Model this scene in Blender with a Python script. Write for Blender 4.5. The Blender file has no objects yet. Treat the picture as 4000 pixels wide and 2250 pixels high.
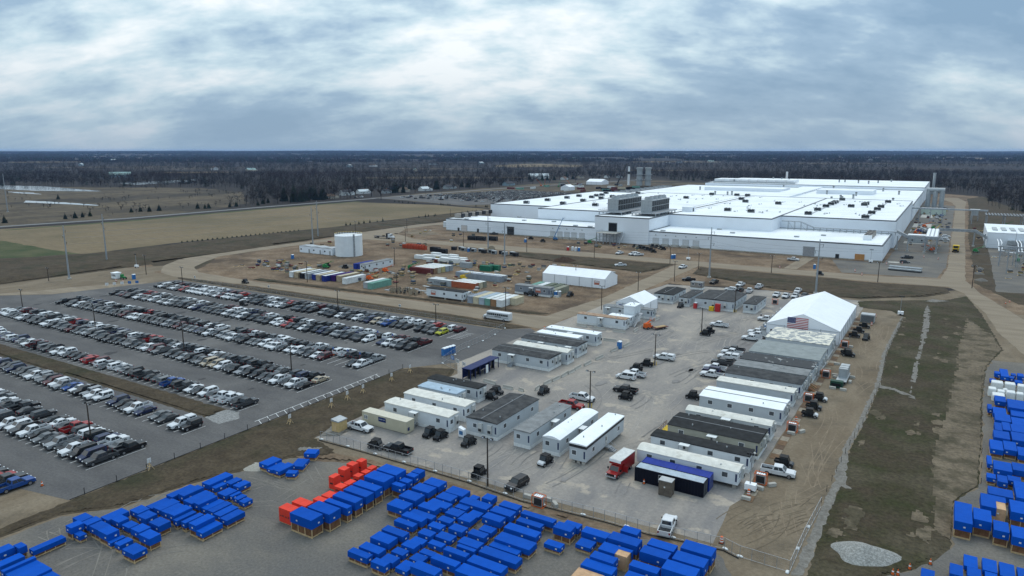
import bpy, math, random
from mathutils import Vector, Matrix, noise
from mathutils.geometry import delaunay_2d_cdt
random.seed(11)
R = math.radians
SC = bpy.context.scene
COL = SC.collection

# ------------------------------------------------------------------ camera
EYE = 57.0                                   # drone height in metres
PITCH = math.atan((1125 - 585) / 2760.0)
cam_d = bpy.data.cameras.new('camera')
cam_d.sensor_width = 36.0
cam_d.lens = 36.0 * 2760.0 / 4000.0
cam_d.clip_start = 1.0
cam_d.clip_end = 80000.0
cam = bpy.data.objects.new('camera', cam_d)
COL.objects.link(cam)
cam.location = (0, 0, EYE)
cam.rotation_euler = (R(90) - PITCH, 0, 0)
SC.camera = cam

# ------------------------------------------------------------------ sky: overcast, broken stratocumulus over a Nishita sky
SUN_EL, SUN_AZ = 54.0, 15.0                  # azimuth clockwise from +Y
W = bpy.data.worlds.new('World'); SC.world = W; W.use_nodes = True
def build_world():
    nt = W.node_tree; nt.nodes.clear()
    N = lambda t: nt.nodes.new(t)
    L = nt.links.new
    def math_(op, a, b=None, clamp=False):
        n = N('ShaderNodeMath'); n.operation = op; n.use_clamp = clamp
        for i, x in enumerate((a, b)):
            if x is None: continue
            if isinstance(x, (int, float)): n.inputs[i].default_value = x
            else: L(x, n.inputs[i])
        return n.outputs[0]
    out = N('ShaderNodeOutputWorld')
    sky = N('ShaderNodeTexSky'); sky.sky_type = 'NISHITA'; sky.sun_disc = False
    sky.sun_elevation = R(SUN_EL); sky.sun_rotation = R(SUN_AZ); sky.air_density = 1.0; sky.dust_density = 2.0
    bg1 = N('ShaderNodeBackground'); bg1.inputs['Strength'].default_value = 0.10
    L(sky.outputs[0], bg1.inputs['Color'])
    tc = N('ShaderNodeTexCoord'); sp = N('ShaderNodeSeparateXYZ'); L(tc.outputs['Generated'], sp.inputs[0])
    z = math_('MAXIMUM', sp.outputs['Z'], 0.0)
    zz = math_('ADD', z, 0.42)
    px = math_('DIVIDE', sp.outputs['X'], zz); py = math_('DIVIDE', sp.outputs['Y'], zz)
    cb = N('ShaderNodeCombineXYZ'); L(px, cb.inputs[0]); L(py, cb.inputs[1]); cb.inputs[2].default_value = 3.7
    def nz(scale, detail, rough, dist, off, sx=1.0, sy=1.0):
        mp = N('ShaderNodeMapping'); mp.inputs['Location'].default_value = off; mp.inputs['Scale'].default_value = (sx, sy, 1)
        L(cb.outputs[0], mp.inputs[0])
        n = N('ShaderNodeTexNoise'); n.inputs['Scale'].default_value = scale; n.inputs['Detail'].default_value = detail
        n.inputs['Roughness'].default_value = rough; n.inputs['Distortion'].default_value = dist
        L(mp.outputs[0], n.inputs['Vector']); return n.outputs['Fac']
    big = nz(1.75, 6.0, 0.54, 0.12, (2.3, 0.7, 0.0), 1.0, 1.55)
    mid = nz(6.0, 7.0, 0.58, 0.15, (7.1, 3.3, 0.0), 1.0, 1.7)
    s = math_('ADD', math_('MULTIPLY', big, 0.72), math_('MULTIPLY', mid, 0.28))
    ramp = N('ShaderNodeValToRGB'); L(s, ramp.inputs[0])
    e = ramp.color_ramp.elements
    e[0].position = 0.36; e[0].color = (0.25, 0.40, 0.57, 1)
    e[1].position = 0.60; e[1].color = (0.98, 1.04, 1.07, 1)
    m = ramp.color_ramp.elements.new(0.445); m.color = (0.36, 0.52, 0.685, 1)
    m = ramp.color_ramp.elements.new(0.52); m.color = (0.62, 0.79, 0.885, 1)
    # paler, more even light towards the horizon, brighter overhead as under any overcast
    hz = math_('SUBTRACT', 1.0, math_('MULTIPLY', z, 7.0), True)
    hz = math_('MULTIPLY', math_('POWER', hz, 1.6), 0.80)
    mix = N('ShaderNodeMixRGB'); L(hz, mix.inputs[0]); L(ramp.outputs[0], mix.inputs[1]); mix.inputs[2].default_value = (0.31, 0.45, 0.61, 1)
    bg2 = N('ShaderNodeBackground'); L(mix.outputs[0], bg2.inputs['Color'])
    L(math_('ADD', 0.92, math_('MULTIPLY', math_('POWER', z, 1.3), 0.95)), bg2.inputs['Strength'])
    ms = N('ShaderNodeMixShader'); ms.inputs[0].default_value = 0.93
    L(bg1.outputs[0], ms.inputs[1]); L(bg2.outputs[0], ms.inputs[2]); L(ms.outputs[0], out.inputs['Surface'])
build_world()
sun_d = bpy.data.lights.new('sun', 'SUN'); sun_d.energy = 1.35; sun_d.angle = R(45); sun_d.color = (1.0, 0.93, 0.84)
sun = bpy.data.objects.new('sun', sun_d); COL.objects.link(sun)
_d = Vector((math.sin(R(SUN_AZ)) * math.cos(R(SUN_EL)), math.cos(R(SUN_AZ)) * math.cos(R(SUN_EL)), math.sin(R(SUN_EL))))
sun.rotation_euler = _d.to_track_quat('Z', 'Y').to_euler()
sun.location = (0, 0, 300)
SC.view_settings.view_transform = 'Standard'; SC.view_settings.look = 'None'
SC.view_settings.exposure = 0.0; SC.view_settings.gamma = 1.0; SC.view_settings.use_curve_mapping = False

# ------------------------------------------------------------------ site frame: u runs along the rows and fronts, v runs away along the factory
AN = R(-31.65)
CA, SA = math.cos(AN), math.sin(AN)
def W2(u, v, z=0.0): return Vector((u * CA - v * SA, u * SA + v * CA, z))

# ------------------------------------------------------------------ materials
MATS = {}
def mat(name, c, rough=0.7, metal=0.0, vary=0.12, scale=1.5, c2=None, bump=0.0, bscale=20.0, spec=0.12, detail=4.0, rand=0.0, stretch=None, ribs=None, lo=0.35, hi=0.65, c3=None, s3=0.05, lo3=0.45, hi3=0.6, grit=0.0, gscale=3.0):
    if name in MATS: return MATS[name]
    m = bpy.data.materials.new(name); m.use_nodes = True; MATS[name] = m
    nt = m.node_tree; N = lambda t: nt.nodes.new(t); L = nt.links.new
    b = nt.nodes['Principled BSDF']
    b.inputs['Roughness'].default_value = rough; b.inputs['Metallic'].default_value = metal
    b.inputs['Specular IOR Level'].default_value = spec
    tc = N('ShaderNodeTexCoord'); vec = tc.outputs['Object']
    if stretch:
        mp = N('ShaderNodeMapping'); mp.inputs['Scale'].default_value = stretch; L(vec, mp.inputs[0]); sv = mp.outputs[0]
    else: sv = vec
    n = N('ShaderNodeTexNoise'); n.inputs['Scale'].default_value = scale; n.inputs['Detail'].default_value = detail; n.inputs['Roughness'].default_value = 0.62
    L(sv, n.inputs['Vector'])
    mr = N('ShaderNodeMapRange'); mr.inputs[1].default_value = lo; mr.inputs[2].default_value = hi; L(n.outputs['Fac'], mr.inputs[0])
    mx = N('ShaderNodeMixRGB'); L(mr.outputs[0], mx.inputs[0])
    if c2 is None:
        a = tuple(x * (1 - vary) for x in c); d = tuple(min(1, x * (1 + vary)) for x in c)
    else: a, d = c, c2
    mx.inputs[1].default_value = (*a, 1); mx.inputs[2].default_value = (*d, 1)
    col = mx.outputs[0]
    if c3 is not None:
        n3 = N('ShaderNodeTexNoise'); n3.inputs['Scale'].default_value = s3; n3.inputs['Detail'].default_value = 6; n3.inputs['Roughness'].default_value = 0.6
        L(vec, n3.inputs['Vector'])
        r3 = N('ShaderNodeMapRange'); r3.inputs[1].default_value = lo3; r3.inputs[2].default_value = hi3; L(n3.outputs['Fac'], r3.inputs[0])
        m3 = N('ShaderNodeMixRGB'); L(r3.outputs[0], m3.inputs[0]); L(col, m3.inputs[1]); m3.inputs[2].default_value = (*c3, 1); col = m3.outputs[0]
    if grit:
        ng = N('ShaderNodeTexNoise'); ng.inputs['Scale'].default_value = gscale; ng.inputs['Detail'].default_value = 6; ng.inputs['Roughness'].default_value = 0.75; L(vec, ng.inputs['Vector'])
        rg = N('ShaderNodeMapRange'); rg.inputs[1].default_value = 0.32; rg.inputs[2].default_value = 0.68; rg.inputs[3].default_value = 1 - grit; rg.inputs[4].default_value = 1 + grit; L(ng.outputs['Fac'], rg.inputs[0])
        hg = N('ShaderNodeHueSaturation'); L(rg.outputs[0], hg.inputs['Value']); L(col, hg.inputs['Color']); col = hg.outputs[0]
    if rand:
        oi = N('ShaderNodeObjectInfo'); hs = N('ShaderNodeHueSaturation')
        r = N('ShaderNodeMapRange'); r.inputs[3].default_value = 1 - rand; r.inputs[4].default_value = 1 + rand; L(oi.outputs['Random'], r.inputs[0])
        L(r.outputs[0], hs.inputs['Value']); L(col, hs.inputs['Color']); col = hs.outputs[0]
    L(col, b.inputs['Base Color'])
    h = None
    if bump:
        nb = N('ShaderNodeTexNoise'); nb.inputs['Scale'].default_value = bscale; nb.inputs['Detail'].default_value = 3; L(vec, nb.inputs['Vector']); h = nb.outputs['Fac']
        bp = N('ShaderNodeBump'); bp.inputs['Strength'].default_value = 1.0; bp.inputs['Distance'].default_value = bump; L(h, bp.inputs['Height']); L(bp.outputs[0], b.inputs['Normal'])
    if ribs:
        wv = N('ShaderNodeTexWave'); wv.wave_type = 'BANDS'; wv.bands_direction = ribs[0]; wv.inputs['Scale'].default_value = ribs[1]; L(vec, wv.inputs['Vector'])
        bp = N('ShaderNodeBump'); bp.inputs['Strength'].default_value = 0.6; bp.inputs['Distance'].default_value = ribs[2]; L(wv.outputs['Fac'], bp.inputs['Height']); L(bp.outputs[0], b.inputs['Normal'])
    return m

# ------------------------------------------------------------------ mesh builder
KIDS = {}
class MB:
    def __init__(s): s.v = []; s.f = []; s.m = []; s.mats = []; s.M = None
    def mi(s, m):
        if m not in s.mats: s.mats.append(m)
        return s.mats.index(m)
    def add(s, vs, fs, m):
        k = len(s.v); i = s.mi(m)
        if s.M is not None: vs = [tuple(s.M @ Vector(p)) for p in vs]
        s.v += vs; s.f += [tuple(a + k for a in f) for f in fs]; s.m += [i] * len(fs); return s
    def box(s, x0, x1, y0, y1, z0, z1, m):
        return s.add([(x0, y0, z0), (x1, y0, z0), (x1, y1, z0), (x0, y1, z0), (x0, y0, z1), (x1, y0, z1), (x1, y1, z1), (x0, y1, z1)],
                     [(3, 2, 1, 0), (4, 5, 6, 7), (0, 1, 5, 4), (1, 2, 6, 5), (2, 3, 7, 6), (3, 0, 4, 7)], m)
    def cyl(s, x, y, z0, z1, r0, m, r1=None, n=10, axis='z', cap=True):
        r1 = r0 if r1 is None else r1; vs = []
        for zz, r in ((z0, r0), (z1, r1)):
            for i in range(n):
                a = 2 * math.pi * i / n; p, q = r * math.cos(a), r * math.sin(a)
                vs.append((x + p, y + q, zz) if axis == 'z' else ((zz, x + p, y + q) if axis == 'x' else (x + q, zz, y + p)))
        fs = [(i, (i + 1) % n, n + (i + 1) % n, n + i) for i in range(n)]
        if cap: fs += [tuple(reversed(range(n))), tuple(range(n, 2 * n))]
        return s.add(vs, fs, m)
    def bar(s, a, b, t, m, t2=None, n=4):
        a, b = Vector(a), Vector(b); d = (b - a).normalized()
        up = Vector((0, 0, 1)) if abs(d.z) < 0.95 else Vector((1, 0, 0))
        e1 = d.cross(up).normalized(); e2 = d.cross(e1).normalized(); vs = []
        for p, tt in ((a, t), (b, t2 or t)):
            for i in range(n):
                an = 2 * math.pi * (i + 0.5) / n
                q = p + (e1 * math.cos(an) + e2 * math.sin(an)) * tt * (0.7071 if n == 4 else 0.5)
                vs.append(tuple(q))
        fs = [(i, (i + 1) % n, n + (i + 1) % n, n + i) for i in range(n)] + [tuple(reversed(range(n))), tuple(range(n, 2 * n))]
        return s.add(vs, fs, m)
    def prism(s, prof, y0, y1, m, axis='y', inset=None):
        """profile in (x,z), swept along y; inset=(width, shrink) rounds the two side edges"""
        n = len(prof); sl = [(y0, 0.0), (y1, 0.0)]
        if inset:
            w, k = inset; cx = sum(p[0] for p in prof) / n; cz = sum(p[1] for p in prof) / n
            sl = [(y0, k), (y0 + w, 0.0), (y1 - w, 0.0), (y1, k)]
        vs = []
        for y, k in sl:
            for p in prof:
                x, zz = p
                if k: x = x - math.copysign(min(k, abs(x - cx)), x - cx); zz = zz - (k if zz > cz else 0)
                vs.append((x, y, zz) if axis == 'y' else (y, x, zz))
        fs = []
        for j in range(len(sl) - 1):
            for i in range(n):
                a, b = j * n + i, j * n + (i + 1) % n
                fs.append((a, b, b + n, a + n))
        fs += [tuple(range(n)), tuple(reversed(range((len(sl) - 1) * n, len(sl) * n)))]
        if axis == 'x': fs = [tuple(reversed(f)) for f in fs]
        return s.add(vs, fs, m)
    def quad(s, a, b, c, d, m): return s.add([tuple(a), tuple(b), tuple(c), tuple(d)], [(0, 1, 2, 3)], m)
    def mesh(s, name):
        me = bpy.data.meshes.new(name); me.from_pydata(s.v, [], s.f)
        for m in s.mats: me.materials.append(m)
        me.polygons.foreach_set('material_index', s.m); me.update(); return me
    def build(s, name, parent=None, smooth=False):
        me = s.mesh(name)
        if smooth: me.polygons.foreach_set('use_smooth', [True] * len(me.polygons))
        o = bpy.data.objects.new(name, me); COL.objects.link(o)
        if parent is not None: o.parent = parent; KIDS.setdefault(parent.name, []).append(o)
        return o
def tag(o, label, cat=None, group=None, kind=None):
    o['label'] = label
    if cat: o['category'] = cat
    if group: o['group'] = group
    if kind: o['kind'] = kind
    return o
def place(o, u, v, rot=0.0, z=0.0):
    o.location = W2(u, v, z); o.rotation_euler = (0, 0, AN + R(rot)); return o
def thing(name, label, cat, u, v, rot=0.0, group=None, z=0.0):
    o = bpy.data.objects.new(name, None); COL.objects.link(o); o.empty_display_size = 0.3
    place(o, u, v, rot, z); return tag(o, label, cat, group)
def clone(root, u, v, rot=0.0, label=None, group=None, z=0.0, scale=None, paint=None):
    def cp(o, par):
        c = o.copy(); COL.objects.link(c)
        if par is not None: c.parent = par; KIDS.setdefault(par.name, []).append(c)
        for ch in KIDS.get(o.name, []): cp(ch, c)
        return c
    c = cp(root, None); place(c, u, v, rot, z)
    if scale: c.scale = scale
    if label: c['label'] = label
    if group: c['group'] = group
    if paint: repaint(c, paint)
    return c
def repaint(root, m):
    for o in [root] + KIDS.get(root.name, []):
        if o.type == 'MESH' and o.get('painted'):
            o.material_slots[0].link = 'OBJECT'; o.material_slots[0].material = m
def struct(o, label): o['kind'] = 'structure'; o['label'] = label; return o

# ground sheets: outline in site metres, edges broken up, laid z above the ground
def ragged(pts, step, amp, seed):
    res = []; n = len(pts)
    for i in range(n):
        a, b = Vector((*pts[i], 0)), Vector((*pts[(i + 1) % n], 0)); L_ = (b - a).length; k = max(1, int(L_ / step))
        nn = Vector((-(b - a).y, (b - a).x, 0)).normalized() if L_ > 0 else Vector((0, 0, 0))
        for j in range(k):
            p = a.lerp(b, j / k); w = amp * (noise.noise(Vector((p.x * 0.35 / max(amp, .3), p.y * 0.35 / max(amp, .3), seed))) + 0.6 * noise.noise(Vector((p.x * 1.1, p.y * 1.1, seed + 9))))
            res.append(p + nn * w)
    return res
def sheet(name, pts, z, m, label, step=3.0, amp=0.0):
    P = ragged(pts, step, amp, len(name) * 1.7) if amp else [Vector((*p, 0)) for p in pts]
    r = delaunay_2d_cdt([Vector((p.x, p.y)) for p in P], [], [list(range(len(P)))], 1, 1e-4)
    V2 = [(p.x, p.y, 0.0) for p in r[0]]; F2 = []
    for f in r[2]:
        a, b, c = [V2[k] for k in f[:3]]
        F2.append(tuple(f) if (b[0] - a[0]) * (c[1] - a[1]) - (b[1] - a[1]) * (c[0] - a[0]) > 0 else tuple(reversed(f)))
    me = bpy.data.meshes.new(name); me.from_pydata(V2, [], F2); me.materials.append(m); me.update()
    o = bpy.data.objects.new(name, me); COL.objects.link(o); place(o, 0, 0, 0, z); return struct(o, label)
def inside(x, y, poly):
    c = False; n = len(poly); j = n - 1
    for i in range(n):
        xi, yi = poly[i]; xj, yj = poly[j]
        if (yi > y) != (yj > y) and x < (xj - xi) * (y - yi) / (yj - yi) + xi: c = not c
        j = i
    return c
def edge_d(x, y, poly):
    best = 1e9; n = len(poly)
    for i in range(n):
        ax, ay = poly[i]; bx, by = poly[(i + 1) % n]; dx, dy = bx - ax, by - ay
        t = max(0, min(1, ((x - ax) * dx + (y - ay) * dy) / (dx * dx + dy * dy + 1e-9)))
        best = min(best, math.hypot(x - ax - t * dx, y - ay - t * dy))
    return best
def terrain(name, poly, z, m, label, res=1.5, amp=0.3, freq=0.15, rise=3.0, hump=0.0, host=None):
    """bumpy ground: a grid clipped to the outline, level with its surroundings at the edge"""
    us = [p[0] for p in poly]; vs = [p[1] for p in poly]; u0, v0 = min(us), min(vs)
    nu = int((max(us) - u0) / res) + 2; nv = int((max(vs) - v0) / res) + 2
    idx = {}; V = []; F = []; U = {}
    for i in range(nu):
        for j in range(nv):
            x, y = u0 + i * res, v0 + j * res
            jx = x + 0.9 * noise.noise(Vector((x * .4, y * .4, 5))); jy = y + 0.9 * noise.noise(Vector((x * .4, y * .4, 15)))
            if not inside(jx, jy, poly) or (host is None and edge_d(x, y, poly) < .5): continue
            e = min(1.0, edge_d(x, y, host or poly) / rise); e = e * e * (3 - 2 * e)
            h = e * (hump + amp * (0.6 + noise.noise(Vector((x * freq, y * freq, 2))) + 0.5 * noise.noise(Vector((x * freq * 3, y * freq * 3, 8)))))
            U[(i, j)] = len(V); V.append((x, y, max(0.0, h)))
    for (i, j), k in U.items():
        if (i + 1, j) in U and (i + 1, j + 1) in U and (i, j + 1) in U:
            F.append((k, U[(i + 1, j)], U[(i + 1, j + 1)], U[(i, j + 1)]))
    if True:                                           # level skirt whose ragged outline is the visible edge
        P = ragged(poly, 0.9, 0.45, len(name)); r = delaunay_2d_cdt([Vector((p.x, p.y)) for p in P], [], [list(range(len(P)))], 1, 1e-4); k0 = len(V); V += [(p.x, p.y, -0.003 if host is None else 0.05) for p in r[0]]
        for f in r[2]:
            a, b, c = [V[k0 + q] for q in f[:3]]; g = [k0 + q for q in f]
            F.append(tuple(g) if (b[0] - a[0]) * (c[1] - a[1]) - (b[1] - a[1]) * (c[0] - a[0]) > 0 else tuple(reversed(g)))
    me = bpy.data.meshes.new(name); me.from_pydata(V, [], F); me.materials.append(m); me.polygons.foreach_set('use_smooth', [True] * len(F)); me.update()
    o = bpy.data.objects.new(name, me); COL.objects.link(o); place(o, 0, 0, 0, z); return struct(o, label)

CR_TALL=[(-80.5, 66.18, 4.75, 2.45, 3.0), (-79.62, 68.9, 4.8, 2.46, 3.0), (-79.48, 72.24, 5.01, 1.18, 2.6), (-79.55, 74.04, 5.08, 1.82, 2.6), (-79.59, 76.47, 5.09, 1.94, 2.6), (-79.65, 78.71, 5.08, 1.9, 2.6), (-79.54, 81.23, 4.56, 2.72, 3.0), (-79.6, 84.37, 4.57, 2.72, 3.0), (-74.6, 82.52, 2.32, 1.21, 2.4), (-74.54, 84.39, 2.01, 1.47, 2.2), (-74.7, 86.38, 1.93, 1.43, 2.2), (-74.85, 87.96, 1.93, 1.68, 2.2)]
CR_RED=[(-84.01, 67.09, 2.8, 1.73, 2.5), (-84.15, 69.76, 3.16, 1.83, 2.2), (-82.84, 72.93, 2.14, 1.32, 1.6), (-82.82, 74.73, 1.94, 1.92, 1.5), (-85.52, 79.0, 1.19, 1.67, 2.3), (-86.24, 81.91, 1.59, 1.47, 2.4), (-86.36, 84.08, 1.61, 1.5, 2.4), (-85.97, 86.11, 1.33, 1.44, 2.3), (-83.67, 78.38, 1.81, 1.57, 1.3), (-83.15, 80.06, 1.41, 1.79, 1.3), (-83.46, 82.67, 1.41, 1.35, 1.5), (-83.78, 84.9, 1.38, 1.35, 1.2), (-83.94, 86.55, 1.25, 1.53, 1.2)]
CR_MID=[(-71.18, 77.48, 3.56, 2.4, 2.0), (-71.3, 80.48, 3.6, 2.51, 2.0), (-71.22, 83.63, 3.6, 2.35, 2.0), (-70.96, 86.38, 3.39, 2.41, 2.0), (-67.13, 76.22, 4.08, 1.51, 1.7), (-67.02, 77.98, 4.46, 1.41, 1.5), (-67.25, 74.63, 3.78, 1.31, 1.5), (-66.96, 71.52, 4.27, 1.59, 1.7), (-66.88, 69.0, 3.64, 2.14, 1.7), (-67.24, 64.81, 3.78, 1.3, 1.7), (-66.89, 66.65, 3.88, 1.69, 1.5), (-62.52, 64.41, 2.58, 1.29, 1.7), (-62.13, 65.93, 2.3, 1.72, 1.5), (-66.95, 79.97, 3.46, 1.74, 1.6), (-66.72, 81.87, 4.0, 1.94, 1.4), (-66.57, 84.11, 3.1, 2.2, 1.5), (-66.35, 86.31, 3.66, 2.42, 1.5), (-62.29, 80.92, 2.67, 2.03, 1.4), (-62.27, 78.87, 2.54, 1.57, 1.3), (-62.34, 76.62, 2.52, 1.56, 1.3), (-62.14, 74.06, 2.46, 1.59, 1.4), (-62.07, 70.21, 2.41, 1.65, 1.5), (-62.06, 72.13, 2.37, 1.46, 1.2), (-62.34, 68.35, 2.27, 1.56, 1.3), (-59.3, 65.7, 2.14, 2.35, 1.2), (-59.32, 68.66, 2.25, 1.84, 1.1), (-59.01, 70.5, 2.38, 1.24, 1.2), (-59.2, 72.7, 2.56, 1.25, 1.3), (-59.6, 74.9, 2.86, 1.83, 1.3), (-59.03, 77.38, 2.65, 1.81, 1.4), (-59.35, 80.24, 2.38, 2.21, 1.5), (-59.46, 82.92, 2.19, 1.74, 1.1), (-62.4, 83.58, 2.31, 1.39, 1.1), (-62.5, 84.97, 5.37, 2.03, 1.5), (-62.0, 87.0, 1.54, 1.34, 1.2), (-59.78, 87.4, 2.02, 1.87, 1.8), (-51.98, 81.79, 5.61, 1.87, 1.6), (-51.48, 78.37, 6.02, 2.36, 1.6), (-51.5, 77.0, 4.9, 1.37, 1.3), (-51.55, 74.47, 6.27, 1.9, 1.6), (-51.59, 71.64, 5.72, 1.91, 1.7), (-51.65, 68.97, 6.13, 2.24, 1.6), (-55.99, 81.92, 3.37, 1.81, 2.0), (-56.16, 84.3, 3.91, 1.92, 1.9), (-56.01, 86.67, 3.47, 1.78, 2.0), (-55.59, 74.99, 3.61, 1.84, 1.6), (-55.79, 71.87, 3.95, 1.19, 1.8), (-55.17, 74.17, 3.16, 0.82, 1.5), (-55.49, 77.39, 2.99, 1.53, 1.7), (-55.08, 79.64, 2.37, 1.78, 1.4), (-56.93, 66.1, 4.22, 1.81, 2.1), (-56.0, 69.28, 4.34, 1.43, 1.8)]
CR_EAST=[(-51.86, 86.49, 5.83, 1.33, 1.8), (-51.59, 84.68, 4.36, 1.41, 1.4), (-45.22, 84.78, 2.98, 2.01, 2.2), (-44.76, 86.96, 2.69, 1.66, 1.8), (-45.03, 81.66, 2.78, 1.55, 1.1), (-41.15, 84.05, 2.51, 2.21, 1.1), (-41.53, 86.7, 4.11, 1.84, 1.6), (-36.83, 85.57, 4.59, 2.17, 2.6), (-36.32, 89.05, 2.7, 1.84, 2.2), (-37.0, 82.79, 4.48, 2.29, 2.4), (-37.16, 80.38, 3.62, 1.79, 2.4), (-37.55, 78.37, 4.67, 2.0, 2.0), (-31.48, 87.08, 3.98, 1.98, 2.6), (-31.62, 84.64, 4.03, 2.02, 2.6), (-27.07, 88.3, 4.46, 2.59, 2.8), (-27.2, 85.17, 4.47, 2.46, 2.8), (-27.6, 82.17, 4.57, 2.54, 2.8), (-31.75, 81.2, 4.04, 1.63, 2.4), (-31.47, 78.92, 3.57, 1.65, 2.2), (-37.71, 75.87, 3.92, 2.47, 1.8)]
CR_WEST=[(-94.92, 48.51, 2.94, 2.13, 1.5), (-97.69, 48.97, 1.51, 2.09, 1.3), (-99.44, 48.94, 0.98, 2.3, 1.1), (-101.95, 49.03, 2.51, 1.9, 1.9), (-104.59, 49.16, 2.59, 1.96, 1.9), (-106.91, 49.22, 1.89, 2.27, 1.7), (-105.72, 47.42, 1.8, 1.14, 1.1), (-107.4, 47.22, 1.69, 1.97, 2.0), (-109.51, 49.25, 2.38, 2.03, 1.8), (-106.39, 51.78, 2.18, 3.45, 1.6), (-104.21, 52.19, 2.19, 1.72, 1.6), (-101.7, 52.33, 2.1, 1.66, 1.4), (-98.64, 51.97, 2.33, 1.96, 1.8), (-95.85, 51.55, 2.8, 1.89, 2.0), (-104.65, 55.35, 2.4, 2.06, 1.6), (-101.94, 54.9, 2.4, 2.05, 1.6), (-98.24, 54.54, 2.71, 2.04, 1.8), (-104.3, 57.79, 1.75, 3.54, 1.3), (-102.51, 57.86, 2.1, 3.51, 1.5), (-100.16, 57.72, 1.98, 3.13, 1.6), (-98.17, 57.59, 1.83, 3.2, 1.9), (-104.4, 61.33, 1.78, 4.5, 1.6), (-102.62, 62.22, 1.83, 3.77, 1.9), (-100.13, 61.52, 2.41, 4.23, 1.7), (-97.72, 61.71, 1.54, 3.49, 2.0), (-96.18, 61.93, 1.59, 3.52, 1.4), (-94.59, 61.94, 1.55, 3.6, 1.3), (-92.94, 61.83, 1.79, 3.46, 1.4), (-90.69, 61.32, 1.84, 3.41, 1.4), (-96.18, 57.17, 1.05, 3.48, 1.5), (-94.51, 57.41, 1.14, 3.32, 1.7), (-92.49, 57.31, 1.89, 3.39, 2.0), (-90.59, 57.17, 1.68, 3.56, 1.5), (-103.17, 67.02, 2.14, 4.78, 1.6), (-100.72, 69.7, 1.67, 2.42, 1.3), (-98.41, 69.51, 1.77, 2.46, 1.4), (-101.03, 67.27, 1.25, 2.32, 1.3), (-98.37, 66.44, 2.28, 2.44, 1.4), (-96.09, 67.06, 0.85, 1.99, 1.2), (-94.84, 66.93, 1.28, 1.85, 1.2), (-93.03, 66.57, 1.47, 1.74, 1.3), (-106.69, 41.83, 1.4, 4.48, 1.2), (-108.43, 40.65, 1.77, 1.16, 1.8), (-109.43, 38.6, 1.92, 2.05, 2.0), (-106.62, 37.49, 1.73, 3.19, 1.4), (-103.4, 36.92, 0.83, 4.16, 1.6), (-102.57, 37.04, 1.54, 4.04, 1.4), (-101.0, 36.65, 2.75, 4.38, 1.4), (-98.25, 37.57, 2.57, 3.42, 1.2)]
CR_FEW=[(-101.67, 77.52, 2.48, 3.3, 1.5), (-99.19, 77.2, 1.61, 3.24, 1.2), (-97.56, 77.15, 1.87, 3.59, 1.4)]
CR_FAR=[(5.37, 117.04, 2.4, 7.22, 2.8), (7.8, 119.08, 2.41, 4.2, 2.8), (8.91, 124.69, 3.44, 4.93, 2.8), (12.72, 124.71, 2.84, 4.66, 2.8), (10.3, 117.55, 2.01, 3.52, 2.4), (12.45, 116.44, 2.1, 3.84, 2.6), (10.19, 132.23, 3.51, 3.24, 1.8), (13.96, 132.62, 2.21, 3.91, 2.0), (13.98, 136.98, 2.09, 3.37, 1.6), (10.25, 139.96, 1.44, 2.17, 1.4), (11.69, 138.17, 1.55, 3.14, 1.8), (13.29, 140.35, 1.99, 2.47, 1.4), (11.35, 143.2, 2.79, 4.37, 2.0), (14.14, 144.5, 2.72, 3.7, 2.0), (10.52, 146.31, 0.83, 4.31, 1.4), (11.19, 153.53, 2.17, 5.31, 1.9), (13.36, 154.28, 2.12, 5.0, 1.9), (15.48, 153.03, 2.08, 4.7, 1.8), (11.92, 159.28, 2.73, 4.43, 2.2), (14.85, 159.47, 2.81, 4.92, 2.2), (12.26, 163.71, 1.35, 4.85, 2.2), (4.98, 103.48, 1.62, 3.02, 1.5), (6.64, 107.08, 1.72, 3.38, 1.2), (8.75, 106.66, 1.78, 3.49, 1.4), (6.96, 104.0, 1.7, 2.61, 1.5), (10.7, 106.48, 1.82, 3.85, 1.4), (12.73, 107.45, 1.61, 2.84, 1.4), (1.7, 101.01, 1.69, 2.46, 1.2), (8.98, 103.9, 1.48, 2.76, 1.4), (13.12, 184.61, 2.17, 4.28, 2.0), (15.29, 180.18, 3.32, 6.38, 2.2), (11.57, 178.46, 0.9, 3.57, 1.8), (12.47, 175.81, 2.48, 4.74, 1.8), (12.6, 170.9, 2.84, 4.91, 2.0), (15.68, 176.21, 2.95, 3.97, 1.8), (15.44, 169.54, 2.93, 4.92, 2.0), (13.61, 165.08, 1.46, 5.01, 2.0), (15.07, 165.1, 2.98, 4.44, 2.0), (13.94, 208.49, 1.25, 2.38, 2.0), (15.19, 206.91, 1.78, 7.32, 1.8), (16.97, 207.28, 1.07, 2.19, 1.6), (17.6, 210.91, 1.1, 2.27, 1.4), (18.7, 208.37, 1.36, 2.89, 2.0), (12.87, 203.8, 1.35, 2.28, 1.2), (18.01, 204.84, 1.64, 2.43, 1.4)]
CR_WRAP=[(13.02, 199.68, 2.44, 2.44, 2.0), (15.72, 199.95, 2.18, 2.27, 2.0), (18.23, 199.67, 1.84, 2.22, 2.0), (12.23, 193.74, 1.6, 2.14, 2.0), (13.98, 193.63, 1.53, 1.99, 1.7), (15.68, 192.82, 1.8, 2.23, 2.0), (17.59, 192.72, 1.42, 1.98, 2.0), (12.88, 190.29, 2.52, 2.83, 1.6), (15.28, 196.76, 0.9, 1.44, 1.4)]
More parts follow.
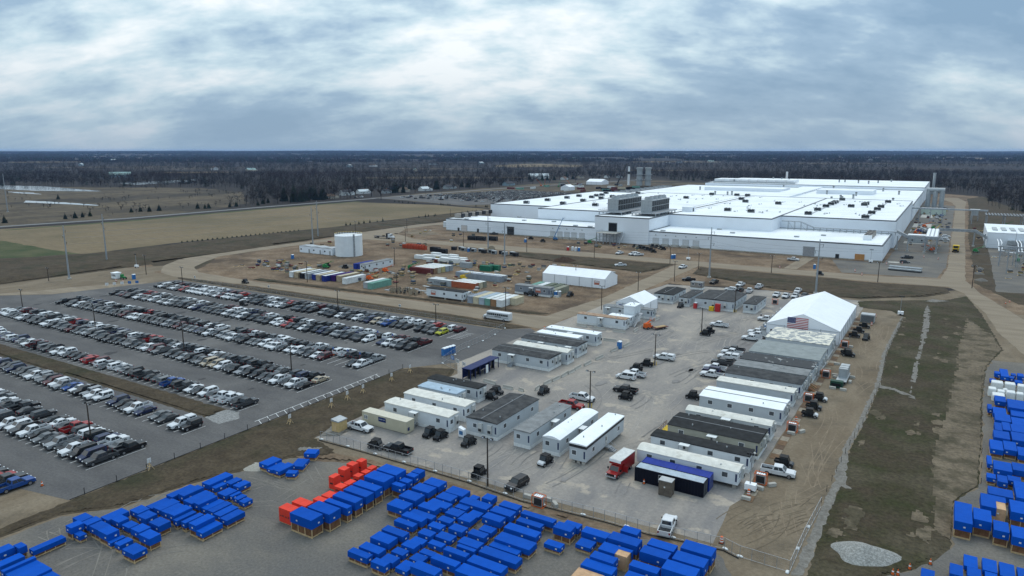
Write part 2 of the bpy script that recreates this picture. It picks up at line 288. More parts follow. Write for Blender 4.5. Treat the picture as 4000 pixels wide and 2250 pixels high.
VEH=[(-60.3, 227.4, 'pickup', 'white', 180), (-60.9, 213.9, 'utv', 'black', 182), (-60.8, 217.8, 'utv', 'black', 175), (-47.1, 215.5, 'pickup', 'white', 180), (-46.3, 220.3, 'pickup', 'white', 180), (-47.3, 223.9, 'pickup', 'white', 180), (-48.8, 243.6, 'pickup', 'white', 182), (-48.4, 200.2, 'pickup', 'charcoal', 180), (-48.1, 196.7, 'pickup', 'white', 180), (-47.8, 191.8, 'cap_pickup', 'white', 180), (-47.8, 185.8, 'pickup', 'charcoal', 180), (-48.1, 179.9, 'pickup', 'white', 180), (-48.4, 177.4, 'jeep', 'navy', 180), (-47.2, 173.8, 'pickup', 'white', 180), (-46.4, 155.6, 'utv', 'black', 180), (-62.8, 182.1, 'cap_pickup', 'white', 180), (-64.8, 174.0, 'utv', 'black', 182), (-65.7, 168.8, 'utv', 'charcoal', 185), (-64.3, 164.1, 'pickup', 'white', 180), (-65.3, 161.0, 'van', 'white', 182), (-61.5, 151.5, 'pickup', 'black', 182), (-59.6, 147.0, 'utv', 'black', 182), (-77.6, 140.2, 'utv', 'black', 265), (-67.9, 141.1, 'pickup', 'white', 2), (-67.8, 135.5, 'pickup', 'red', 2), (-58.7, 106.9, 'utv', 'white', 262), (-58.5, 96.5, 'suv', 'black', 262), (-31.7, 96.7, 'pickup', 'white', 98), (-21.2, 124.9, 'pickup', 'white', 5), (-21.0, 129.3, 'utv', 'charcoal', 0), (-99.2, 101.0, 'pickup', 'white', 2), (-90.0, 95.9, 'utv', 'black', 8), (-85.3, 96.8, 'pickup', 'black', 182), (-84.9, 106.0, 'utv', 'black', 266), (-82.2, 106.0, 'utv', 'black', 266), (-75.6, 106.4, 'utv', 'black', 262), (-66.4, 96.6, 'utv', 'black', 92), (-19.5, 250.4, 'utv', 'black', 0), (-20.4, 243.1, 'utv', 'black', 0), (-20.9, 236.0, 'utv', 'black', 0), (-17.5, 234.5, 'utv', 'charcoal', 262), (-20.4, 214.0, 'utv', 'black', 2), (-19.8, 212.5, 'utv', 'black', 0), (-21.0, 169.6, 'utv', 'white', 0), (-21.2, 163.0, 'utv', 'charcoal', 0), (-21.2, 157.8, 'utv', 'white', 0), (-54.5, 287.7, 'pickup', 'white', 268), (-51.0, 287.5, 'pickup', 'white', 268), (-47.9, 289.4, 'pickup', 'white', 268), (-48.9, 300.9, 'pickup', 'white', 268), (-44.8, 291.8, 'pickup', 'charcoal', 268), (-72.2, 302.3, 'pickup', 'white', 262), (-64.5, 302.1, 'pickup', 'white', 85), (-65.7, 290.8, 'pickup', 'white', 92), (-73.1, 290.1, 'suv', 'white', 180), (-83.6, 303.0, 'pickup', 'black', 262), (-94.8, 302.9, 'pickup', 'black', 200), (-69.3, 289.9, 'pickup', 'black', 88), (-153.3, 362.6, 'pickup', 'white', 262), (-145.4, 362.8, 'cap_pickup', 'white', 250), (-142.2, 362.4, 'pickup', 'white', 225), (-136.3, 324.0, 'pickup', 'white', 215), (-108.0, 334.6, 'pickup', 'white', 262), (-228.6, 394.1, 'utv', 'black', 180), (-215.5, 386.4, 'utv', 'black', 180), (-66.7, 389.0, 'pickup', 'white', 0), (-47.7, 349.1, 'utv', 'charcoal', 0), (-16.4, 428.7, 'pickup', 'charcoal', 200), (-16.4, 409.7, 'suv', 'charcoal', 10), (-1.3, 537.4, 'pickup', 'white', 0), (0.4, 548.5, 'suv', 'white', 0), (-0.6, 527.0, 'pickup', 'white', 2), (-263.2, 403.5, 'pickup', 'charcoal', 200), (-259.4, 246.2, 'utv', 'black', 200), (-248.4, 247.4, 'utv', 'charcoal', 180), (-257.0, 196.1, 'utv', 'charcoal', 0), (-220.2, 166.6, 'utv', 'charcoal', 0), (-138.3, 238.9, 'pickup', 'black', 0), (-124.2, 245.3, 'utv', 'charcoal', 262), (-158.4, 224.2, 'pickup', 'white', 180), (-80.4, 248.6, 'utv', 'black', 268), (-87.1, 134.4, 'utv', 'black', 0), (-86.2, 130.6, 'utv', 'black', 0), (-608.2, 629.4, 'suv', 'black', 0), (-609.5, 639.9, 'suv', 'white', 180), (-156.7, 393.7, 'utv', 'black', 170), (-154.0, 392.7, 'utv', 'charcoal', 182), (-152.0, 391.2, 'utv', 'black', 194), (-149.4, 389.1, 'utv', 'black', 206), (-146.1, 385.9, 'utv', 'charcoal', 218), (-143.0, 383.7, 'utv', 'black', 170), (-139.4, 378.4, 'utv', 'black', 182), (-147.9, 399.2, 'utv', 'charcoal', 194), (-144.6, 397.4, 'utv', 'black', 206), (-141.4, 395.1, 'utv', 'tan', 218), (-138.6, 391.6, 'utv', 'tan', 170)]
LAMPS=[(-281.2, 119.3, 7.7), (-229.3, 117.2, 8.6), (-182.4, 116.9, 8.8), (-140.1, 68.3, 8.2), (-139.6, 118.5, 8.3), (-182.0, 176.9, 7.9), (-137.5, 176.2, 8.2), (-274.6, 178.1, 8.2), (-314.8, 186.4, 9.1), (-236.0, 212.0, 9.2), (-185.7, 213.0, 8.2), (-132.4, 210.4, 8.6), (-134.8, 271.4, 7.9), (-105.8, 270.8, 7.6), (-103.7, 230.1, 8.8), (-100.0, 298.8, 9.0), (-158.6, 341.0, 8.5), (-201.4, 342.7, 8.5), (-117.9, 344.3, 8.3), (-100.6, 335.9, 7.9), (-68.3, 344.1, 8.3), (-23.3, 343.1, 8.7), (13.0, 394.2, 3.5), (11.6, 349.0, 9.9), (-341.7, 351.6, 10.5), (-320.8, 380.6, 13.2), (-290.7, 343.1, 9.1), (-362.1, 487.2, 7.2), (-244.4, 341.3, 9.0), (-235.2, 268.8, 8.6), (-335.7, 154.1, 5.9)]
YARDLAMPS=[(-63.0, 94.2, 8.8), (-64.3, 137.7, 8.6), (-63.2, 175.8, 8.6), (-62.2, 214.3, 8.6), (-61.4, 251.2, 8.6)]
PYLONS=[(-332.9, 161.4, 24.1), (-366.7, 197.0, 24.9), (-746.7, 315.4, 35.3), (-332.0, 304.4, 23.0), (-353.5, 329.0, 24.2), (-218.9, 329.5, 21.2), (-188.9, 299.3, 21.5), (-89.6, 316.1, 22.9), (-42.3, 302.2, 22.0)]
BARR=[(-102.5, 204.8, -95.2, 203.4), (-95.2, 203.4, -89.0, 203.3), (-88.2, 202.9, -82.2, 203.5), (-81.4, 204.3, -81.6, 211.8), (-81.4, 211.9, -81.5, 217.7), (-81.3, 222.2, -80.9, 228.7), (-85.6, 191.8, -81.4, 192.2), (-77.3, 186.8, -77.0, 192.2), (-78.4, 180.7, -77.9, 185.5), (-78.7, 170.8, -78.3, 176.4), (-79.0, 165.0, -78.9, 169.0), (-79.5, 160.3, -79.5, 164.1), (-79.5, 156.6, -79.3, 159.9), (-79.7, 153.0, -79.9, 157.4), (-80.2, 149.2, -79.9, 152.8), (-80.6, 145.6, -80.4, 149.1), (-80.4, 141.1, -80.7, 143.7), (-84.0, 139.4, -82.4, 139.0), (-96.3, 140.7, -89.6, 139.6), (-88.3, 139.0, -85.3, 138.9)]
TOILETS=[(-77.8, 186.0, 'blue'), (-45.8, 229.0, 'blue'), (-128.8, 241.9, 'blue'), (-127.6, 242.6, 'grey'), (-308.2, 176.6, 'blue'), (-295.2, 255.9, 'blue'), (-230.3, 326.4, 'blue'), (-224.0, 379.3, 'blue'), (-122.9, 362.1, 'blue'), (-122.2, 363.5, 'blue'), (-52.9, 367.1, 'blue'), (-75.4, 250.2, 'red'), (-184.5, 360.7, 'red'), (-182.3, 362.1, 'white'), (-179.7, 361.1, 'white'), (-177.8, 361.3, 'blue'), (-117.1, 153.5, 'blue'), (-117.0, 154.7, 'blue'), (-116.8, 155.8, 'blue'), (-116.6, 156.9, 'blue'), (-513.8, 676.5, 'white')]
AFRAMES=[(-114.1, 95.6), (-113.8, 107.2), (-114.3, 112.7), (-114.4, 118.0), (-114.5, 128.3), (-115.0, 136.1), (-118.7, 67.3)]
RACKS=[(-52.0, 92.7), (-23.1, 119.9), (-22.9, 147.2), (-22.4, 188.8), (-22.0, 222.0), (-23.1, 167.7), (-52.1, 273.1)]
LTOWER=[(-10.7, 277.0), (-23.9, 116.0), (-337.2, 195.2), (-114.1, 361.9), (-31.4, 402.4)]
BARRELS=[(-23.8, 114.4), (-23.6, 97.2), (-23.2, 153.2), (-107.1, 193.7), (-17.9, 255.7), (-18.0, 259.1), (-18.1, 262.6), (-18.0, 266.2), (-17.9, 269.4), (-35.1, 369.1), (-31.2, 359.2), (-24.1, 401.0), (-8.9, 437.7), (-2.1, 433.1), (-304.8, 169.6), (-309.1, 169.0), (-67.8, 360.5), (-17.4, 407.0)]
CONES=[(2.8, 107.1), (0.4, 104.3), (-0.9, 101.8), (-1.5, 101.6), (-128.5, 53.8), (-40.3, 109.1), (23.3, 323.4), (21.8, 319.1)]
BLOCKS=[(-55.0, 94.2, 0), (-51.7, 95.1, 0), (-49.8, 94.2, 320), (-23.8, 112.6, 0), (-22.8, 117.6, 350), (-21.2, 119.9, 45), (-22.8, 145.5, 5), (-22.7, 150.0, 5), (-21.1, 147.6, 60), (-20.6, 222.8, 0), (-22.1, 169.1, 0), (-19.7, 180.3, 0), (-17.3, 180.1, 0), (-20.6, 191.4, 0), (-16.7, 191.8, 0), (-21.5, 202.1, 0), (-16.6, 187.4, 90), (-20.1, 189.7, 0)]
CONT_U=[(-188.2, 236.5, 11.9, 'grey'), (-176.2, 236.9, 13.1, 'orange'), (-188.0, 255.9, 12.7, 'greyblue'), (-175.3, 256.4, 11.4, 'greyblue'), (-214.2, 255.4, 14.7, 'maroon'), (-134.4, 249.3, 4.7, 'x'), (-262.5, 371.1, 14.0, 'black'), (-249.1, 375.9, 7.8, 'black'), (-242.1, 312.2, 6.3, 'black'), (-235.7, 247.5, 4.5, 'x'), (-189.0, 276.9, 6.4, 'green'), (-171.7, 214.4, 17.6, 'trailer'), (-146.2, 239.4, 16.1, 'trailer'), (-311.5, 275.7, 9.0, 'w'), (-301.3, 275.7, 7.5, 'w'), (-292.8, 275.3, 7.3, 'w')]
# ------------------------------------------------------------------ colours
M_ASPH = mat('lot_asphalt', (0.088, 0.084, 0.083), 0.9, scale=0.2, c2=(0.118, 0.112, 0.108), bump=0.008, bscale=8, detail=9, c3=(0.165, 0.155, 0.145), s3=0.045, lo3=0.52, hi3=0.75, stretch=(0.35, 1.0, 1.0), grit=.22, gscale=2.0)
M_YARD = mat('dusty_asphalt', (0.190, 0.177, 0.168), 0.9, scale=0.09, c2=(0.315, 0.278, 0.238), detail=11, lo=0.40, hi=0.64, bump=0.008, bscale=6, c3=(0.345, 0.298, 0.245), s3=0.16, lo3=0.57, hi3=0.63, stretch=(0.9, 0.3, 1.0), grit=.16, gscale=1.6)
M_GRAVEL = mat('grey_gravel', (0.118, 0.109, 0.099), 0.95, scale=0.12, c2=(0.180, 0.160, 0.133), detail=11, lo=0.36, hi=0.66, bump=0.02, bscale=5, c3=(0.120, 0.113, 0.105), s3=0.06, lo3=0.45, hi3=0.65, stretch=(0.5, 1.0, 1.0), grit=.25, gscale=2.5)
M_DIRT = mat('brown_dirt', (0.135, 0.090, 0.057), 0.95, scale=0.10, c2=(0.215, 0.155, 0.103), detail=11, lo=0.36, hi=0.64, bump=0.03, bscale=2, c3=(0.080, 0.057, 0.039), s3=0.045, lo3=0.48, hi3=0.66, grit=.32, gscale=.8)
M_DIRT2 = mat('tan_dirt', (0.140, 0.106, 0.071), 0.95, scale=0.12, c2=(0.205, 0.163, 0.115), detail=11, bump=0.03, bscale=2, stretch=(1.0, 0.3, 1.0), c3=(0.105, 0.084, 0.060), s3=0.10, lo3=0.52, hi3=0.72, grit=.22, gscale=1.5)
M_ROAD = mat('packed_dirt_road', (0.195, 0.155, 0.112), 0.95, grit=.15, scale=0.25, c2=(0.255, 0.208, 0.152), detail=7, bump=0.01, bscale=3, stretch=(0.2, 1.0, 1))
M_ROADV = mat('packed_dirt_road_along', (0.195, 0.155, 0.112), 0.95, grit=.15, scale=0.25, c2=(0.255, 0.208, 0.152), detail=7, bump=0.01, bscale=3, stretch=(1.0, 0.2, 1))
M_FIELD = mat('dry_stubble', (0.150, 0.112, 0.066), 0.95, scale=0.35, c2=(0.19, 0.145, 0.088), detail=9, bump=0.05, bscale=2, c3=(0.128, 0.102, 0.060), s3=0.012, stretch=(0.25, 1.0, 1.0), grit=.15, gscale=.6)
M_SCRUB = mat('dead_grass', (0.046, 0.034, 0.022), 0.95, scale=0.25, c2=(0.085, 0.065, 0.042), detail=12, lo=0.3, hi=0.7, bump=0.05, bscale=5, c3=(0.038, 0.036, 0.020), s3=0.07, lo3=0.5, hi3=0.68, grit=.4, gscale=1.6)
M_GRASS = mat('patchy_grass', (0.055, 0.042, 0.027), 0.95, scale=0.10, c2=(0.036, 0.037, 0.015), detail=12, lo=0.40, hi=0.62, bump=0.05, bscale=5, c3=(0.078, 0.064, 0.042), s3=0.07, lo3=0.48, hi3=0.70, grit=.45, gscale=1.4)
M_GREEN = mat('green_lawn', (0.038, 0.055, 0.020), 0.95, scale=0.06, c2=(0.095, 0.090, 0.045), detail=9, bump=0.06, bscale=1.5)
M_TANGR = mat('tan_meadow', (0.118, 0.092, 0.060), 0.95, scale=0.03, c2=(0.072, 0.056, 0.038), detail=11, bump=0.2, bscale=0.6, c3=(0.046, 0.038, 0.028), s3=0.010, lo3=0.47, hi3=0.60, grit=.35, gscale=.12, stretch=(1.6, 0.6, 1.0))
M_FLOOR = mat('wood_floor', (0.022, 0.019, 0.018), 0.95, scale=0.004, c2=(0.036, 0.030, 0.026), detail=12, lo=0.4, hi=0.64, c3=(0.115, 0.092, 0.062), s3=0.0011, lo3=0.57, hi3=0.66)
M_WATER = mat('pond_water', (0.20, 0.22, 0.23), 0.12, vary=0.1, scale=0.02, spec=0.6)
M_HWY = mat('old_highway', (0.17, 0.168, 0.165), 0.9, vary=0.1, scale=0.1)
M_CONC = mat('concrete', (0.40, 0.38, 0.34), 0.9, vary=0.18, scale=0.6, bump=0.005, bscale=8)
M_PAINT = mat('marking_paint', (0.62, 0.62, 0.60), 0.8, vary=0.2, scale=1.2)
M_SHOUL = mat('gravel_shoulder', (0.135, 0.122, 0.105), 0.95, scale=0.8, c2=(0.21, 0.195, 0.172), detail=8, bump=0.03, bscale=5, grit=.3, gscale=2)
M_STONE = mat('pale_stone', (0.16, 0.158, 0.15), 0.95, scale=2.0, c2=(0.29, 0.285, 0.275), bump=0.05, bscale=4, grit=.3, gscale=2.5)
M_WHITE = mat('white_paint', (0.80, 0.81, 0.82), 0.45, vary=0.03)
M_ROOFW = mat('white_roof_membrane', (0.76, 0.78, 0.79), 0.6, vary=0.06, scale=0.05, detail=9, c3=(0.62, 0.64, 0.65), s3=0.03, lo3=0.56, hi3=0.72)
M_WALL = mat('white_wall_panel', (0.76, 0.79, 0.83), 0.5, vary=0.035, scale=0.08, ribs=('X', 1.2, 0.02))
M_COPE = mat('dark_coping', (0.10, 0.11, 0.12), 0.5)
M_STEEL = mat('galvanised_steel', (0.33, 0.35, 0.37), 0.45, metal=0.5, vary=0.2, scale=1.0)
M_GREYM = mat('grey_sheet_metal', (0.36, 0.38, 0.39), 0.5, metal=0.3, vary=0.12, scale=0.7)
M_DARK = mat('dark_metal', (0.035, 0.036, 0.038), 0.5, vary=0.2)
M_BLACK = mat('black_plastic', (0.016, 0.016, 0.017), 0.55, vary=0.2)
M_RUB = mat('tyre_rubber', (0.02, 0.02, 0.021), 0.85, vary=0.2)
M_RIM = mat('wheel_rim', (0.30, 0.30, 0.31), 0.35, metal=0.7)
M_GLASS = mat('vehicle_glass', (0.020, 0.024, 0.027), 0.10, vary=0.1, spec=0.55)
M_WIN = mat('window_glass', (0.055, 0.065, 0.075), 0.1, vary=0.15, spec=0.8)
M_LAMP = mat('headlamp_lens', (0.65, 0.66, 0.66), 0.15, vary=0.05, spec=0.7)
M_TAIL = mat('tail_lens', (0.30, 0.012, 0.012), 0.2, vary=0.05, spec=0.6)
M_TIMB = mat('new_lumber', (0.52, 0.37, 0.20), 0.8, vary=0.18, scale=3, stretch=(1, 1, 0.2))
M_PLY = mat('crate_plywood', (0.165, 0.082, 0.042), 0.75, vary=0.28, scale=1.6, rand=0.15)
M_BOARD = mat('bare_plywood', (0.50, 0.31, 0.18), 0.75, vary=0.15, scale=1.3)
M_BLUE = mat('blue_tarp', (0.0012, 0.068, 0.38), 0.75, vary=0.06, scale=0.8, spec=0.08, bump=0.008, bscale=2.0, rand=0.12, detail=5)
M_RED = mat('red_tarp', (0.70, 0.055, 0.032), 0.65, vary=0.08, scale=1.0, spec=0.12, bump=0.02, bscale=1.8, rand=0.10)
M_PAPER = mat('shipping_label', (0.62, 0.62, 0.62), 0.7, vary=0.05)
M_WRAP = mat('stretch_wrap', (0.66, 0.67, 0.66), 0.3, vary=0.1, scale=2.5, bump=0.02, bscale=4)
M_ORANGE = mat('safety_orange', (0.62, 0.12, 0.025), 0.6, vary=0.12)
M_YEL = mat('safety_yellow', (0.60, 0.40, 0.03), 0.6, vary=0.12)
M_LIFTG = mat('lift_green', (0.03, 0.20, 0.06), 0.5)
M_LIFTB = mat('lift_blue', (0.06, 0.16, 0.32), 0.5)
M_TBLUE = mat('toilet_blue', (0.035, 0.14, 0.38), 0.5, vary=0.08)
M_TWHT = mat('toilet_white', (0.70, 0.72, 0.73), 0.5)
M_TRED = mat('toilet_red', (0.42, 0.03, 0.03), 0.5)
M_TENT = mat('tent_fabric', (0.80, 0.81, 0.83), 0.5, vary=0.03, scale=0.3)
M_WOODP = mat('pole_wood', (0.055, 0.043, 0.034), 0.9, vary=0.2, scale=2)
PAINTS = {'white': (0.58, 0.59, 0.60), 'silver': (0.24, 0.25, 0.26), 'grey': (0.12, 0.125, 0.13), 'charcoal': (0.042, 0.044, 0.048), 'black': (0.010, 0.010, 0.012), 'red': (0.27, 0.014, 0.014), 'maroon': (0.075, 0.010, 0.013), 'navy': (0.012, 0.020, 0.060), 'blue': (0.015, 0.06, 0.22), 'tan': (0.34, 0.28, 0.20), 'lime': (0.36, 0.36, 0.02)}
PM = {}
for k, c in PAINTS.items(): PM[k] = mat('car_paint_' + k, c, 0.32, vary=0.02, spec=0.32)

# ------------------------------------------------------------------ ground
def make_ground():
    # one sheet to the horizon, the land lifting gently into low wooded ridges far off
    V = []; F = []; ys = [-600, -200, 60, 300, 600, 1000, 1600, 2400, 3400, 4600, 6000, 7600, 9500, 12000, 16000, 22000]; nx = 40
    for y in ys:
        for i in range(nx + 1):
            t = i / nx * 2 - 1; x = t * (900 + 1.25 * max(0, y)); h = 0.0
            if y > 1700:
                k = min(1, (y - 1700) / 7000.0)
                h = k * (22 + 26 * noise.noise(Vector((x / 3800, y / 4200, 3))) + 14 * noise.noise(Vector((x / 1500, y / 1900, 7)))) * (1.0 - 0.32 * t) 
                h = max(-2.0, min(h, 40))
            V.append((x, y, h - 0.01))
    for j in range(len(ys) - 1):
        for i in range(nx):
            a = j * (nx + 1) + i; F.append((a, a + 1, a + nx + 2, a + nx + 1))
    me = bpy.data.meshes.new('ground'); me.from_pydata(V, [], F); me.materials.append(M_FLOOR); me.update()
    o = bpy.data.objects.new('ground', me); COL.objects.link(o); struct(o, 'wide flat countryside of bare woods and dry fields')
    o['grid'] = 1
    return V, ys, nx
GV, GY, GNX = make_ground()
def ground_z(x, y):
    if y < 1600: return 0.0
    j = 0
    while j < len(GY) - 2 and GY[j + 1] < y: j += 1
    def row(jj):
        w = 900 + 1.25 * max(0, GY[jj]); f = max(0, min(GNX - 1e-6, (x / w + 1) / 2 * GNX)); i = int(f); f -= i
        a = jj * (GNX + 1) + i; return GV[a][2] * (1 - f) + GV[a + 1][2] * f
    t = (y - GY[j]) / (GY[j + 1] - GY[j]); return row(j) * (1 - t) + row(j + 1) * t

sheet('meadow', [(-1650, 380), (-1300, 520), (-1125, 600), (-980, 672), (-830, 640), (-650, 505), (-597, 420), (-604, 200), (-700, 100), (-1400, 100)], 0.0, M_TANGR, 'rough tan meadow beyond the highway', 20, 6)
sheet('meadow', [(-597, 640), (-604, 1060), (-470, 1300), (-280, 1180), (-260, 940), (-300, 640), (-390, 590)], 0.0, M_TANGR, 'dry open ground between the far lot and the highway', 15, 4)
sheet('dirt_ground', [(-346, 192), (-104, 192), (-100, 292), (-60, 300), (-26, 300), (-5, 345), (12, 345), (24, 300), (120, 330), (90, 700), (45, 800), (30, 1060), (-30, 1120), (-320, 1200), (-430, 1050), (-400, 640), (-345, 440), (-348, 300)], 0.0, M_DIRT, 'churned brown dirt of the building site', 8, 2.0)
sheet('dry_field', [(-428, 175), (-407, 206), (-408, 259), (-400, 320), (-393, 380), (-391, 475), (-383, 578), (-460, 594), (-563, 578), (-571, 454), (-567, 324), (-590, 243), (-640, 150)], 0.006, M_FIELD, 'tan stubble field beside the highway', 12, 1.2)
sheet('lawn', [(-540, 60), (-410, 150), (-407, 206), (-440, 206), (-515, 211), (-600, 200)], 0.010, M_GREEN, 'patch of green grass at the corner of the field', 6, 1.5)
sheet('highway', [(-625, 60), (-613, 252), (-596, 339), (-597, 473), (-591, 619), (-580, 935), (-556, 1069), (-520, 1300), (-510, 1298), (-547, 1067), (-571, 933), (-582, 618), (-588, 472), (-587, 339), (-604, 251), (-616, 60)], 0.010, M_HWY, 'pale two lane highway along the field', 20)
sheet('verge', [(-581, 240), (-573, 330), (-575, 454), (-568, 590), (-561, 590), (-567, 454), (-564, 324), (-575, 240)], 0.011, M_GREEN, 'narrow green verge of the highway', 10, 1.0)
terrain('embankment', [(-430, 60), (-345, 130), (-341, 200), (-346, 300), (-349, 390), (-345, 500), (-340, 600), (-378, 600), (-388, 475), (-392, 367), (-404, 262), (-406, 208), (-430, 170)], 0.008, M_SCRUB, 'dark scrubby embankment between field and site', 4.0, 0.7, 0.05, 9.0, 0.8)
for nm, pts in (('pond', [(-1330, 550), (-1230, 575), (-1015, 549), (-1018, 540), (-1100, 505), (-1230, 500)]), ('pond', [(-1125, 474), (-1060, 480), (-1008, 468), (-1060, 462)]), ('pond', [(-900, 399), (-830, 408), (-765, 407), (-752, 401), (-800, 395), (-870, 384)]), ('pond', [(-1240, 700), (-1270, 880), (-1180, 800), (-1150, 676)])):
    sheet(nm, pts, 0.02, M_WATER, 'shallow grey pond in the meadow beyond the highway', 8, 2.0)
sheet('far_parking_lot', [(-595, 640), (-535, 632), (-432, 603), (-413, 631), (-420, 682), (-419, 845), (-531, 862), (-545, 768), (-575, 697)], 0.012, M_ASPH, 'distant staff parking lot beside the factory')
sheet('scrub_ground', [(-346, 250), (-312, 215), (-300, 192), (-342, 205)], 0.012, M_SCRUB, 'scrubby corner beside the site entrance', 3, 0.8)

# near site
sheet('site_ground', [(-360, 30), (-360, 195), (-104, 200), (-60, 296), (-26, 300), (10, 345), (150, 345), (150, 40), (40, 20), (-360, 20)], -0.004, M_DIRT2, 'bare tan soil between the paved areas', 8, 1.0)
LOT = [(-330, 118), (-303, 140), (-290, 186), (-119.6, 186.5), (-112, 193), (-108, 190), (-110, 150), (-117, 141), (-119.4, 138), (-119.4, 53.5), (-140, 49.5), (-260, 45), (-330, 60)]
sheet('parking_lot', LOT, 0.012, M_ASPH, 'grey asphalt parking lot full of cars')
sheet('lot_entrance', [(-345, 128), (-312, 152), (-300, 172), (-296, 176), (-292, 168), (-304, 140), (-335, 116)], 0.008, M_ROAD, 'dusty entrance apron of the parking lot', 3, 0.5)
terrain('grass_verge', [(-292, 187.2), (-118.5, 187.6), (-112, 194), (-140, 195.2), (-190, 194.2), (-246, 193.4), (-296, 190)], 0.014, M_SCRUB, 'strip of dead grass between lot and dirt road', 1.2, 0.18, 0.3, 1.2)
terrain('grass_median', [(-300, 86.6), (-131.6, 88.6), (-132.6, 94.2), (-300, 93.0)], 0.016, M_SCRUB, 'grassy ditch dividing the parking lot', 0.9, 0.22, 0.35, 1.5, 0.1)
BANK = [(-119.0, 40), (-119.0, 137), (-116.5, 141), (-107, 145), (-104.6, 140), (-104.4, 100), (-104.2, 93), (-97, 91.0), (-94, 89), (-101, 84), (-103, 78), (-107, 69), (-109.5, 57), (-115.4, 50), (-116, 38)]
terrain('grass_bank', BANK, 0.014, M_SCRUB, 'rough dead grass bank between the lot and the crates', 0.5, 0.14, 0.3, 1.8, 0.05)
sheet('gravel_wash', [(-133, 88.5), (-127, 87.6), (-126, 92), (-129, 94.4), (-133, 94)], 0.024, M_STONE, 'pale rip rap stones at the end of the median', 1, 0.3)
sheet('crate_yard', [(-130, 30), (-115.2, 41), (-114.6, 50), (-109, 57), (-106.4, 69), (-102.8, 78), (-101, 84), (-95.7, 89), (-88, 90), (-74, 91), (-58, 90.6), (-46, 90.5), (-34, 92.8), (-22.6, 94), (-20, 90), (-14, 80), (-20, 30)], 0.010, M_GRAVEL, 'grey gravel yard full of covered crates', 1.5, 0.7)
terrain('dirt_ridge', [(-101, 85), (-95, 90), (-88, 91.5), (-60, 92), (-34, 93.6), (-24, 95), (-23.4, 94.0), (-34, 92.2), (-58, 90), (-74, 90), (-90, 88.4), (-97, 85)], 0.015, M_DIRT, 'low ridge of brown earth along the fence', 0.6, 0.22, 0.5, 0.8, 0.06)
sheet('site_yard', [(-104.2, 93.4), (-24.6, 96.4), (-25.5, 109), (-24.6, 112), (-23.2, 270), (-23, 296), (-60, 299), (-100, 290), (-106, 250), (-107.5, 215), (-108.5, 191), (-110, 150), (-107, 146), (-104.2, 142)], 0.020, M_YARD, 'dusty paved yard between the office trailers', 3, 0.25)
sheet('yard_dirt', [(-24.6, 96.2), (-20.2, 90), (-16, 70), (-11, 70), (-12.4, 96), (-12.6, 125), (-12, 144), (-11.2, 160), (-10.6, 190), (-11.5, 222), (-10, 262), (-9, 274), (-14, 281), (-23.5, 279), (-24.6, 112), (-26.2, 108), (-28.4, 100.5)], 0.016, M_DIRT2, 'tan dirt track east of the trailers', 1.6, 0.5)
EASTG = [(-11, 60), (-11.6, 111), (-11.2, 127), (-11.6, 144), (-10.8, 158), (-10.0, 191), (-11, 221), (-9.6, 275), (-14, 283), (-25, 283), (-27, 295), (3, 316), (9.5, 328), (13.5, 296), (15.8, 266), (17.5, 243), (13, 222), (11, 190), (10.4, 166), (9.2, 139), (5.4, 129), (5.2, 113), (3.6, 108.5), (-2.8, 99), (-3, 60)]
terrain('east_grass', EASTG, 0.012, M_GRASS, 'patchy green and brown grass strip with a ditch', 0.55, 0.14, 0.25, 2.0, 0.03)
M_SOIL = mat('worn_soil', (0.112, 0.088, 0.060), 0.95, scale=0.15, c2=(0.165, 0.130, 0.090), detail=11, c3=(0.072, 0.060, 0.038), s3=0.16, lo3=0.47, hi3=0.60, grit=.35, gscale=1.4)
terrain('bare_soil', [(9, 285), (15.4, 262), (17.0, 243), (12.8, 222), (10.8, 191), (10.2, 166), (9.0, 139), (5.4, 130), (5.2, 116), (3.0, 118), (2.4, 132), (2.0, 152), (4.0, 178), (5.6, 215), (6.3, 237)], 0.05, M_SOIL, 'worn bare soil beside the eastern crates', 0.5, 0.14, 0.25, 2.0, 0.03, EASTG)
rs = random.Random(4)
for k in range(34):
    v = rs.uniform(104, 290); u = (2.2 if v < 165 else 5.0) + rs.gauss(-1.2, 1.6) if k % 3 else rs.uniform(-10.2, -7.5); r = rs.uniform(.5, 1.5)
    if inside(u, v, EASTG): terrain('bare_soil', [(u + r * rs.uniform(.6, 1.2) * math.cos(a * .7), v + 2.0 * r * rs.uniform(.6, 1.2) * math.sin(a * .7)) for a in range(9)], 0.055 + k * .0004, M_SOIL, 'small worn patch of bare soil in the grass strip', 0.5, 0.14, 0.25, 2.0, 0.03, EASTG)
sheet('gravel_edge', [(-13.2, 94), (-11.8, 95), (-11.4, 112), (-11.2, 127), (-9.4, 124), (-8.4, 128), (-10.8, 131), (-11.8, 144), (-10.9, 158), (-10.1, 191), (-11.0, 221), (-9.5, 274), (-10.2, 275), (-12.0, 221), (-11.0, 191), (-12.0, 158), (-12.8, 144), (-12.4, 127), (-12.8, 111)], 0.030, M_SHOUL, 'pale gravel shoulder along the silt fence', .8, 0.4)
sheet('crate_pad', [(14.5, 229), (12.7, 218), (10.9, 183), (10.6, 166), (9.5, 139), (5.6, 129), (5.4, 115), (3.8, 109), (-2.2, 100.6), (-4, 92), (40, 92), (60, 230), (30, 232)], 0.024, M_GRAVEL, 'gravel pad under the eastern crates', 1.5, 0.6)
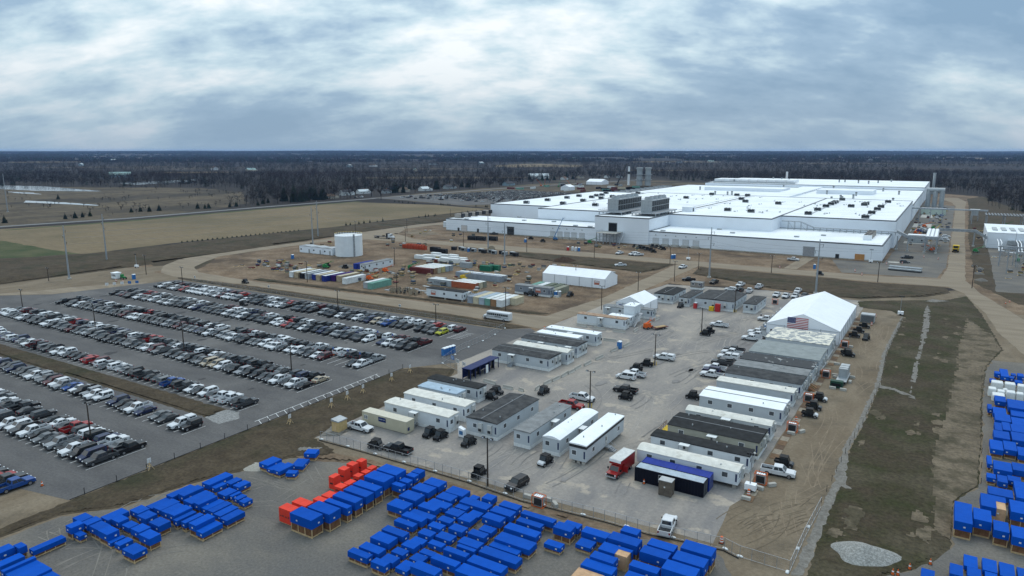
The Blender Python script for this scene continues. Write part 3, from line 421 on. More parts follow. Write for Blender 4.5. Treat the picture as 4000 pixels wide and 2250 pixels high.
for du, dv, pts in ((0, 0, [(-3.4, 186), (-2.7, 200), (-2.5, 230), (-1.6, 256), (-2.0, 290), (-3.4, 306), (-3.8, 288), (-3.3, 256), (-3.5, 226), (-3.7, 200)]), (0, 0, [(-10.6, 189.5), (-6, 187.6), (-2.2, 184), (-2.0, 182), (-6.4, 185.4), (-10.6, 187)]), (0, 0, [(-4.5, 307), (2, 309), (4, 313), (-2, 314)])):
    terrain('ditch_stones', pts, 0.06, M_SHOUL, 'line of pale stones and puddles in the grass ditch', 0.45, 0.14, 0.25, 2.0, 0.03, EASTG)

# roads
PER = [(-346, 225), (-347, 262), (-345, 300), (-342, 324), (-356, 372), (-362, 388), (-350, 431), (-335, 470), (-323, 470), (-337, 425), (-338, 400), (-322, 372), (-292, 355), (-221, 359.5), (-153, 360.3), (-73, 359.4), (-26, 360), (0, 368), (2.4, 404), (3.2, 520), (5.7, 856), (2, 920), (-14, 1000), (8, 1010), (16, 940), (14, 861), (11, 560), (9.6, 368), (14.2, 338), (25.7, 292), (40, 262), (36, 238), (22.3, 240), (17.5, 266), (14.8, 296), (8.7, 334), (3, 346.5), (-24.8, 343.8), (-70, 344.8), (-147, 346), (-211, 342.4), (-282, 342), (-318, 338), (-334, 312), (-336, 268), (-336, 225)]
sheet('perimeter_road', PER, 0.022, M_ROAD, 'pale packed dirt road in front of the factory', 4, 0.5)
sheet('haul_road', [(-344, 222), (-331, 205), (-314, 193), (-300, 190), (-247, 194.4), (-187, 194.8), (-139, 196), (-120, 195.6), (-109, 194), (-107.6, 222), (-104, 273), (-103.6, 345), (-114, 345), (-114.6, 336), (-112, 251), (-116, 211), (-122, 209.4), (-143, 208.4), (-197, 205.2), (-255, 201), (-300, 203), (-316, 212), (-326, 226), (-335, 240)], 0.026, M_ROAD, 'tan dirt road between the parking lot and the containers', 4, 0.6)
sheet('west_track', [(-331, 119), (-345, 130), (-341, 190), (-332, 206), (-322, 204), (-318, 190), (-312, 152), (-316, 140)], 0.018, M_DIRT2, 'dirt track at the lot entrance', 4, 0.8)
terrain('road_bank', [(-207, 341), (-148, 344), (-116, 343.6), (-116, 325), (-120, 312), (-160, 318), (-205, 326)], 0.016, M_SCRUB, 'low bank of dead grass below the factory road', 1.6, 0.3, 0.2, 2.5, 0.1)
terrain('road_bank', [(-102, 343), (-70, 342.6), (-25, 341.6), (2, 345), (4, 332), (-4, 318), (-26, 300), (-58, 303), (-99, 321)], 0.016, M_SCRUB, 'broad scrubby bank north of the white pickups', 1.6, 0.35, 0.2, 3.0, 0.1)
terrain('haul_verge', [(-262, 203), (-197, 207), (-143, 210), (-119, 211), (-116, 215), (-142, 213.4), (-200, 211), (-262, 208)], 0.030, M_SCRUB, 'grassy shoulder below the containers', 1.2, 0.2, 0.3, 1.0)
sheet('gravel_apron', [(-40, 362), (-1.4, 369), (1.6, 404), (2.4, 462), (-24, 462), (-25.6, 405), (-50, 404)], 0.018, M_GRAVEL, 'grey gravel apron at the factory corner', 3, 0.6)
sheet('gravel_apron', [(-25, 464), (2.4, 464), (5, 860), (-24, 900)], 0.018, M_GRAVEL, 'gravel work strip beside the factory', 4, 0.8)
sheet('scrub_ground', [(13, 364), (16, 352), (26, 320), (150, 330), (130, 700), (60, 800), (34, 1060), (17, 1000), (17, 860), (13, 560)], 0.014, M_SCRUB, 'brown scrubby ground beyond the eastern road', 5, 1.0)
sheet('substation_gravel', [(20, 345), (120, 360), (80, 560), (22, 500)], 0.020, M_GRAVEL, 'grey gravel of the utility yard', 4, 0.6)
sheet('door_ramp', [(-66, 360.4), (-60, 360.6), (-58.6, 404.6), (-64.6, 404.6)], 0.030, M_ROADV, 'pale ramp up to the factory roller door', 2, 0.2)
for i, (u0, u1, v0, v1) in enumerate(((-24, -14, 408, 413), (-22, -8, 500, 512), (-22, -12, 575, 590), (-22, -10, 610, 640), (-20, -4, 700, 740))):
    sheet('concrete_slab', [(u0, v0), (u1, v0), (u1, v1), (u0, v1)], 0.034, M_CONC, 'pale concrete slab beside the factory')
sheet('concrete_slab', [(-330, 400), (-300, 392), (-298, 372), (-322, 378)], 0.016, M_DIRT2, 'bare earth island at the factory corner', 2, 0.8)
# puddles and worn patches
for pts in ([(-106, 103), (-101, 100.4), (-100.6, 96.4), (-103.8, 94.2), (-105.4, 98)], [(-104, 88), (-101, 90), (-98.6, 90.2), (-101, 86)]):
    terrain('gully_stones', pts, 0.06, M_SHOUL, 'washed pale stones in the gully beside the fence', 0.45, 0.14, 0.3, 1.8, 0.05, BANK)

# painted stalls
ROWS = [('D1', 169.2, 2, -283, -128), ('D2', 150.7, 2, -285, -128), ('D3', 130.8, 2, -284, -128.5), ('D4', 110.4, 2, -285, -128.5), ('D5', 95.0, 1, -262, -130), ('D6', 80.4, 1, -230, -128.6), ('D7', 61.4, 2, -190, -128.6)]
ST = 2.76
mb = MB()
for nm, vn, k, ua, ub in ROWS:
    for i in range(int((ub - ua) / ST) + 2):
        u = ub - i * ST + 0.2
        for r in range(k):
            a = vn - 0.35 + r * 5.9; mb.add([(u - .06, a, 0), (u + .06, a, 0), (u + .06, a + 5.5, 0), (u - .06, a + 5.5, 0)], [(0, 1, 2, 3)], M_PAINT)
for i in range(6): mb.add([(-127.6 + .0, 169.6 + i * 1.5, 0), (-123.4, 169.6 + i * 1.5, 0), (-123.4, 169.75 + i * 1.5, 0), (-127.6, 169.75 + i * 1.5, 0)], [(0, 1, 2, 3)], M_PAINT)
for i in range(17):
    v = 93.5 + i * 2.3; mb.add([(-121.6, v, 0), (-119.5, v - 1.0, 0), (-119.5, v - .85, 0), (-121.6, v + .15, 0)], [(0, 1, 2, 3)], M_PAINT)
mb.add([(-121.75, 92.6, 0), (-121.6, 92.6, 0), (-121.6, 131, 0), (-121.75, 131, 0)], [(0, 1, 2, 3)], M_PAINT)
o = place(mb.build('stall_markings'), 0, 0, 0, 0.018); struct(o, 'white painted stall lines on the parking lot')

def ribbon(m, pts, w, mt, z=0.0):
    vs = []; n = len(pts)
    for i, p in enumerate(pts):
        a = Vector((*pts[max(0, i - 1)], 0)); c = Vector((*pts[min(n - 1, i + 1)], 0)); d = (c - a).normalized(); s = Vector((-d.y, d.x, 0)) * w / 2 * (.5 + .9 * abs(noise.noise(Vector((p[0] * .5, p[1] * .5, 3)))))
        vs += [(p[0] - s.x, p[1] - s.y, z), (p[0] + s.x, p[1] + s.y, z)]
    m.add(vs, [(2 * i, 2 * i + 2, 2 * i + 3, 2 * i + 1) for i in range(n - 1)], mt)
def tracks(name, region, n, mt, z, label, turn=0.05, L=(8, 30), base=None):
    m = MB(); rt = random.Random(len(label)); us = [p[0] for p in region]; vv = [p[1] for p in region]; k = 0
    while k < n:
        u, v = rt.uniform(min(us), max(us)), rt.uniform(min(vv), max(vv))
        if not inside(u, v, region): continue
        k += 1; a = (rt.uniform(0, 6.28) if base is None else base + rt.gauss(0, .22)); c = rt.gauss(0, turn); ln = rt.uniform(*L); P1 = []; P2 = []
        for q in range(int(ln / .8)):
            P1.append((u - .8 * math.sin(a), v + .8 * math.cos(a))); P2.append((u + .8 * math.sin(a), v - .8 * math.cos(a))); u += .8 * math.cos(a); v += .8 * math.sin(a); a += c * .8
            if not inside(u, v, region): break
        if len(P1) > 3: ribbon(m, P1, .24, mt, k * .0006); ribbon(m, P2, .24, mt, k * .0006 + .0003)
    if m.v: o = place(m.build(name), 0, 0, 0, z); struct(o, label)
YARDP = [(-71, 97), (-27, 98.5), (-46, 110), (-47, 250), (-62, 250), (-80, 205), (-81, 150), (-71, 130)]
TRK = mat('track_dust', (0.295, 0.268, 0.238), 0.95, vary=.12, scale=.5); TRK2 = mat('track_damp', (0.205, 0.190, 0.178), 0.95, vary=.15, scale=.5); TRD = mat('track_mud', (0.115, 0.080, 0.054), 0.95, vary=.2, scale=.5); TRDL = mat('track_pale', (0.205, 0.158, 0.110), 0.95, vary=.15, scale=.5)
tracks('tyre_tracks', YARDP, 70, TRK, .024, 'pale dusty tyre tracks across the paved yard', .03, (10, 40), R(90)); tracks('tyre_tracks', YARDP, 40, TRK2, .070, 'dark damp tyre tracks across the paved yard', .05, (6, 25), R(85))
tracks('tyre_tracks', [(-23, 98), (-13, 98), (-13.5, 143), (-12, 190), (-12.6, 260), (-19, 262), (-18, 120)], 34, TRDL, .022, 'pale tyre ruts along the eastern dirt track', .02, (10, 40), R(90)); tracks('tyre_tracks', [(-27, 97), (-14, 97), (-13.5, 120), (-24, 116)], 16, mat('track_corner', (0.125, 0.098, 0.068), .95, vary=.2, scale=.5), .025, 'muddy tyre ruts at the yard corner', .05, (4, 14), R(60))
tracks('tyre_tracks', [(-112, 58), (-104, 70), (-98, 82), (-88, 88), (-90, 60), (-88, 42), (-112, 42)], 34, mat('track_gravel', (0.185, 0.168, 0.145), .95, vary=.15, scale=.5), .016, 'tyre tracks swept across the crate yard gravel', .05, (8, 26))
LAYP = [(-330, 212), (-260, 212), (-122, 216), (-119, 300), (-210, 336), (-330, 336)]
tracks('tyre_tracks', LAYP, 120, TRD, .008, 'dark muddy ruts through the laydown yard', .05, (8, 40)); tracks('tyre_tracks', LAYP, 80, TRDL, .084, 'pale ruts through the laydown yard', .04, (8, 40))
tracks('tyre_tracks', [(-300, 364), (-30, 364), (-30, 404), (-300, 404)], 80, TRD, .008, 'muddy ruts before the factory front', .05, (8, 30), 0.0)
tracks('tyre_tracks', [(-102, 300), (0, 330), (5, 342), (-100, 342)], 26, TRD, .05, 'muddy ruts on the scrubby bank', .04, (10, 30), .1)
for i in range(26):                                     # damp patches and oil stains
    u, v = [(-64 + random.uniform(-8, 12), random.uniform(100, 240)), (random.uniform(-290, -128), random.choice([106, 127, 147, 166.5]) + random.uniform(-1.5, 1.5))][i % 2]; r = random.uniform(.5, 1.8)
    sheet('damp_stain', [(u + r * random.uniform(.5, 1.1) * math.cos(a * .63), v + r * 1.6 * random.uniform(.5, 1.1) * math.sin(a * .63)) for a in range(10)], .100 if i % 2 == 0 else .030, TRK2 if i % 2 == 0 else mat('oil_stain', (0.060, 0.058, 0.058), .9, vary=.15), 'dark damp stain on the paving', .6, .15)
# ------------------------------------------------------------------ factory
def win_part(par, x0, x1, z0, z1, face, at, m=None, fr=0.07, name='window', proud=0.03):
    """a framed window; face '-v' lies in the plane y=at, '+u' in the plane x=at, '-u' likewise"""
    f = MB(); g = MB(); m = m or M_WIN; mf = MATS.get('white_trim') or mat('white_trim', (0.72, 0.73, 0.74), 0.5, vary=0.04)
    def bx(b, a0, a1, q0, q1, d0, d1, mm):
        if face == '-v': b.box(a0, a1, at - d1, at - d0, q0, q1, mm)
        elif face == '+u': b.box(at + d0, at + d1, a0, a1, q0, q1, mm)
        else: b.box(at - d1, at - d0, a0, a1, q0, q1, mm)
    for a0, a1, q0, q1 in ((x0, x1, z0, z0 + fr), (x0, x1, z1 - fr, z1), (x0, x0 + fr, z0 + fr, z1 - fr), (x1 - fr, x1, z0 + fr, z1 - fr)): bx(f, a0, a1, q0, q1, 0.0, proud, mf)
    o = f.build(name, par); bx(g, x0 + fr, x1 - fr, z0 + fr, z1 - fr, 0.0, proud * 0.5, m); g.build('pane', o); return o
def factory():
    t = thing('factory', 'huge white flat roofed factory with stepped low and tall blocks', 'factory', 0, 0)
    H, HL, HM = 16.0, 8.3, 12.6
    blocks = [  # u0,u1,v0,v1,height,wall name
        (-308, -190, 409, 441.2, HL), (-154, -27, 409, 470.0, HL), (-190, -154, 408.4, 445, H), (-250, -154, 441.2, 662, H), (-303, -250, 460, 650, H), (-154, -90, 445, 662, H), (-90, -25.4, 470, 662, H),
        (-290, -25.0, 662, 905, HM), (-268, -24.4, 905, 1088, H)]
    for i, (u0, u1, v0, v1, h) in enumerate(blocks):
        w = MB(); e = 0.0; w.box(u0, u1, v0, v1, 0, h - 0.4, M_WALL); w.build('wall', t)
        r = MB(); r.box(u0 + 0.5, u1 - 0.5, v0 + 0.5, v1 - 0.5, h - 0.4, h, M_ROOFW); ro = r.build('roof', t)
        c = MB()
        for a in ((u0, u1, v0, v0 + 0.5), (u0, u1, v1 - 0.5, v1), (u0, u0 + 0.5, v0 + 0.5, v1 - 0.5), (u1 - 0.5, u1, v0 + 0.5, v1 - 0.5)):
            c.box(a[0] - .03, a[1] + .03, a[2] - .03, a[3] + .03, h - 0.398, h + 0.25, M_COPE)
        c.build('parapet_coping', ro)
    # raised roof boxes on the middle section
    for (u0, u1, v0, v1, z0, z1) in ((-118, -66, 790, 830, HM, HM + 4), (-236, -152, 795, 835, HM, HM + 3.4), (-150, -128, 690, 905, HM, HM + 1.6), (-153.4, -147, 468, 476, H, H + 3.2)):
        m = MB(); m.box(u0, u1, v0, v1, z0 - 0.2, z1 - 0.2, M_WALL); k = m.build('roof_monitor', t)
        m = MB(); m.box(u0 - .1, u1 + .1, v0 - .1, v1 + .1, z1 - 0.2, z1, M_ROOFW); m.build('monitor_roof', k)
    for i in range(10):
        m = MB(); v = 770 + i * 12; m.box(-128.05, -127.9, v, v + 4, HM + 0.3, HM + 1.2, M_WIN); m.build('monitor_window', t)
    d = MB(); d.box(-147, -146.9, 471, 473.2, H, H + 2.4, M_DARK); d.build('roof_door', t)
    # roof top units
    units = []
    units = [(u, min(v, 655), H) for u, v in [(-279.6, 475.1), (-279.0, 508.0), (-279.0, 542.5), (-280.8, 569.1), (-251.4, 482.2), (-251.7, 517.8), (-263.9, 559.7), (-269.4, 581.3), (-269.5, 593.4), (-278.1, 621.4), (-223.3, 480.1), (-251.8, 553.0), (-252.0, 576.8), (-251.1, 634.2), (-192.2, 595.9), (-187.2, 683.3), (-164.5, 693.4), (-155.1, 691.5), (-148.0, 604.8), (-137.9, 576.9), (-128.3, 488.7), (-111.9, 485.1), (-111.3, 568.6), (-76.6, 487.6), (-76.3, 522.7), (-76.1, 558.1), (-76.0, 582.9), (-75.9, 595.5), (-76.0, 607.1), (-75.4, 640.7), (-60.5, 567.7), (-54.0, 589.2), (-53.8, 600.3), (-42.7, 479.1), (-42.4, 514.9), (-41.9, 549.0), (-41.7, 573.7), (-41.2, 631.2)]]
    src = None
    for u, v, z in units:
        if src is None:
            m = MB(); m.box(-2.2, 2.2, -1.3, 1.3, 0.35, 2.1, M_GREYM); m.box(-2.1, 2.1, -1.34, -1.3, 0.55, 1.95, M_DARK); m.box(-2.1, 2.1, -1.2, 1.2, 0, 0.35, M_DARK); m.cyl(-1.0, 0, 2.1, 2.3, 0.65, M_DARK); m.cyl(1.0, 0, 2.1, 2.3, 0.65, M_DARK)
            src = m.build('rooftop_unit', t); o = src
        else:
            o = src.copy(); COL.objects.link(o); o.parent = t
        o.location = (u, v, z)
    sv = None
    for i in range(34):
        u = random.uniform(-255, -35); v = random.choice([random.uniform(680, 890), random.uniform(920, 1075)]); z = HM if v < 900 else H
        if -152 < u < -126 or (-118 < u < -66 and 788 < v < 832) or (-236 < u < -152 and 793 < v < 837): continue
        if sv is None:
            m = MB(); m.cyl(0, 0, 0, 3.2, 0.9, M_GREYM); m.cyl(0, 0, 3.2, 3.8, 1.2, M_DARK, 0.7); sv = m.build('exhaust_vent', t); o = sv
        else: o = sv.copy(); COL.objects.link(o); o.parent = t
        o.location = (u, v, z)
    # condensers on the low roof
    for k in range(5):
        m = MB(); m.box(-305.5 + 0, -300, 416 + k * 9, 420 + k * 9, HL, HL + 3, mat('tan_unit', (0.30, 0.27, 0.24), 0.6)); m.box(-300, -298.6, 416.5 + k * 9, 419.5 + k * 9, HL + 0.8, HL + 3.4, M_DARK); m.build('condenser', t)
    for k in range(4):
        m = MB(); m.box(-38.5, -34.5, 430 + k * 8.2, 435 + k * 8.2, HL, HL + 2.6, M_WHITE if k == 0 else mat('tan_unit', (0.30, 0.27, 0.24), 0.6)); m.cyl(-37.4, 432.5 + k * 8.2, HL + 2.6, HL + 2.9, 0.9, M_DARK); m.cyl(-35.5, 432.5 + k * 8.2, HL + 2.6, HL + 2.9, 0.9, M_DARK); m.build('condenser', t)
    for u, v in ((-195, 412), (-206, 413), (-147, 414), (-292, 412), (-252, 425), (-120, 440), (-108, 425), (-100, 450), (-72, 425), (-60, 440), (-140, 450), (-230, 428), (-268, 445)):
        m = MB(); m.box(u - 1.3, u + 1.3, v - 1, v + 1, HL, HL + 0.7, M_GREYM); m.build('roof_hatch', t)
    for v in (470.5 + 62, 470.5 + 128):
        m = MB(); m.box(-300, -27, v, v + .25, H, H + 0.03, M_GREYM); m.build('roof_seam', t)
    for u in (-160, -150.2):
        m = MB(); m.box(u, u + .3, 480, 660, H, H + 0.05, M_DARK); m.build('roof_pipe', t)
    for u, v0, v1 in ([(-76.4, 487.6, 640.7), (-42.4, 479.1, 631.2)]):
        m = MB(); m.box(u, u + .9, v0, v1, H, H + 0.35, M_GREYM); m.build('duct', t)
    sm = None
    for i in range(70):                                  # small penetrations, hatches and walkway pads
        u = random.uniform(-245, -30); v = random.uniform(482, 655)
        if sm is None:
            m = MB(); m.box(-.7, .7, -.5, .5, 0, .5, M_GREYM); m.cyl(1.6, 0, 0, 1.0, .18, M_GREYM, n=6); sm = m.build('roof_curb', t); o = sm
        else: o = sm.copy(); COL.objects.link(o); o.parent = t
        o.location = (u, v, H); o.rotation_euler = (0, 0, random.choice([0, 1.57]))
    PADM = mat('walkway_pad', (0.60, 0.615, 0.62), .7, vary=.06)
    for i in range(24):
        u = random.uniform(-240, -40); v = random.uniform(485, 640); m = MB(); m.box(u, u + random.uniform(3, 9), v, v + .9, H, H + .02 + .002 * (i % 5), PADM); m.build('walkway_pad', t)
    for u in range(-290, -30, 26):
        m = MB(); m.box(u, u + .12, 472 if u > -90 else 464, 661, H, H + .012, PADM); m.build('membrane_seam', t)
    # doors in the front wall
    DW = mat('dock_door', (0.55, 0.56, 0.57), 0.6, vary=0.06)
    for i, u in enumerate((-220.5, -215.3, -210.1, -204.9, -199.2, -149.6, -143.4, -137.2, -131.0, -124.8)):
        f = MB(); f.box(u - 1.9, u + 1.9, 408.9, 409.0, 1.2, 4.6, M_GREYM); d = f.build('dock_door', t)
        for k in range(5):
            g = MB(); g.box(u - 1.75, u + 1.75, 408.84, 408.9, 1.28 + k * 0.66, 1.9 + k * 0.66, DW); g.build('panel', d)
        g = MB(); g.box(u - 2.3, u + 2.3, 407.4, 409.0, 0, 1.15, M_CONC); g.build('dock_leveler', t)
        g = MB(); g.box(u - 0.25, u + 0.25, 408.6, 409, 6.2, 6.5, M_DARK); g.build('wall_light', t)
    for u, w, h, mm in ((-62.5, 3.0, 5.4, mat('roller_door', (0.30, 0.30, 0.31), 0.6, ribs=('Z', 3.0, 0.02))), (-253.2, 2.9, 5.6, M_DARK), (-292, 2.6, 4.4, mat('pale_door', (0.55, 0.50, 0.47), 0.6))):
        f = MB(); f.box(u - w, u + w, 408.88, 409, 0, h, M_GREYM); d = f.build('roller_door', t); g = MB(); g.box(u - w + .25, u + w - .25, 408.82, 408.88, 0.02, h - .25, mm); g.build('door_curtain', d)
    for u, w, h, mm in ((-48.2, 0.9, 2.4, M_DARK), (-280.2, 0.8, 2.6, M_DARK), (-297, 0.8, 2.4, M_DARK), (-37.4, 2.3, 3.2, mat('plywood_door', (0.45, 0.22, 0.08), 0.8))):
        f = MB(); f.box(u - w, u + w, 408.85, 409, 0, h, mm); f.build('door', t)
    g = MB(); g.box(-180.4, -175.0, 408.3, 408.42, 6.8, 12.0, M_BLACK); g.box(-180.7, -174.7, 408.36, 408.44, 6.8, 12.4, M_GREYM); g.build('tower_opening', t)
    g = MB(); g.box(-308, -27, 408.96, 409.0, 0.0, 0.5, M_CONC); g.build('plinth', t)
    return t
factory()

def steel_platform():
    t = thing('loading_platform', 'grey steel loading platform below the dark factory opening', 'platform', -177, 402)
    a = MB(); a.box(-7, 6, -4.5, 6.2, 6.6, 6.85, M_CONC); a.build('deck', t)
    for x in (-6.8, -2.2, 2.4):
        for y in (-4.2, 0.6, 5.6):
            b = MB(); b.box(x - .2, x + .2, y - .2, y + .2, 0, 6.6, M_STEEL); b.build('column', t)
    b = MB()
    for z in (2.4, 4.6):
        b.bar((-6.8, -4.2, z), (2.4, -4.2, z), .2, M_STEEL); b.bar((2.4, -4.2, z), (2.4, 5.6, z), .2, M_STEEL)
    b.bar((-6.8, -4.2, 2.4), (-2.2, -4.2, 6.4), .15, M_STEEL); b.bar((2.4, -4.2, 2.4), (-2.2, -4.2, 6.4), .15, M_STEEL); b.build('bracing', t)
    b = MB()
    for z in (7.4, 7.95): b.bar((-7, -4.4, z), (6, -4.4, z), .07, M_STEEL); b.bar((-7, -4.4, z), (-7, 6, z), .07, M_STEEL); b.bar((6, -4.4, z), (6, 4, z), .07, M_STEEL)
    for x in range(-7, 7, 2): b.bar((x, -4.4, 6.85), (x, -4.4, 7.95), .07, M_STEEL)
    b.build('railing', t)
    b = MB()
    for i in range(11): b.box(6.2, 8.2, -4 + i * .75, -3.3 + i * .75, 0.3 + i * .57, .38 + i * .57, M_STEEL)
    b.bar((6.2, -4, .3), (6.2, 4.2, 6.7), .25, M_STEEL); b.bar((8.2, -4, .3), (8.2, 4.2, 6.7), .25, M_STEEL); b.bar((8.2, -4, 1.3), (8.2, 4.2, 7.7), .07, M_STEEL); b.build('stair', t)
steel_platform()

def cooling_tower(u0, v0, lv, cells, label):
    t = thing('cooling_tower', label, 'cooling tower', u0, v0, z=16.0)
    p = MB(); p.box(-4.5, 12, -5, lv + 3, 1.6, 2.2, M_STEEL)
    for y in range(-4, int(lv) + 3, 6):
        for x in (-4, 11.5): p.box(x - .25, x + .25, y - .25, y + .25, 0, 1.6, M_STEEL)
    p.build('platform', t)
    b = MB(); b.box(0, 7.4, 0, lv, 2.2, 9.8, M_GREYM); b.build('casing', t)
    n = cells * 2
    for i in range(n):
        y0 = i * lv / n + .3; y1 = (i + 1) * lv / n - .3
        for z0, z1 in ((2.7, 5.7), (6.1, 9.2)):
            g = MB(); g.box(7.4, 7.5, y0, y1, z0, z1, M_BLACK)
            for k in range(4): g.box(7.5, 7.56, y0, y1, z0 + .3 + k * .72, z0 + .36 + k * .72, M_STEEL)
            g.build('louver', t)
    for i in range(cells):
        f = MB(); f.cyl(3.7, (i + .5) * lv / cells, 9.8, 11.6, 2.9, M_GREYM, 2.5, n=16); f.cyl(3.7, (i + .5) * lv / cells, 11.5, 11.62, 2.3, M_DARK, n=16); f.build('fan_stack', t)
    r = MB()
    for z in (2.8, 3.3): r.bar((-4.4, -4.8, z), (12, -4.8, z), .08, M_STEEL); r.bar((-4.4, -4.8, z), (-4.4, lv + 3, z), .08, M_STEEL)
    for z in (10.3, 10.8): r.bar((0, 0, z), (7.4, 0, z), .07, M_STEEL); r.bar((0, 0, z), (0, lv, z), .07, M_STEEL)
    for y in range(-4, int(lv) + 3, 3): r.bar((-4.4, y, 2.2), (-4.4, y, 3.3), .08, M_STEEL)
    r.build('railing', t)
cooling_tower(-188.5, 424, 40, 5, 'longer grey cooling tower with five fans on the factory roof')
cooling_tower(-166.5, 426, 32, 4, 'shorter grey cooling tower with four fans on the factory roof')

def pipe_trestle():
    t = thing('pipe_trestle', 'grey steel pipe trestle running along the low factory roof', 'pipe rack', -88, 463, z=8.3)
    for k in range(3):
        b = MB(); y = k * 1.1
        b.bar((0, y, 5.2), (11, y, 5.2), .5, M_STEEL, n=8); b.bar((11, y, 5.2), (19, y, 2.0), .5, M_STEEL, n=8); b.bar((19, y, 2.0), (64, y, 2.0), .5, M_STEEL, n=8); b.build('pipe', t)
    for i in range(17):
        x = 4 + i * 3.7; z = 5.0 if x < 11 else (max(2.0, 5.2 - (x - 11) * .4) - .3)
        b = MB(); b.bar((x, -.3, 0), (x, -.3, z), .22, M_STEEL); b.bar((x, 2.5, 0), (x, 2.5, z), .22, M_STEEL); b.bar((x, -.3, z), (x, 2.5, z), .22, M_STEEL)
        if i % 2: b.bar((x, -.3, 0), (x - 3.5, -.3, z), .12, M_STEEL)
        b.build('trestle_bent', t)
pipe_trestle()
def pipe_bridge():
    t = thing('pipe_bridge', 'elevated pipe bridge crossing the haul road beside the factory', 'pipe bridge', 0, 0)
    runs = [((-24, 463, 10.3), (-18, 458, 8.0)), ((-18, 458, 8.0), (-9.4, 456.5, 8.0)), ((-9.4, 456.5, 8.0), (-3.6, 456.5, 8.2)), ((-4.0, 502, 9.0), (15, 502, 9.0)), ((15, 502, 9.0), (21, 500.5, 5.4))]
    for a, b_ in runs:
        m = MB()
        for dz in (0, 0.9): m.bar((a[0], a[1], a[2] + dz), (b_[0], b_[1], b_[2] + dz), .7, M_STEEL)
        m.bar((a[0], a[1] + 1.4, a[2] + .45), (b_[0], b_[1] + 1.4, b_[2] + .45), .9, M_GREYM, n=8); m.build('pipe_run', t)
    m = MB(); m.box(-9.6, -3.4, 456, 503, 8.0, 9.4, M_STEEL); d = m.build('duct_deck', t)
    for k in range(3):
        m = MB(); m.box(-9.2 + k * 2.0, -7.9 + k * 2.0, 456.2, 502.8, 9.4, 9.7, M_WHITE); m.build('cover_panel', d)
    for u, v in ((-23.5, 462.5), (-17.9, 458.3), (-9.4, 456.2), (-3.8, 456.5), (-9.4, 480), (-3.8, 480), (-9.4, 502), (-3.8, 502), (14.6, 502), (20, 500.6)):
        m = MB(); m.box(u - .3, u + .3, v - .3, v + .3, 0, 8.2, M_STEEL); k = m.build('column', t); m = MB(); m.box(u - .7, u + .7, v - .7, v + .7, 0, .9, M_CONC); m.build('footing', k)
    m = MB(); m.bar((-9.4, 456.2, 1), (-3.8, 456.5, 7.5), .25, M_STEEL); m.bar((-3.8, 456.5, 1), (-9.4, 456.2, 7.5), .25, M_STEEL); m.build('bracing', t)
    t = thing('pipe_bridge', 'long thin pipe rack crossing the road beyond the covered bridge', 'pipe bridge', 0, 0)
    m = MB(); m.box(-25, 26, 655, 657.5, 10.4, 11.4, M_STEEL); m.build('pipe_run', t)
    for u in (-20, -12, -4, 16, 25): m = MB(); m.box(u - .3, u + .3, 655.9, 656.5, 0, 10.4, M_STEEL); m.build('column', t)
pipe_bridge()

def box_building(name, label, cat, u0, u1, v0, v1, h, wm, rm, wins=0, over=0.15, z=0):
    t = thing(name, label, cat, u0, v0, z=z); a, b = u1 - u0, v1 - v0
    m = MB(); m.box(0, a, 0, b, 0, h, wm); m.build('wall', t); m = MB(); m.box(-over, a + over, -over, b + over, h, h + .25, rm); m.build('roof', t)
    for i in range(wins):
        x = (i + .5) * a / wins; win_part(t, x - .6, x + .6, 1.1, 2.2, '-v', 0.0)
    return t
t = box_building('utility_building', 'long white utility building beside the eastern pipe bridge', 'building', 21, 72, 502, 560, 9.0, M_WALL, M_ROOFW)
for i in range(8):
    m = MB(); m.box(3 + i * 4.5, 5.4 + i * 4.5, 12, 30, 9.25, 9.8, M_GREYM); m.build('roof_duct', t)
for i in range(3):
    m = MB(); m.box(10 + i * 11, 17 + i * 11, -4, 0, 3.0, 5.2, M_GREYM); m.build('wall_louver', t)
box_building('site_shed', 'pale green low shed with four windows beside the factory', 'building', -21, -2, 735, 745, 5.2, mat('pale_green', (0.42, 0.48, 0.42), 0.6), M_ROOFW, 4)
box_building('modular_office', 'grey modular office with white roof below the covered pipe bridge', 'building', -20, -9.8, 505, 512, 4.6, M_GREYM, M_WHITE, 2)
t = thing('steel_canopy', 'open steel canopy with slatted roof in the eastern yard', 'canopy', 24, 632)
for x in (1, 12, 23):
    for y in (1, 22): m = MB(); m.box(x - .3, x + .3, y - .3, y + .3, 0, 9, M_STEEL); m.build('column', t)
for i in range(13): m = MB(); m.box(i * 1.95, i * 1.95 + 1.1, 0, 23, 9 + .06 * (i % 2), 9.5 + .06 * (i % 2), mat('canopy_steel', (0.16, 0.17, 0.18), .6)); m.build('slat', t)
t = thing('steel_tower', 'small square steel stair tower beside the canopy', 'tower', 15, 690)
m = MB(); m.box(0, 7, 0, 6, 8.5, 9.2, M_GREYM); m.build('roof', t); m = MB(); m.box(1, 6, 1, 5, 4.2, 8.5, M_GREYM); m.build('cabin', t)
for x, y in ((1, 1), (6, 1), (1, 5), (6, 5)): m = MB(); m.box(x - .2, x + .2, y - .2, y + .2, 0, 4.2, M_STEEL); m.build('column', t)
t = thing('exhaust_duct', 'big grey air duct with elbow beside the factory end', 'duct', -19, 838)
for x in (0, 6, 12): m = MB(); m.cyl(x, 0, 0, 17, 2.2, M_GREYM, n=12); m.build('riser', t)
m = MB(); m.bar((-2, 0, 17), (14, 0, 17), 4.6, M_GREYM, n=10); m.build('header', t)
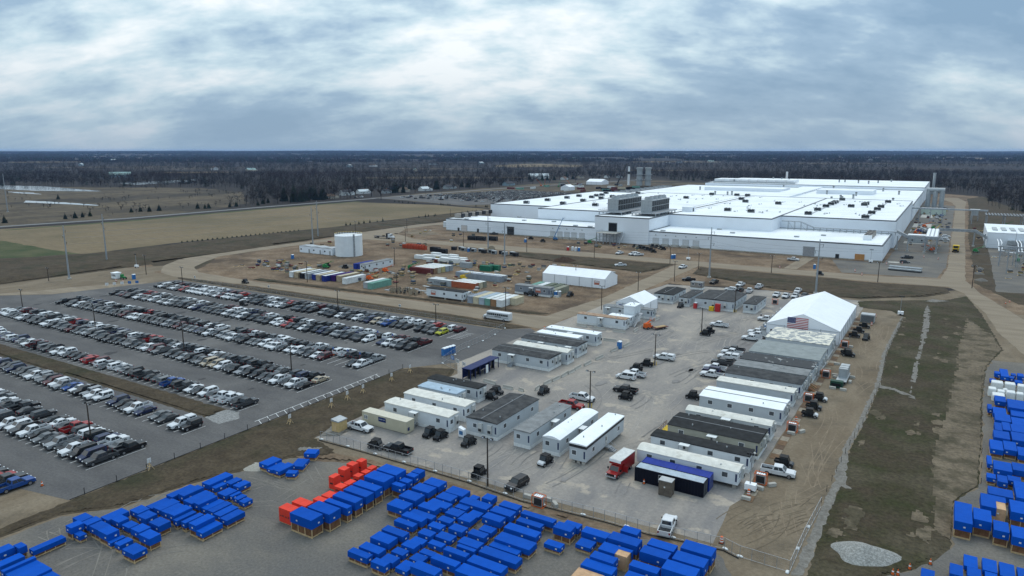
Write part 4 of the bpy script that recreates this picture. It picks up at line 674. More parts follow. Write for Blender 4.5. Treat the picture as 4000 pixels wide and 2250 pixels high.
t = thing('chimney', 'tall slim grey chimney at the far factory corner', 'chimney', -20, 1080); m = MB(); m.cyl(0, 0, 0, 27, 1.6, M_GREYM, n=12); m.build('stack', t); m = MB(); m.cyl(0, 0, 26.6, 27.6, 1.8, M_STEEL, n=12); m.build('cap', t)
t = thing('chimney', 'short white chimney rising behind the left factory roof', 'chimney', -210, 1120); m = MB(); m.cyl(0, 0, 0, 25, 1.5, M_WHITE, n=12); m.build('stack', t)
for k, (u, v) in enumerate(((-434, 1100), (-421, 1104))):
    t = thing('silo', 'tall twin grey silo with platforms beyond the factory', 'silo', u, v, group='twin silos beyond the factory')
    m = MB(); m.cyl(0, 0, 0, 26, 5.0, M_GREYM, 4.4, n=16); m.build('shell', t)
    for z in (9, 17): m = MB(); m.cyl(0, 0, z, z + .7, 6.2, M_STEEL, n=16); m.build('platform', t)
    m = MB(); m.cyl(0, 0, 26, 29, 5.2, M_GREYM, 5.2, n=16); m.build('crown', t)
t = thing('silo', 'thin white stack beside the twin silos', 'silo', -452, 1098); m = MB(); m.cyl(0, 0, 0, 30, 2.0, M_WHITE, 1.7, n=12); m.build('shell', t); m = MB(); m.cyl(0, 0, 18, 22, 2.1, M_DARK, n=12); m.build('band', t)
t = thing('crane', 'dark crane boom leaning beside the thin stack', 'crane', -462, 1075); m = MB(); m.box(-4, 4, -2, 2, .5, 3, M_DARK); m.build('base', t); m = MB(); m.bar((0, 0, 3), (7, 18, 33), 1.6, M_DARK); m.build('boom', t); m = MB(); m.bar((7, 18, 33), (12, 22, 32), .6, M_DARK); m.build('jib', t)
t = thing('pipe_rack', 'dense grey pipe rack along the far left side of the factory', 'pipe rack', -318, 690)
for i in range(14):
    for x in (0, 12): m = MB(); m.box(x - .4, x + .4, i * 15 - .4, i * 15 + .4, 0, 12, M_STEEL); m.build('column', t)
for z in (4, 7.5, 11):
    for x in (0, 4, 8, 12): m = MB(); m.bar((x, 0, z), (x, 196, z), .9, M_GREYM, n=6); m.build('pipe', t)
for i in range(14): m = MB(); m.box(-1, 13, i * 15 - .3, i * 15 + .3, 11.6, 12.2, M_STEEL); m.build('beam', t)
t = thing('roof_rack', 'white framed air handling rack on the far roof corner', 'air handler', -262, 925, z=16)
for i in range(9): m = MB(); m.box(0 + i * 11, 9 + i * 11, 0, 34, 1, 4.2, M_WHITE); m.build('unit', t)
m = MB(); m.box(-1, 99, -3, -1, 0, 1.6, M_GREYM); m.build('pipework', t)

# storage tank
t = thing('storage_tank', 'white round steel tank with roof railing beside the site road', 'tank', -279, 281.5)
M_TANKP = mat('tank_plate', (0.72, 0.74, 0.75), 0.45, vary=0.04, scale=0.5)
for k in range(4): m = MB(); m.cyl(0, 0, k * 2.8, k * 2.8 + 2.79, 7.4 + .012 * (k % 2), M_TANKP, n=40, cap=False); m.build('shell_course', t)
m = MB(); m.cyl(0, 0, 11.16, 11.9, 7.5, M_TANKP, 0.3, n=40); m.build('roof', t)
m = MB()
for z in (11.75, 12.25):
    for i in range(30):
        a, b = 2 * math.pi * i / 30, 2 * math.pi * (i + 1) / 30; m.bar((7.3 * math.cos(a), 7.3 * math.sin(a), z), (7.3 * math.cos(b), 7.3 * math.sin(b), z), .08, M_YEL if z > 12 else M_WHITE)
for i in range(30): a = 2 * math.pi * i / 30; m.bar((7.3 * math.cos(a), 7.3 * math.sin(a), 11.2), (7.3 * math.cos(a), 7.3 * math.sin(a), 12.25), .07, M_WHITE)
m.build('railing', t)
m = MB(); m.box(6.6, 7.2, -3.4, -2.6, 0, 12.2, M_STEEL); m.build('ladder', t)
for i, (u, w) in enumerate(((-311.5, 9.6), (-301.4, 8.2), (-292.8, 7.0))):
    t = thing('pump_house', ['white pump house at the far end of the row by the tank', 'white pump house in the middle of the row by the tank', 'white pump house touching the round tank'][i], 'pump house', u, 275.5)
    m = MB(); m.box(0, w, 0, 5.5, 0, 3.6, M_WALL); m.build('wall', t); m = MB(); m.prism([(-.1, 3.6), (w + .1, 3.6), (w + .1, 3.75), (w / 2, 4.1), (-.1, 3.75)], -.1, 5.6, M_GREYM); m.build('roof', t)
    m = MB(); m.box(w - 2.4, w - 1.2, -.05, 0, 0, 2.2, M_GREYM); m.build('door', t); m = MB(); m.box(.8, 1.8, -.04, 0, 1.4, 2.2, M_DARK); m.build('louver', t)
# ------------------------------------------------------------------ office trailers
W_GREY = mat('trailer_siding_grey', (0.46, 0.49, 0.51), 0.6, vary=0.05, scale=0.5, ribs=('X', 3.0, 0.01))
W_WHITE = mat('trailer_siding_white', (0.62, 0.65, 0.67), 0.6, vary=0.05, scale=0.5, ribs=('X', 3.0, 0.01))
W_TAN = mat('trailer_siding_tan', (0.34, 0.33, 0.27), 0.6, vary=0.06, scale=0.5, ribs=('X', 3.0, 0.01))
R_DARK = mat('roof_black', (0.024, 0.025, 0.026), 0.85, vary=0.3, scale=0.8, detail=8)
R_WORN = mat('roof_worn_dark', (0.032, 0.033, 0.035), 0.85, scale=0.7, c2=(0.075, 0.075, 0.075), detail=9)
R_GREY = mat('roof_grey', (0.20, 0.205, 0.205), 0.8, vary=0.2, scale=0.7, detail=8)
R_GREYG = mat('roof_grey_ribbed', (0.23, 0.25, 0.245), 0.7, vary=0.12, scale=0.5, ribs=('Y', 0.5, 0.03))
R_CREAM = mat('roof_cream', (0.62, 0.60, 0.54), 0.7, vary=0.12, scale=0.8, detail=8, c3=(0.44, 0.41, 0.35), s3=0.6, lo3=0.55, hi3=0.75)
R_WHITE = mat('roof_white', (0.78, 0.80, 0.81), 0.6, vary=0.05, scale=0.4)
R_PALEB = mat('roof_pale_blue', (0.33, 0.42, 0.50), 0.6, vary=0.12, scale=0.6)
R_RUST = mat('roof_rust', (0.24, 0.14, 0.09), 0.9, scale=0.9, c2=(0.42, 0.31, 0.22), detail=8)
R_PATCH = mat('roof_patched', (0.66, 0.62, 0.52), 0.8, scale=0.55, c2=(0.30, 0.31, 0.31), detail=2, lo=0.49, hi=0.52)
R_PATCHD = mat('roof_patched_dark', (0.055, 0.057, 0.06), 0.8, scale=0.6, c2=(0.34, 0.34, 0.33), detail=3, lo=0.62, hi=0.66)
M_SKIRT = mat('trailer_skirt', (0.66, 0.67, 0.66), 0.7, vary=0.08)
M_ACU = mat('wall_unit', (0.50, 0.50, 0.48), 0.6, vary=0.05)
def trailer(label, u0, u1, v0, v1, h, roof, wall, style='flat', name='office_trailer', skirt=True, group=None, doors=1, canopy=True, acs=True, band=None, steps=True, seam=None, wfront=True):
    t = thing(name, label, 'trailer', u0, v0, group=group); a, b = u1 - u0, v1 - v0; zb = 0.75
    longu = a >= b
    m = MB(); m.box(0, a, 0, b, zb, h - .18, wall); m.build('wall', t)
    r = MB()
    if style == 'barrel':
        n = 8; ax = a if longu else b; ww = b if longu else a
        pr = [(-.06, h - .2), (-.06, h - .1)] + [(ww * (i + .5) / n, h - .1 + .42 * math.sin(math.pi * (i + .5) / n)) for i in range(n)] + [(ww + .06, h - .1), (ww + .06, h - .2)]
        pr = list(reversed(pr))
        r.prism(pr, -.06, ax + .06, roof, axis='x' if longu else 'y')
    elif style == 'gable':
        pr = [(-.15, h - .18), (b + .15, h - .18), (b + .15, h - .06), (b / 2, h + .30), (-.15, h - .06)]
        if longu: r.prism(pr, -.12, a + .12, roof, axis='x')
        else:
            pr = [(-.15, h - .18), (a + .15, h - .18), (a + .15, h - .06), (a / 2, h + .30), (-.15, h - .06)]; r.prism(pr, -.12, b + .12, roof)
    else:
        w = b if longu else a; ax = a if longu else b
        pr = [(-.1, h - .18), (w + .1, h - .18), (w + .1, h), (w / 2, h + .10), (-.1, h)]
        r.prism(pr, -.1, ax + .1, roof, axis='x' if longu else 'y')
    ro = r.build('roof', t)
    if seam is not None:
        s_ = MB(); k = b * seam
        if longu: s_.box(-.12, a + .12, k - .12, k + .12, h - .1, h + .36, mat('roof_seam_trim', (0.16, 0.165, 0.17), 0.7))
        else: k = a * seam; s_.box(k - .12, k + .12, -.12, b + .12, h - .1, h + .36, mat('roof_seam_trim', (0.16, 0.165, 0.17), 0.7))
        s_.build('ridge_seam', ro)
    for k in range(random.randint(1, 3)):
        p = MB(); p.cyl(random.uniform(1, a - 1), random.uniform(.6, b - .6), h - .05, h + .38, .13, M_GREYM, n=8); p.build('roof_vent', ro)
    if band:
        m = MB(); m.box(-.05, a + .05, -.05, 0, h - .75, h - .19, band); m.box(a, a + .05, 0, b + .05, h - .75, h - .19, band); m.build('fascia_band', t)
    if skirt: m = MB(); m.box(.05, a - .05, .05, b - .05, 0, zb, M_SKIRT); m.box(-.03, a + .03, -.03, 0.05, 0.02, zb - .05, M_SKIRT); m.box(a - .05, a + .03, 0.05, b, 0.02, zb - .05, M_SKIRT); m.build('skirting', t)
    else:
        for x in (0.7, a / 2, a - .7):
            for y in (.6, b - .7): m = MB(); m.box(x - .3, x + .3, y - .3, y + .3, 0, zb, M_CONC); m.build('support_block', t)
    # long face that shows: -v when the trailer lies along u, +u otherwise
    face, at, ln = ('-v', 0.0, a) if longu else ('+u', a, b)
    if wfront:
        n = max(2, int(ln / 4.4)); dslot = set([n // 3, (2 * n) // 3 + 1][:doors])
        for i in range(n):
            x = (i + .5) * ln / n + random.uniform(-.25, .25)
            if i in dslot:
                d = MB(); e = (x - .5, x + .5)
                if face == '-v': d.box(e[0], e[1], -.05, 0, zb + .05, zb + 2.15, M_ACU); d.box(e[0] + .08, e[1] - .5, -.07, -.05, zb + 1.2, zb + 1.9, M_WIN)
                else: d.box(at, at + .05, e[0], e[1], zb + .05, zb + 2.15, M_ACU); d.box(at + .05, at + .07, e[0] + .1, e[1] - .5, zb + 1.2, zb + 1.9, M_WIN)
                do = d.build('door', t)
                if canopy:
                    c = MB()
                    if face == '-v': c.box(x - .95, x + .95, -1.3, -.06, zb + 2.3, zb + 2.4, M_SKIRT); [c.bar((x + q, -1.2, .2), (x + q, -1.2, zb + 2.3), .06, M_STEEL) for q in (-.9, .9)]
                    else: c.box(at + .06, at + 1.3, x - .95, x + .95, zb + 2.3, zb + 2.4, M_SKIRT); [c.bar((at + 1.2, x + q, .2), (at + 1.2, x + q, zb + 2.3), .06, M_STEEL) for q in (-.9, .9)]
                    c.build('canopy', do)
                if steps:
                    s_ = MB()
                    for k in range(4):
                        z1 = zb - k * .19
                        if face == '-v': s_.box(x - .6, x + .6, -1.1 - k * .3, -.8 - k * .3, 0, z1, M_STEEL)
                        else: s_.box(at + .8 + k * .3, at + 1.1 + k * .3, x - .6, x + .6, 0, z1, M_STEEL)
                    if face == '-v': s_.box(x - .6, x + .6, -.8, -.06, zb - .1, zb, M_STEEL); s_.bar((x - .58, -.1, zb + .9), (x - .58, -1.9, .95), .05, M_STEEL); s_.bar((x + .58, -.1, zb + .9), (x + .58, -1.9, .95), .05, M_STEEL)
                    else: s_.box(at + .06, at + .8, x - .6, x + .6, zb - .1, zb, M_STEEL); s_.bar((at + .1, x - .58, zb + .9), (at + 1.9, x - .58, .95), .05, M_STEEL); s_.bar((at + .1, x + .58, zb + .9), (at + 1.9, x + .58, .95), .05, M_STEEL)
                    s_.build('steps', t)
            else: win_part(t, x - .55, x + .55, zb + 1.0, zb + 2.0, face, at)
    # short face that shows
    sf, sat, sl = ('+u', a, b) if longu else ('-v', 0.0, a)
    win_part(t, sl * .28 - .5, sl * .28 + .5, zb + .95, zb + 1.95, sf, sat)
    if acs:
        nn = 2 if sl > 5 else 1
        for k in range(nn):
            y = sl * (.68 if nn == 1 else (.48 + .3 * k)); c = MB()
            if sf == '+u': c.box(sat, sat + .45, y - .45, y + .45, zb + .5, zb + 2.3, M_ACU); c.box(sat + .45, sat + .47, y - .36, y + .36, zb + .6, zb + 1.2, M_DARK)
            else: c.box(y - .45, y + .45, -.45, 0, zb + .5, zb + 2.3, M_ACU); c.box(y - .36, y + .36, -.47, -.45, zb + .6, zb + 1.2, M_DARK)
            c.build('wall_ac_unit', t)
    s_ = MB(); s_.box(a - .5, a - .2, -.04, 0, zb + .6, zb + 2.0, mat('dark_sign', (0.03, 0.04, 0.09), 0.6)); s_.build('unit_sign', t)
    return t
trailer('single office trailer with rounded cream roof, beside the blue containers', -44.2, -25.9, 115.4, 119.0, 3.3, R_CREAM, W_WHITE, 'barrel', skirt=False, doors=0)
trailer('single trailer with flat black roof and pale walls beside the tan double unit', -44.3, -25.8, 122.7, 126.2, 3.3, R_DARK, W_WHITE, 'flat', doors=1)
trailer('double wide trailer with black roof and tan walls', -43.3, -25.7, 129.4, 136.9, 3.5, R_DARK, W_TAN, 'gable', seam=.5, doors=1)
trailer('narrow trailer with stained cream rounded roof behind the tan double unit', -43.0, -25.6, 139.6, 143.0, 3.3, R_CREAM, W_GREY, 'barrel', doors=1)
trailer('double wide trailer with clean white roof split by a grey seam', -43.0, -25.4, 149.3, 156.6, 3.5, R_WHITE, W_GREY, 'gable', seam=.5, doors=0)
trailer('trailer with flat dirty cream roof behind the white double unit', -42.8, -25.5, 162.0, 165.6, 3.4, R_CREAM, W_GREY, 'flat', doors=0, wfront=False)
trailer('wide trailer with dark grey roof in the joined office block', -42.6, -25.0, 168.6, 175.2, 3.6, R_WORN, W_GREY, 'gable', doors=0)
trailer('trailer with light grey roof in the joined office block', -42.5, -24.9, 175.7, 181.2, 3.7, R_GREY, W_GREY, 'flat', doors=0)
trailer('trailer with black roof patched in white in the joined office block', -42.3, -24.6, 181.8, 188.6, 3.8, R_PATCHD, W_GREY, 'flat', doors=0)
trailer('broad office block with ribbed grey green roof', -41.8, -24.2, 189.1, 202.2, 4.2, R_GREYG, W_GREY, 'gable', doors=0)
trailer('office block with blotchy tan and grey patched roof beside the flag tent', -41.3, -24.4, 206.6, 220.4, 4.0, R_PATCH, W_GREY, 'flat', doors=0)
trailer('white trailer with two canopied doors behind the tan container office', -99.7, -82.5, 109.2, 112.8, 3.5, R_CREAM, W_WHITE, doors=2)
trailer('trailer with clean cream roof in the western group of four', -100.0, -83.2, 116.0, 119.8, 3.5, R_CREAM, W_WHITE, doors=0)
trailer('short trailer with pale blue roof in the western group', -100.3, -89.4, 121.4, 125.0, 3.5, R_PALEB, W_GREY, doors=0)
trailer('trailer with black roof at the back of the western group', -102.0, -87.4, 127.0, 130.4, 3.5, R_DARK, W_GREY, doors=0)
trailer('large double wide trailer with black roof and two wall units facing the fence', -79.4, -72.0, 111.1, 127.9, 3.7, R_WORN, W_GREY, 'gable', seam=.5, doors=0)
trailer('single trailer with grey roof next to the large double wide', -68.0, -64.3, 111.0, 128.4, 3.5, R_GREY, W_GREY, doors=2, acs=False)
trailer('single trailer with white roof between the grey roofed and the raised trailer', -61.6, -57.9, 111.1, 128.1, 3.5, R_WHITE, W_GREY, 'barrel', doors=2, acs=False)
trailer('raised trailer with white roof and black fascia band and open steps', -55.3, -51.9, 110.0, 127.5, 4.0, R_WHITE, W_GREY, doors=2, acs=False, band=M_DARK, skirt=False, canopy=False)
trailer('wide trailer with worn black roof beside the parking lot toilets', -102.5, -84.8, 156.0, 162.8, 3.5, R_WORN, W_GREY, 'gable', seam=.5, doors=1)
trailer('trailer with rounded cream roof between two black roofed ones', -100.6, -83.4, 163.8, 167.6, 3.5, R_CREAM, W_GREY, 'barrel', doors=0, wfront=False)
trailer('wide trailer with black roof behind the rounded cream roof', -102.1, -84.0, 170.8, 177.2, 3.5, R_WORN, W_GREY, 'gable', seam=.5, doors=2)
trailer('trailer showing only a strip of white roof behind the black roofed pair', -101.6, -88.0, 179.2, 182.6, 3.3, R_WHITE, W_GREY, doors=0, wfront=False)
trailer('trailer with clean white roof at the end of the row by the barriers', -101.5, -84.6, 184.9, 188.4, 3.5, R_WHITE, W_GREY, doors=2)
trailer('white trailer with rusty brown roof and two canopied doors', -102.2, -85.0, 207.3, 210.4, 3.4, R_RUST, W_WHITE, doors=2)
trailer('grey roofed trailer below the small white tent', -99.8, -91.2, 222.8, 226.4, 3.4, R_GREY, W_GREY, doors=1)
trailer('grey roofed trailer right of the outside stair', -88.2, -82.5, 225.2, 228.4, 3.3, R_GREY, W_GREY, doors=0)
trailer('lower white cabin under the stacked cabin', -93.0, -85.4, 212.4, 215.6, 3.0, R_WHITE, W_WHITE, doors=0, acs=False)
t = trailer('upper white cabin reached by an outside stair', -89.2, -85.4, 216.0, 221.6, 6.0, R_WHITE, W_WHITE, doors=0, acs=False)
m = MB()
for i in range(12): m.box(4.4, 5.6, -4.2 + i * .5, -3.75 + i * .5, 0.2 + i * .26, .26 + i * .26, M_STEEL)
for x in (4.4, 5.6): m.bar((x, -4.2, .1), (x, 1.7, 3.2), .2, M_STEEL); m.bar((x, -4.2, 1.1), (x, 1.7, 4.2), .06, M_STEEL)
m.box(3.8, 5.6, 1.7, 3.6, 3.1, 3.25, M_STEEL); m.bar((5.5, 3.5, 0), (5.5, 3.5, 4.2), .1, M_STEEL); m.build('outside_stair', t)
trailer('double trailer with black roof nearest the small white tent', -92.4, -84.8, 253.0, 267.9, 3.5, R_DARK, W_GREY, 'gable', seam=.5, doors=0)
trailer('narrow trailer with dark roof between two wider black roofed ones', -82.0, -78.0, 251.4, 267.9, 3.4, R_WORN, W_GREY, doors=0)
trailer('triple wide trailer with black roof behind red and yellow boxes', -76.0, -61.8, 251.2, 269.4, 3.8, R_WORN, W_GREY, 'gable', seam=.5, doors=0)
trailer('single trailer with dark roof at the end of the northern row', -58.9, -54.4, 252.6, 268.3, 3.4, R_WORN, W_GREY, doors=0)
trailer('white trailer on stilts with dark roof beside the dirt road', -171.7, -154.1, 214.4, 218.0, 3.8, R_DARK, W_WHITE, doors=0, skirt=False)
trailer('long grey trailer with banner below the white storage tent', -146.2, -130.1, 239.4, 243.0, 3.6, R_GREY, mat('trailer_siding_dark', (0.22, 0.24, 0.27), 0.6, vary=0.06, scale=0.5), doors=1)
trailer('white trailer with grey roof among blue containers', -238.0, -234.2, 247.0, 266.6, 3.4, R_GREY, W_WHITE, doors=0)
trailer('white modular cabin left of the factory front', -322, -309, 424, 436, 4.2, R_WHITE, W_WHITE, doors=0, acs=False)
trailer('small grey storage shed standing alone north of the trailers', -88.5, -83.6, 285.2, 288.6, 3.0, R_GREY, mat('shed_wall', (0.22, 0.20, 0.18), 0.8), doors=0, acs=False)

# banners (printed cloth, words too small to read)
M_BAN = mat('banner_red', (0.36, 0.045, 0.03), 0.6, scale=2.0, c2=(0.50, 0.24, 0.16), detail=2)
def banner(u, v, w, z0, z1, label):
    m = MB(); m.box(0, w, -.03, 0, z0, z1, M_BAN); m.box(.2, w - .2, -.035, -.03, z0 + (z1 - z0) * .55, z1 - .15, M_PAPER)
    tag(place(m.build('banner'), u, v), label, 'banner')
banner(-169.4, 214.36, 2.2, 1.3, 2.9, 'red printed banner on the white trailer on stilts')
banner(-136.6, 239.36, 2.4, 1.4, 2.9, 'red printed banner on the grey trailer')
banner(-123.9, 266.96, 2.4, 1.3, 3.0, 'red printed banner on the white storage tent')

# container office with sign
t = thing('container_office', 'tan container office with a dark blue sign and a white pickup beside it', 'container', -101.6, 104.2)
M_TANC = mat('tan_container', (0.46, 0.42, 0.31), 0.6, vary=0.05, scale=0.6)
m = MB(); m.box(0, 12.1, 0, 2.5, 0.12, 2.6, M_TANC); m.build('shell', t)
m = MB(); m.box(-.02, 12.12, -.02, 2.52, 2.6, 2.68, mat('tan_roof', (0.56, 0.52, 0.42), 0.6, vary=0.06, ribs=('X', 1.6, 0.03))); m.build('roof', t)
for x in (.6, 1.1): win_part(t, x, x + .45, 1.1, 2.0, '-v', 0.0)
m = MB(); m.box(2.2, 3.1, -.04, 0, .15, 2.2, M_TANC); m.build('door', t)
m = MB(); m.box(4.6, 6.6, -.05, 0, 1.35, 2.3, mat('sign_navy', (0.012, 0.03, 0.12), 0.5)); sg = m.build('sign', t)
m = MB(); m.box(12.1, 12.14, .4, 1.0, .6, 1.3, MATS['sign_navy']); m.build('end_sign', t)
def text(par, s, size, loc, rot, m, name='lettering'):
    cu = bpy.data.curves.new(name, 'FONT'); cu.body = s; cu.size = size; cu.extrude = 0.004; cu.align_x = 'CENTER'
    ob = bpy.data.objects.new('tmp', cu); COL.objects.link(ob)
    dg = bpy.context.evaluated_depsgraph_get(); me = bpy.data.meshes.new_from_object(ob.evaluated_get(dg)); bpy.data.objects.remove(ob)
    me.name = name; me.materials.clear(); me.materials.append(m)
    o = bpy.data.objects.new(name, me); COL.objects.link(o); o.parent = par; KIDS.setdefault(par.name, []).append(o); o.location = loc; o.rotation_euler = rot; return o
text(sg, 'mobile mini', .36, (5.6, -.06, 1.78), (R(90), 0, 0), M_PAPER)

# ------------------------------------------------------------------ shipping containers
CC = {'grey': (0.33, 0.35, 0.36), 'orange': (0.36, 0.10, 0.045), 'greyblue': (0.27, 0.30, 0.34), 'maroon': (0.13, 0.030, 0.028), 'cream': (0.52, 0.46, 0.33), 'white': (0.66, 0.67, 0.66), 'blue': (0.020, 0.035, 0.20), 'navy': (0.006, 0.007, 0.014), 'tan': (0.38, 0.30, 0.20), 'green': (0.16, 0.32, 0.26), 'forest green': (0.02, 0.14, 0.08), 'dark green': (0.12, 0.14, 0.10), 'olive': (0.25, 0.25, 0.19), 'yellow': (0.55, 0.46, 0.20), 'pale blue': (0.36, 0.42, 0.47), 'purple': (0.045, 0.018, 0.12), 'black': (0.016, 0.016, 0.018), 'deep blue': (0.012, 0.035, 0.24), 'rust': (0.30, 0.17, 0.09)}
CPROTO = {}
def container(label, u, v, colour, L=12.19, along='u', top=None, group=None, name='shipping_container'):
    key = (colour, L, top); cm = mat('container_' + colour, CC[colour], 0.55, vary=0.12, scale=0.8, detail=6); tm = mat('container_top_' + (top or colour), CC[top or colour], 0.6, vary=0.15, scale=0.7, detail=6)
    if key not in CPROTO:
        t = thing(name, label, 'container', 0, 0)
        m = MB(); n = int(L / .55)                       # ribbed side walls
        for y0, y1, sg_ in ((0.05, 0.05, -1), (2.39, 2.39, 1)):
            for i in range(n):
                x = .2 + i * (L - .4) / n; w = (L - .4) / n
                m.box(x, x + w * .55, min(y0, y0 + sg_ * .04), max(y0, y0 + sg_ * .04), .18, 2.42, cm)
        m.box(.06, L - .06, .05, 2.39, .1, 2.5, cm); m.build('side_wall', t)
        m = MB()
        for x in (0, L - .14):
            for y in (0, 2.30): m.box(x, x + .14, y, y + .14, 0, 2.6, cm)
        for y in (0, 2.32): m.box(.14, L - .14, y, y + .12, 2.48, 2.592, cm); m.box(.14, L - .14, y, y + .12, 0, .16, cm)
        for x in (0, L - .12): m.box(x, x + .12, .14, 2.30, 2.48, 2.592, cm); m.box(x, x + .12, .14, 2.30, 0, .16, cm)
        m.build('frame', t)
        m = MB(); m.box(.12, L - .12, .12, 2.32, 2.5, 2.55, tm)
        for i in range(n): x = .3 + i * (L - .6) / n; m.box(x, x + .3, .14, 2.30, 2.55, 2.575, tm)
        m.build('roof', t)
        for y0, y1 in ((.16, 1.2), (1.24, 2.28)):
            m = MB(); m.box(L - .06, L - .02, y0, y1, .17, 2.47, cm); d = m.build('door', t)
            m = MB(); m.bar((L, y0 + .3, .2), (L, y0 + .3, 2.45), .05, M_STEEL); m.bar((L, y1 - .3, .2), (L, y1 - .3, 2.45), .05, M_STEEL); m.build('lock_rod', d)
        CPROTO[key] = t
        place(t, u, v, 0)
    else: t = clone(CPROTO[key], u, v)
    if along == 'v': place(t, u + 2.44, v, 90)
    t['label'] = label
    if group: t['group'] = group
    return t
c = container('black shipping container with sun bleached blue roof nearest the crates', -42.2, 109.4, 'navy', 12.19, top='pale blue')
c2 = container('blue shipping container with a ribbed blue roof behind the black one, left half', -42.0, 112.0, 'deep blue', 6.06)
container('blue shipping container with a ribbed blue roof behind the black one, right half', -35.9, 112.0, 'deep blue', 6.06)
m = MB(); m.box(4.4, 5.9, -.07, -.02, .9, 2.1, M_BLACK); m.box(4.35, 5.95, -.05, -.02, .85, 2.15, M_PAPER); m.build('sign', c)
cosco = container('grey shipping container lettered on its side beside the orange one', -188.2, 236.5, 'grey', top='white')
text(cosco, 'COSCO', 1.25, (5.4, -.02, .85), (R(90), 0, 0), M_DARK)
container('orange shipping container end to end with the grey lettered one', -175.9, 236.5, 'orange', top='white')
container('cream shipping container behind the orange one', -175.4, 239.1, 'cream', top='white')
container('olive shipping container behind the cream one at the lettered row', -175.2, 241.7, 'olive', top='white')
container('white roofed container behind the grey lettered one', -188.0, 239.1, 'grey', 6.06, top='white')
for i, (u, v, c_, l) in enumerate(((-188.0, 256, 'greyblue', 'grey blue shipping container with the yellow lift in front'), (-175.6, 256, 'greyblue', 'grey blue shipping container at the right end of its row'), (-188, 258.6, 'grey', 'grey container behind the grey blue pair, left'), (-175.4, 258.6, 'grey', 'grey container behind the grey blue pair, right'), (-214.4, 255.4, 'maroon', 'dark red shipping container in the middle of the laydown yard'), (-214, 258, 'rust', 'rusty brown container behind the dark red one'), (-213.6, 260.6, 'cream', 'cream container two behind the dark red one'), (-213.2, 263.2, 'yellow', 'yellow container near the back of the dark red row'), (-212.8, 265.8, 'pale blue', 'pale blue container next to last in the dark red row'), (-212.4, 268.4, 'grey', 'grey container at the back of the dark red row'))): container(l, u, v, c_, top='white' if i > 4 or i in (2, 3) else None)
for i, c_ in enumerate(('greyblue', 'cream', 'pale blue', 'green', 'rust', 'white', 'cream')):
    container(['grey blue container at the left end of the row by the dirt road', 'cream container second in the row by the dirt road', 'pale blue container third in the row by the dirt road', 'green container in the row by the dirt road', 'rust streaked container in the row by the dirt road', 'white container in the row by the dirt road', 'pale yellow container at the right end of the row by the dirt road'][i], -152.0 + i * 2.62, 214.3 + (5.5 if i == 6 else 0), c_, 12.19 if i < 6 else 6.06, 'v', top={'green': 'white', 'rust': 'white'}.get(c_))
container('pale green container beside the wire spools', -203.0, 214.6, 'green', 12.19, 'v'); container('grey container touching the pale green one', -205.8, 215.0, 'grey', 12.19, 'v', top='white')
container('white container with a yellow sign near the dirt road', -220.4, 217.4, 'white', 12.19, 'v')
for i, (u, v, c_, l) in enumerate(((-226.5, 220, 'tan', 'tan roofed container between white and blue ones'), (-229.4, 219.6, 'purple', 'purple container in the blue row'), (-232.4, 217, 'blue', 'dark blue container with its end to the road'), (-236, 217, 'tan', 'tan container left of the dark blue one'), (-239, 217.4, 'blue', 'dark blue container at the left of the tan one'), (-243, 217, 'grey', 'grey container with machines on its roof'), (-246.4, 217, 'black', 'black container in the western row'), (-250, 217, 'tan', 'tan container near the end of the western row'), (-253.2, 217, 'white', 'white container at the end of the western row'))): container(l, u, v, c_, 12.19, 'v', top={'blue': 'white', 'black': 'white', 'tan': 'cream'}.get(c_))
for i, (u, v, c_, l) in enumerate(((-241.6, 249, 'blue', 'dark blue container left of the white trailer'), (-244.4, 249, 'deep blue', 'bright blue container left of the dark blue one'), (-134.4, 244, 'dark green', 'dark green container behind the grey trailer'), (-131.4, 241.5, 'olive', 'olive container at the end of the grey trailer'), (-143.5, 246.5, 'green', 'pale green container behind the grey trailer, left'), (-140.6, 246.5, 'white', 'white container behind the grey trailer'), (-137.6, 246.5, 'dark green', 'dark green container squeezed behind the grey trailer'))): container(l, u, v, c_, 12.19 if i < 4 else 9.1, 'v')
container('bright green container far back in the laydown yard', -189, 276.8, 'forest green', 6.06); container('bright green container second of the pair far back', -186.4, 280, 'forest green', 6.06)
container('grey container among stacked pallets far back', -203, 280, 'grey', 6.06)
for i, (u, v) in enumerate(((-262.5, 371), (-256, 372), (-249.5, 375.4), (-242.1, 312.2), (-250, 316), (-258, 371.8))):
    c = container('black open top waste skip ' + ['at the left of the row before the factory door', 'in the middle of the row before the factory door', 'at the right of the row before the factory door', 'beside the white wrapped stacks', 'behind the white wrapped stacks', 'half hidden in the row before the factory door'][i], u, v, 'black', 6.06, name='waste_skip')

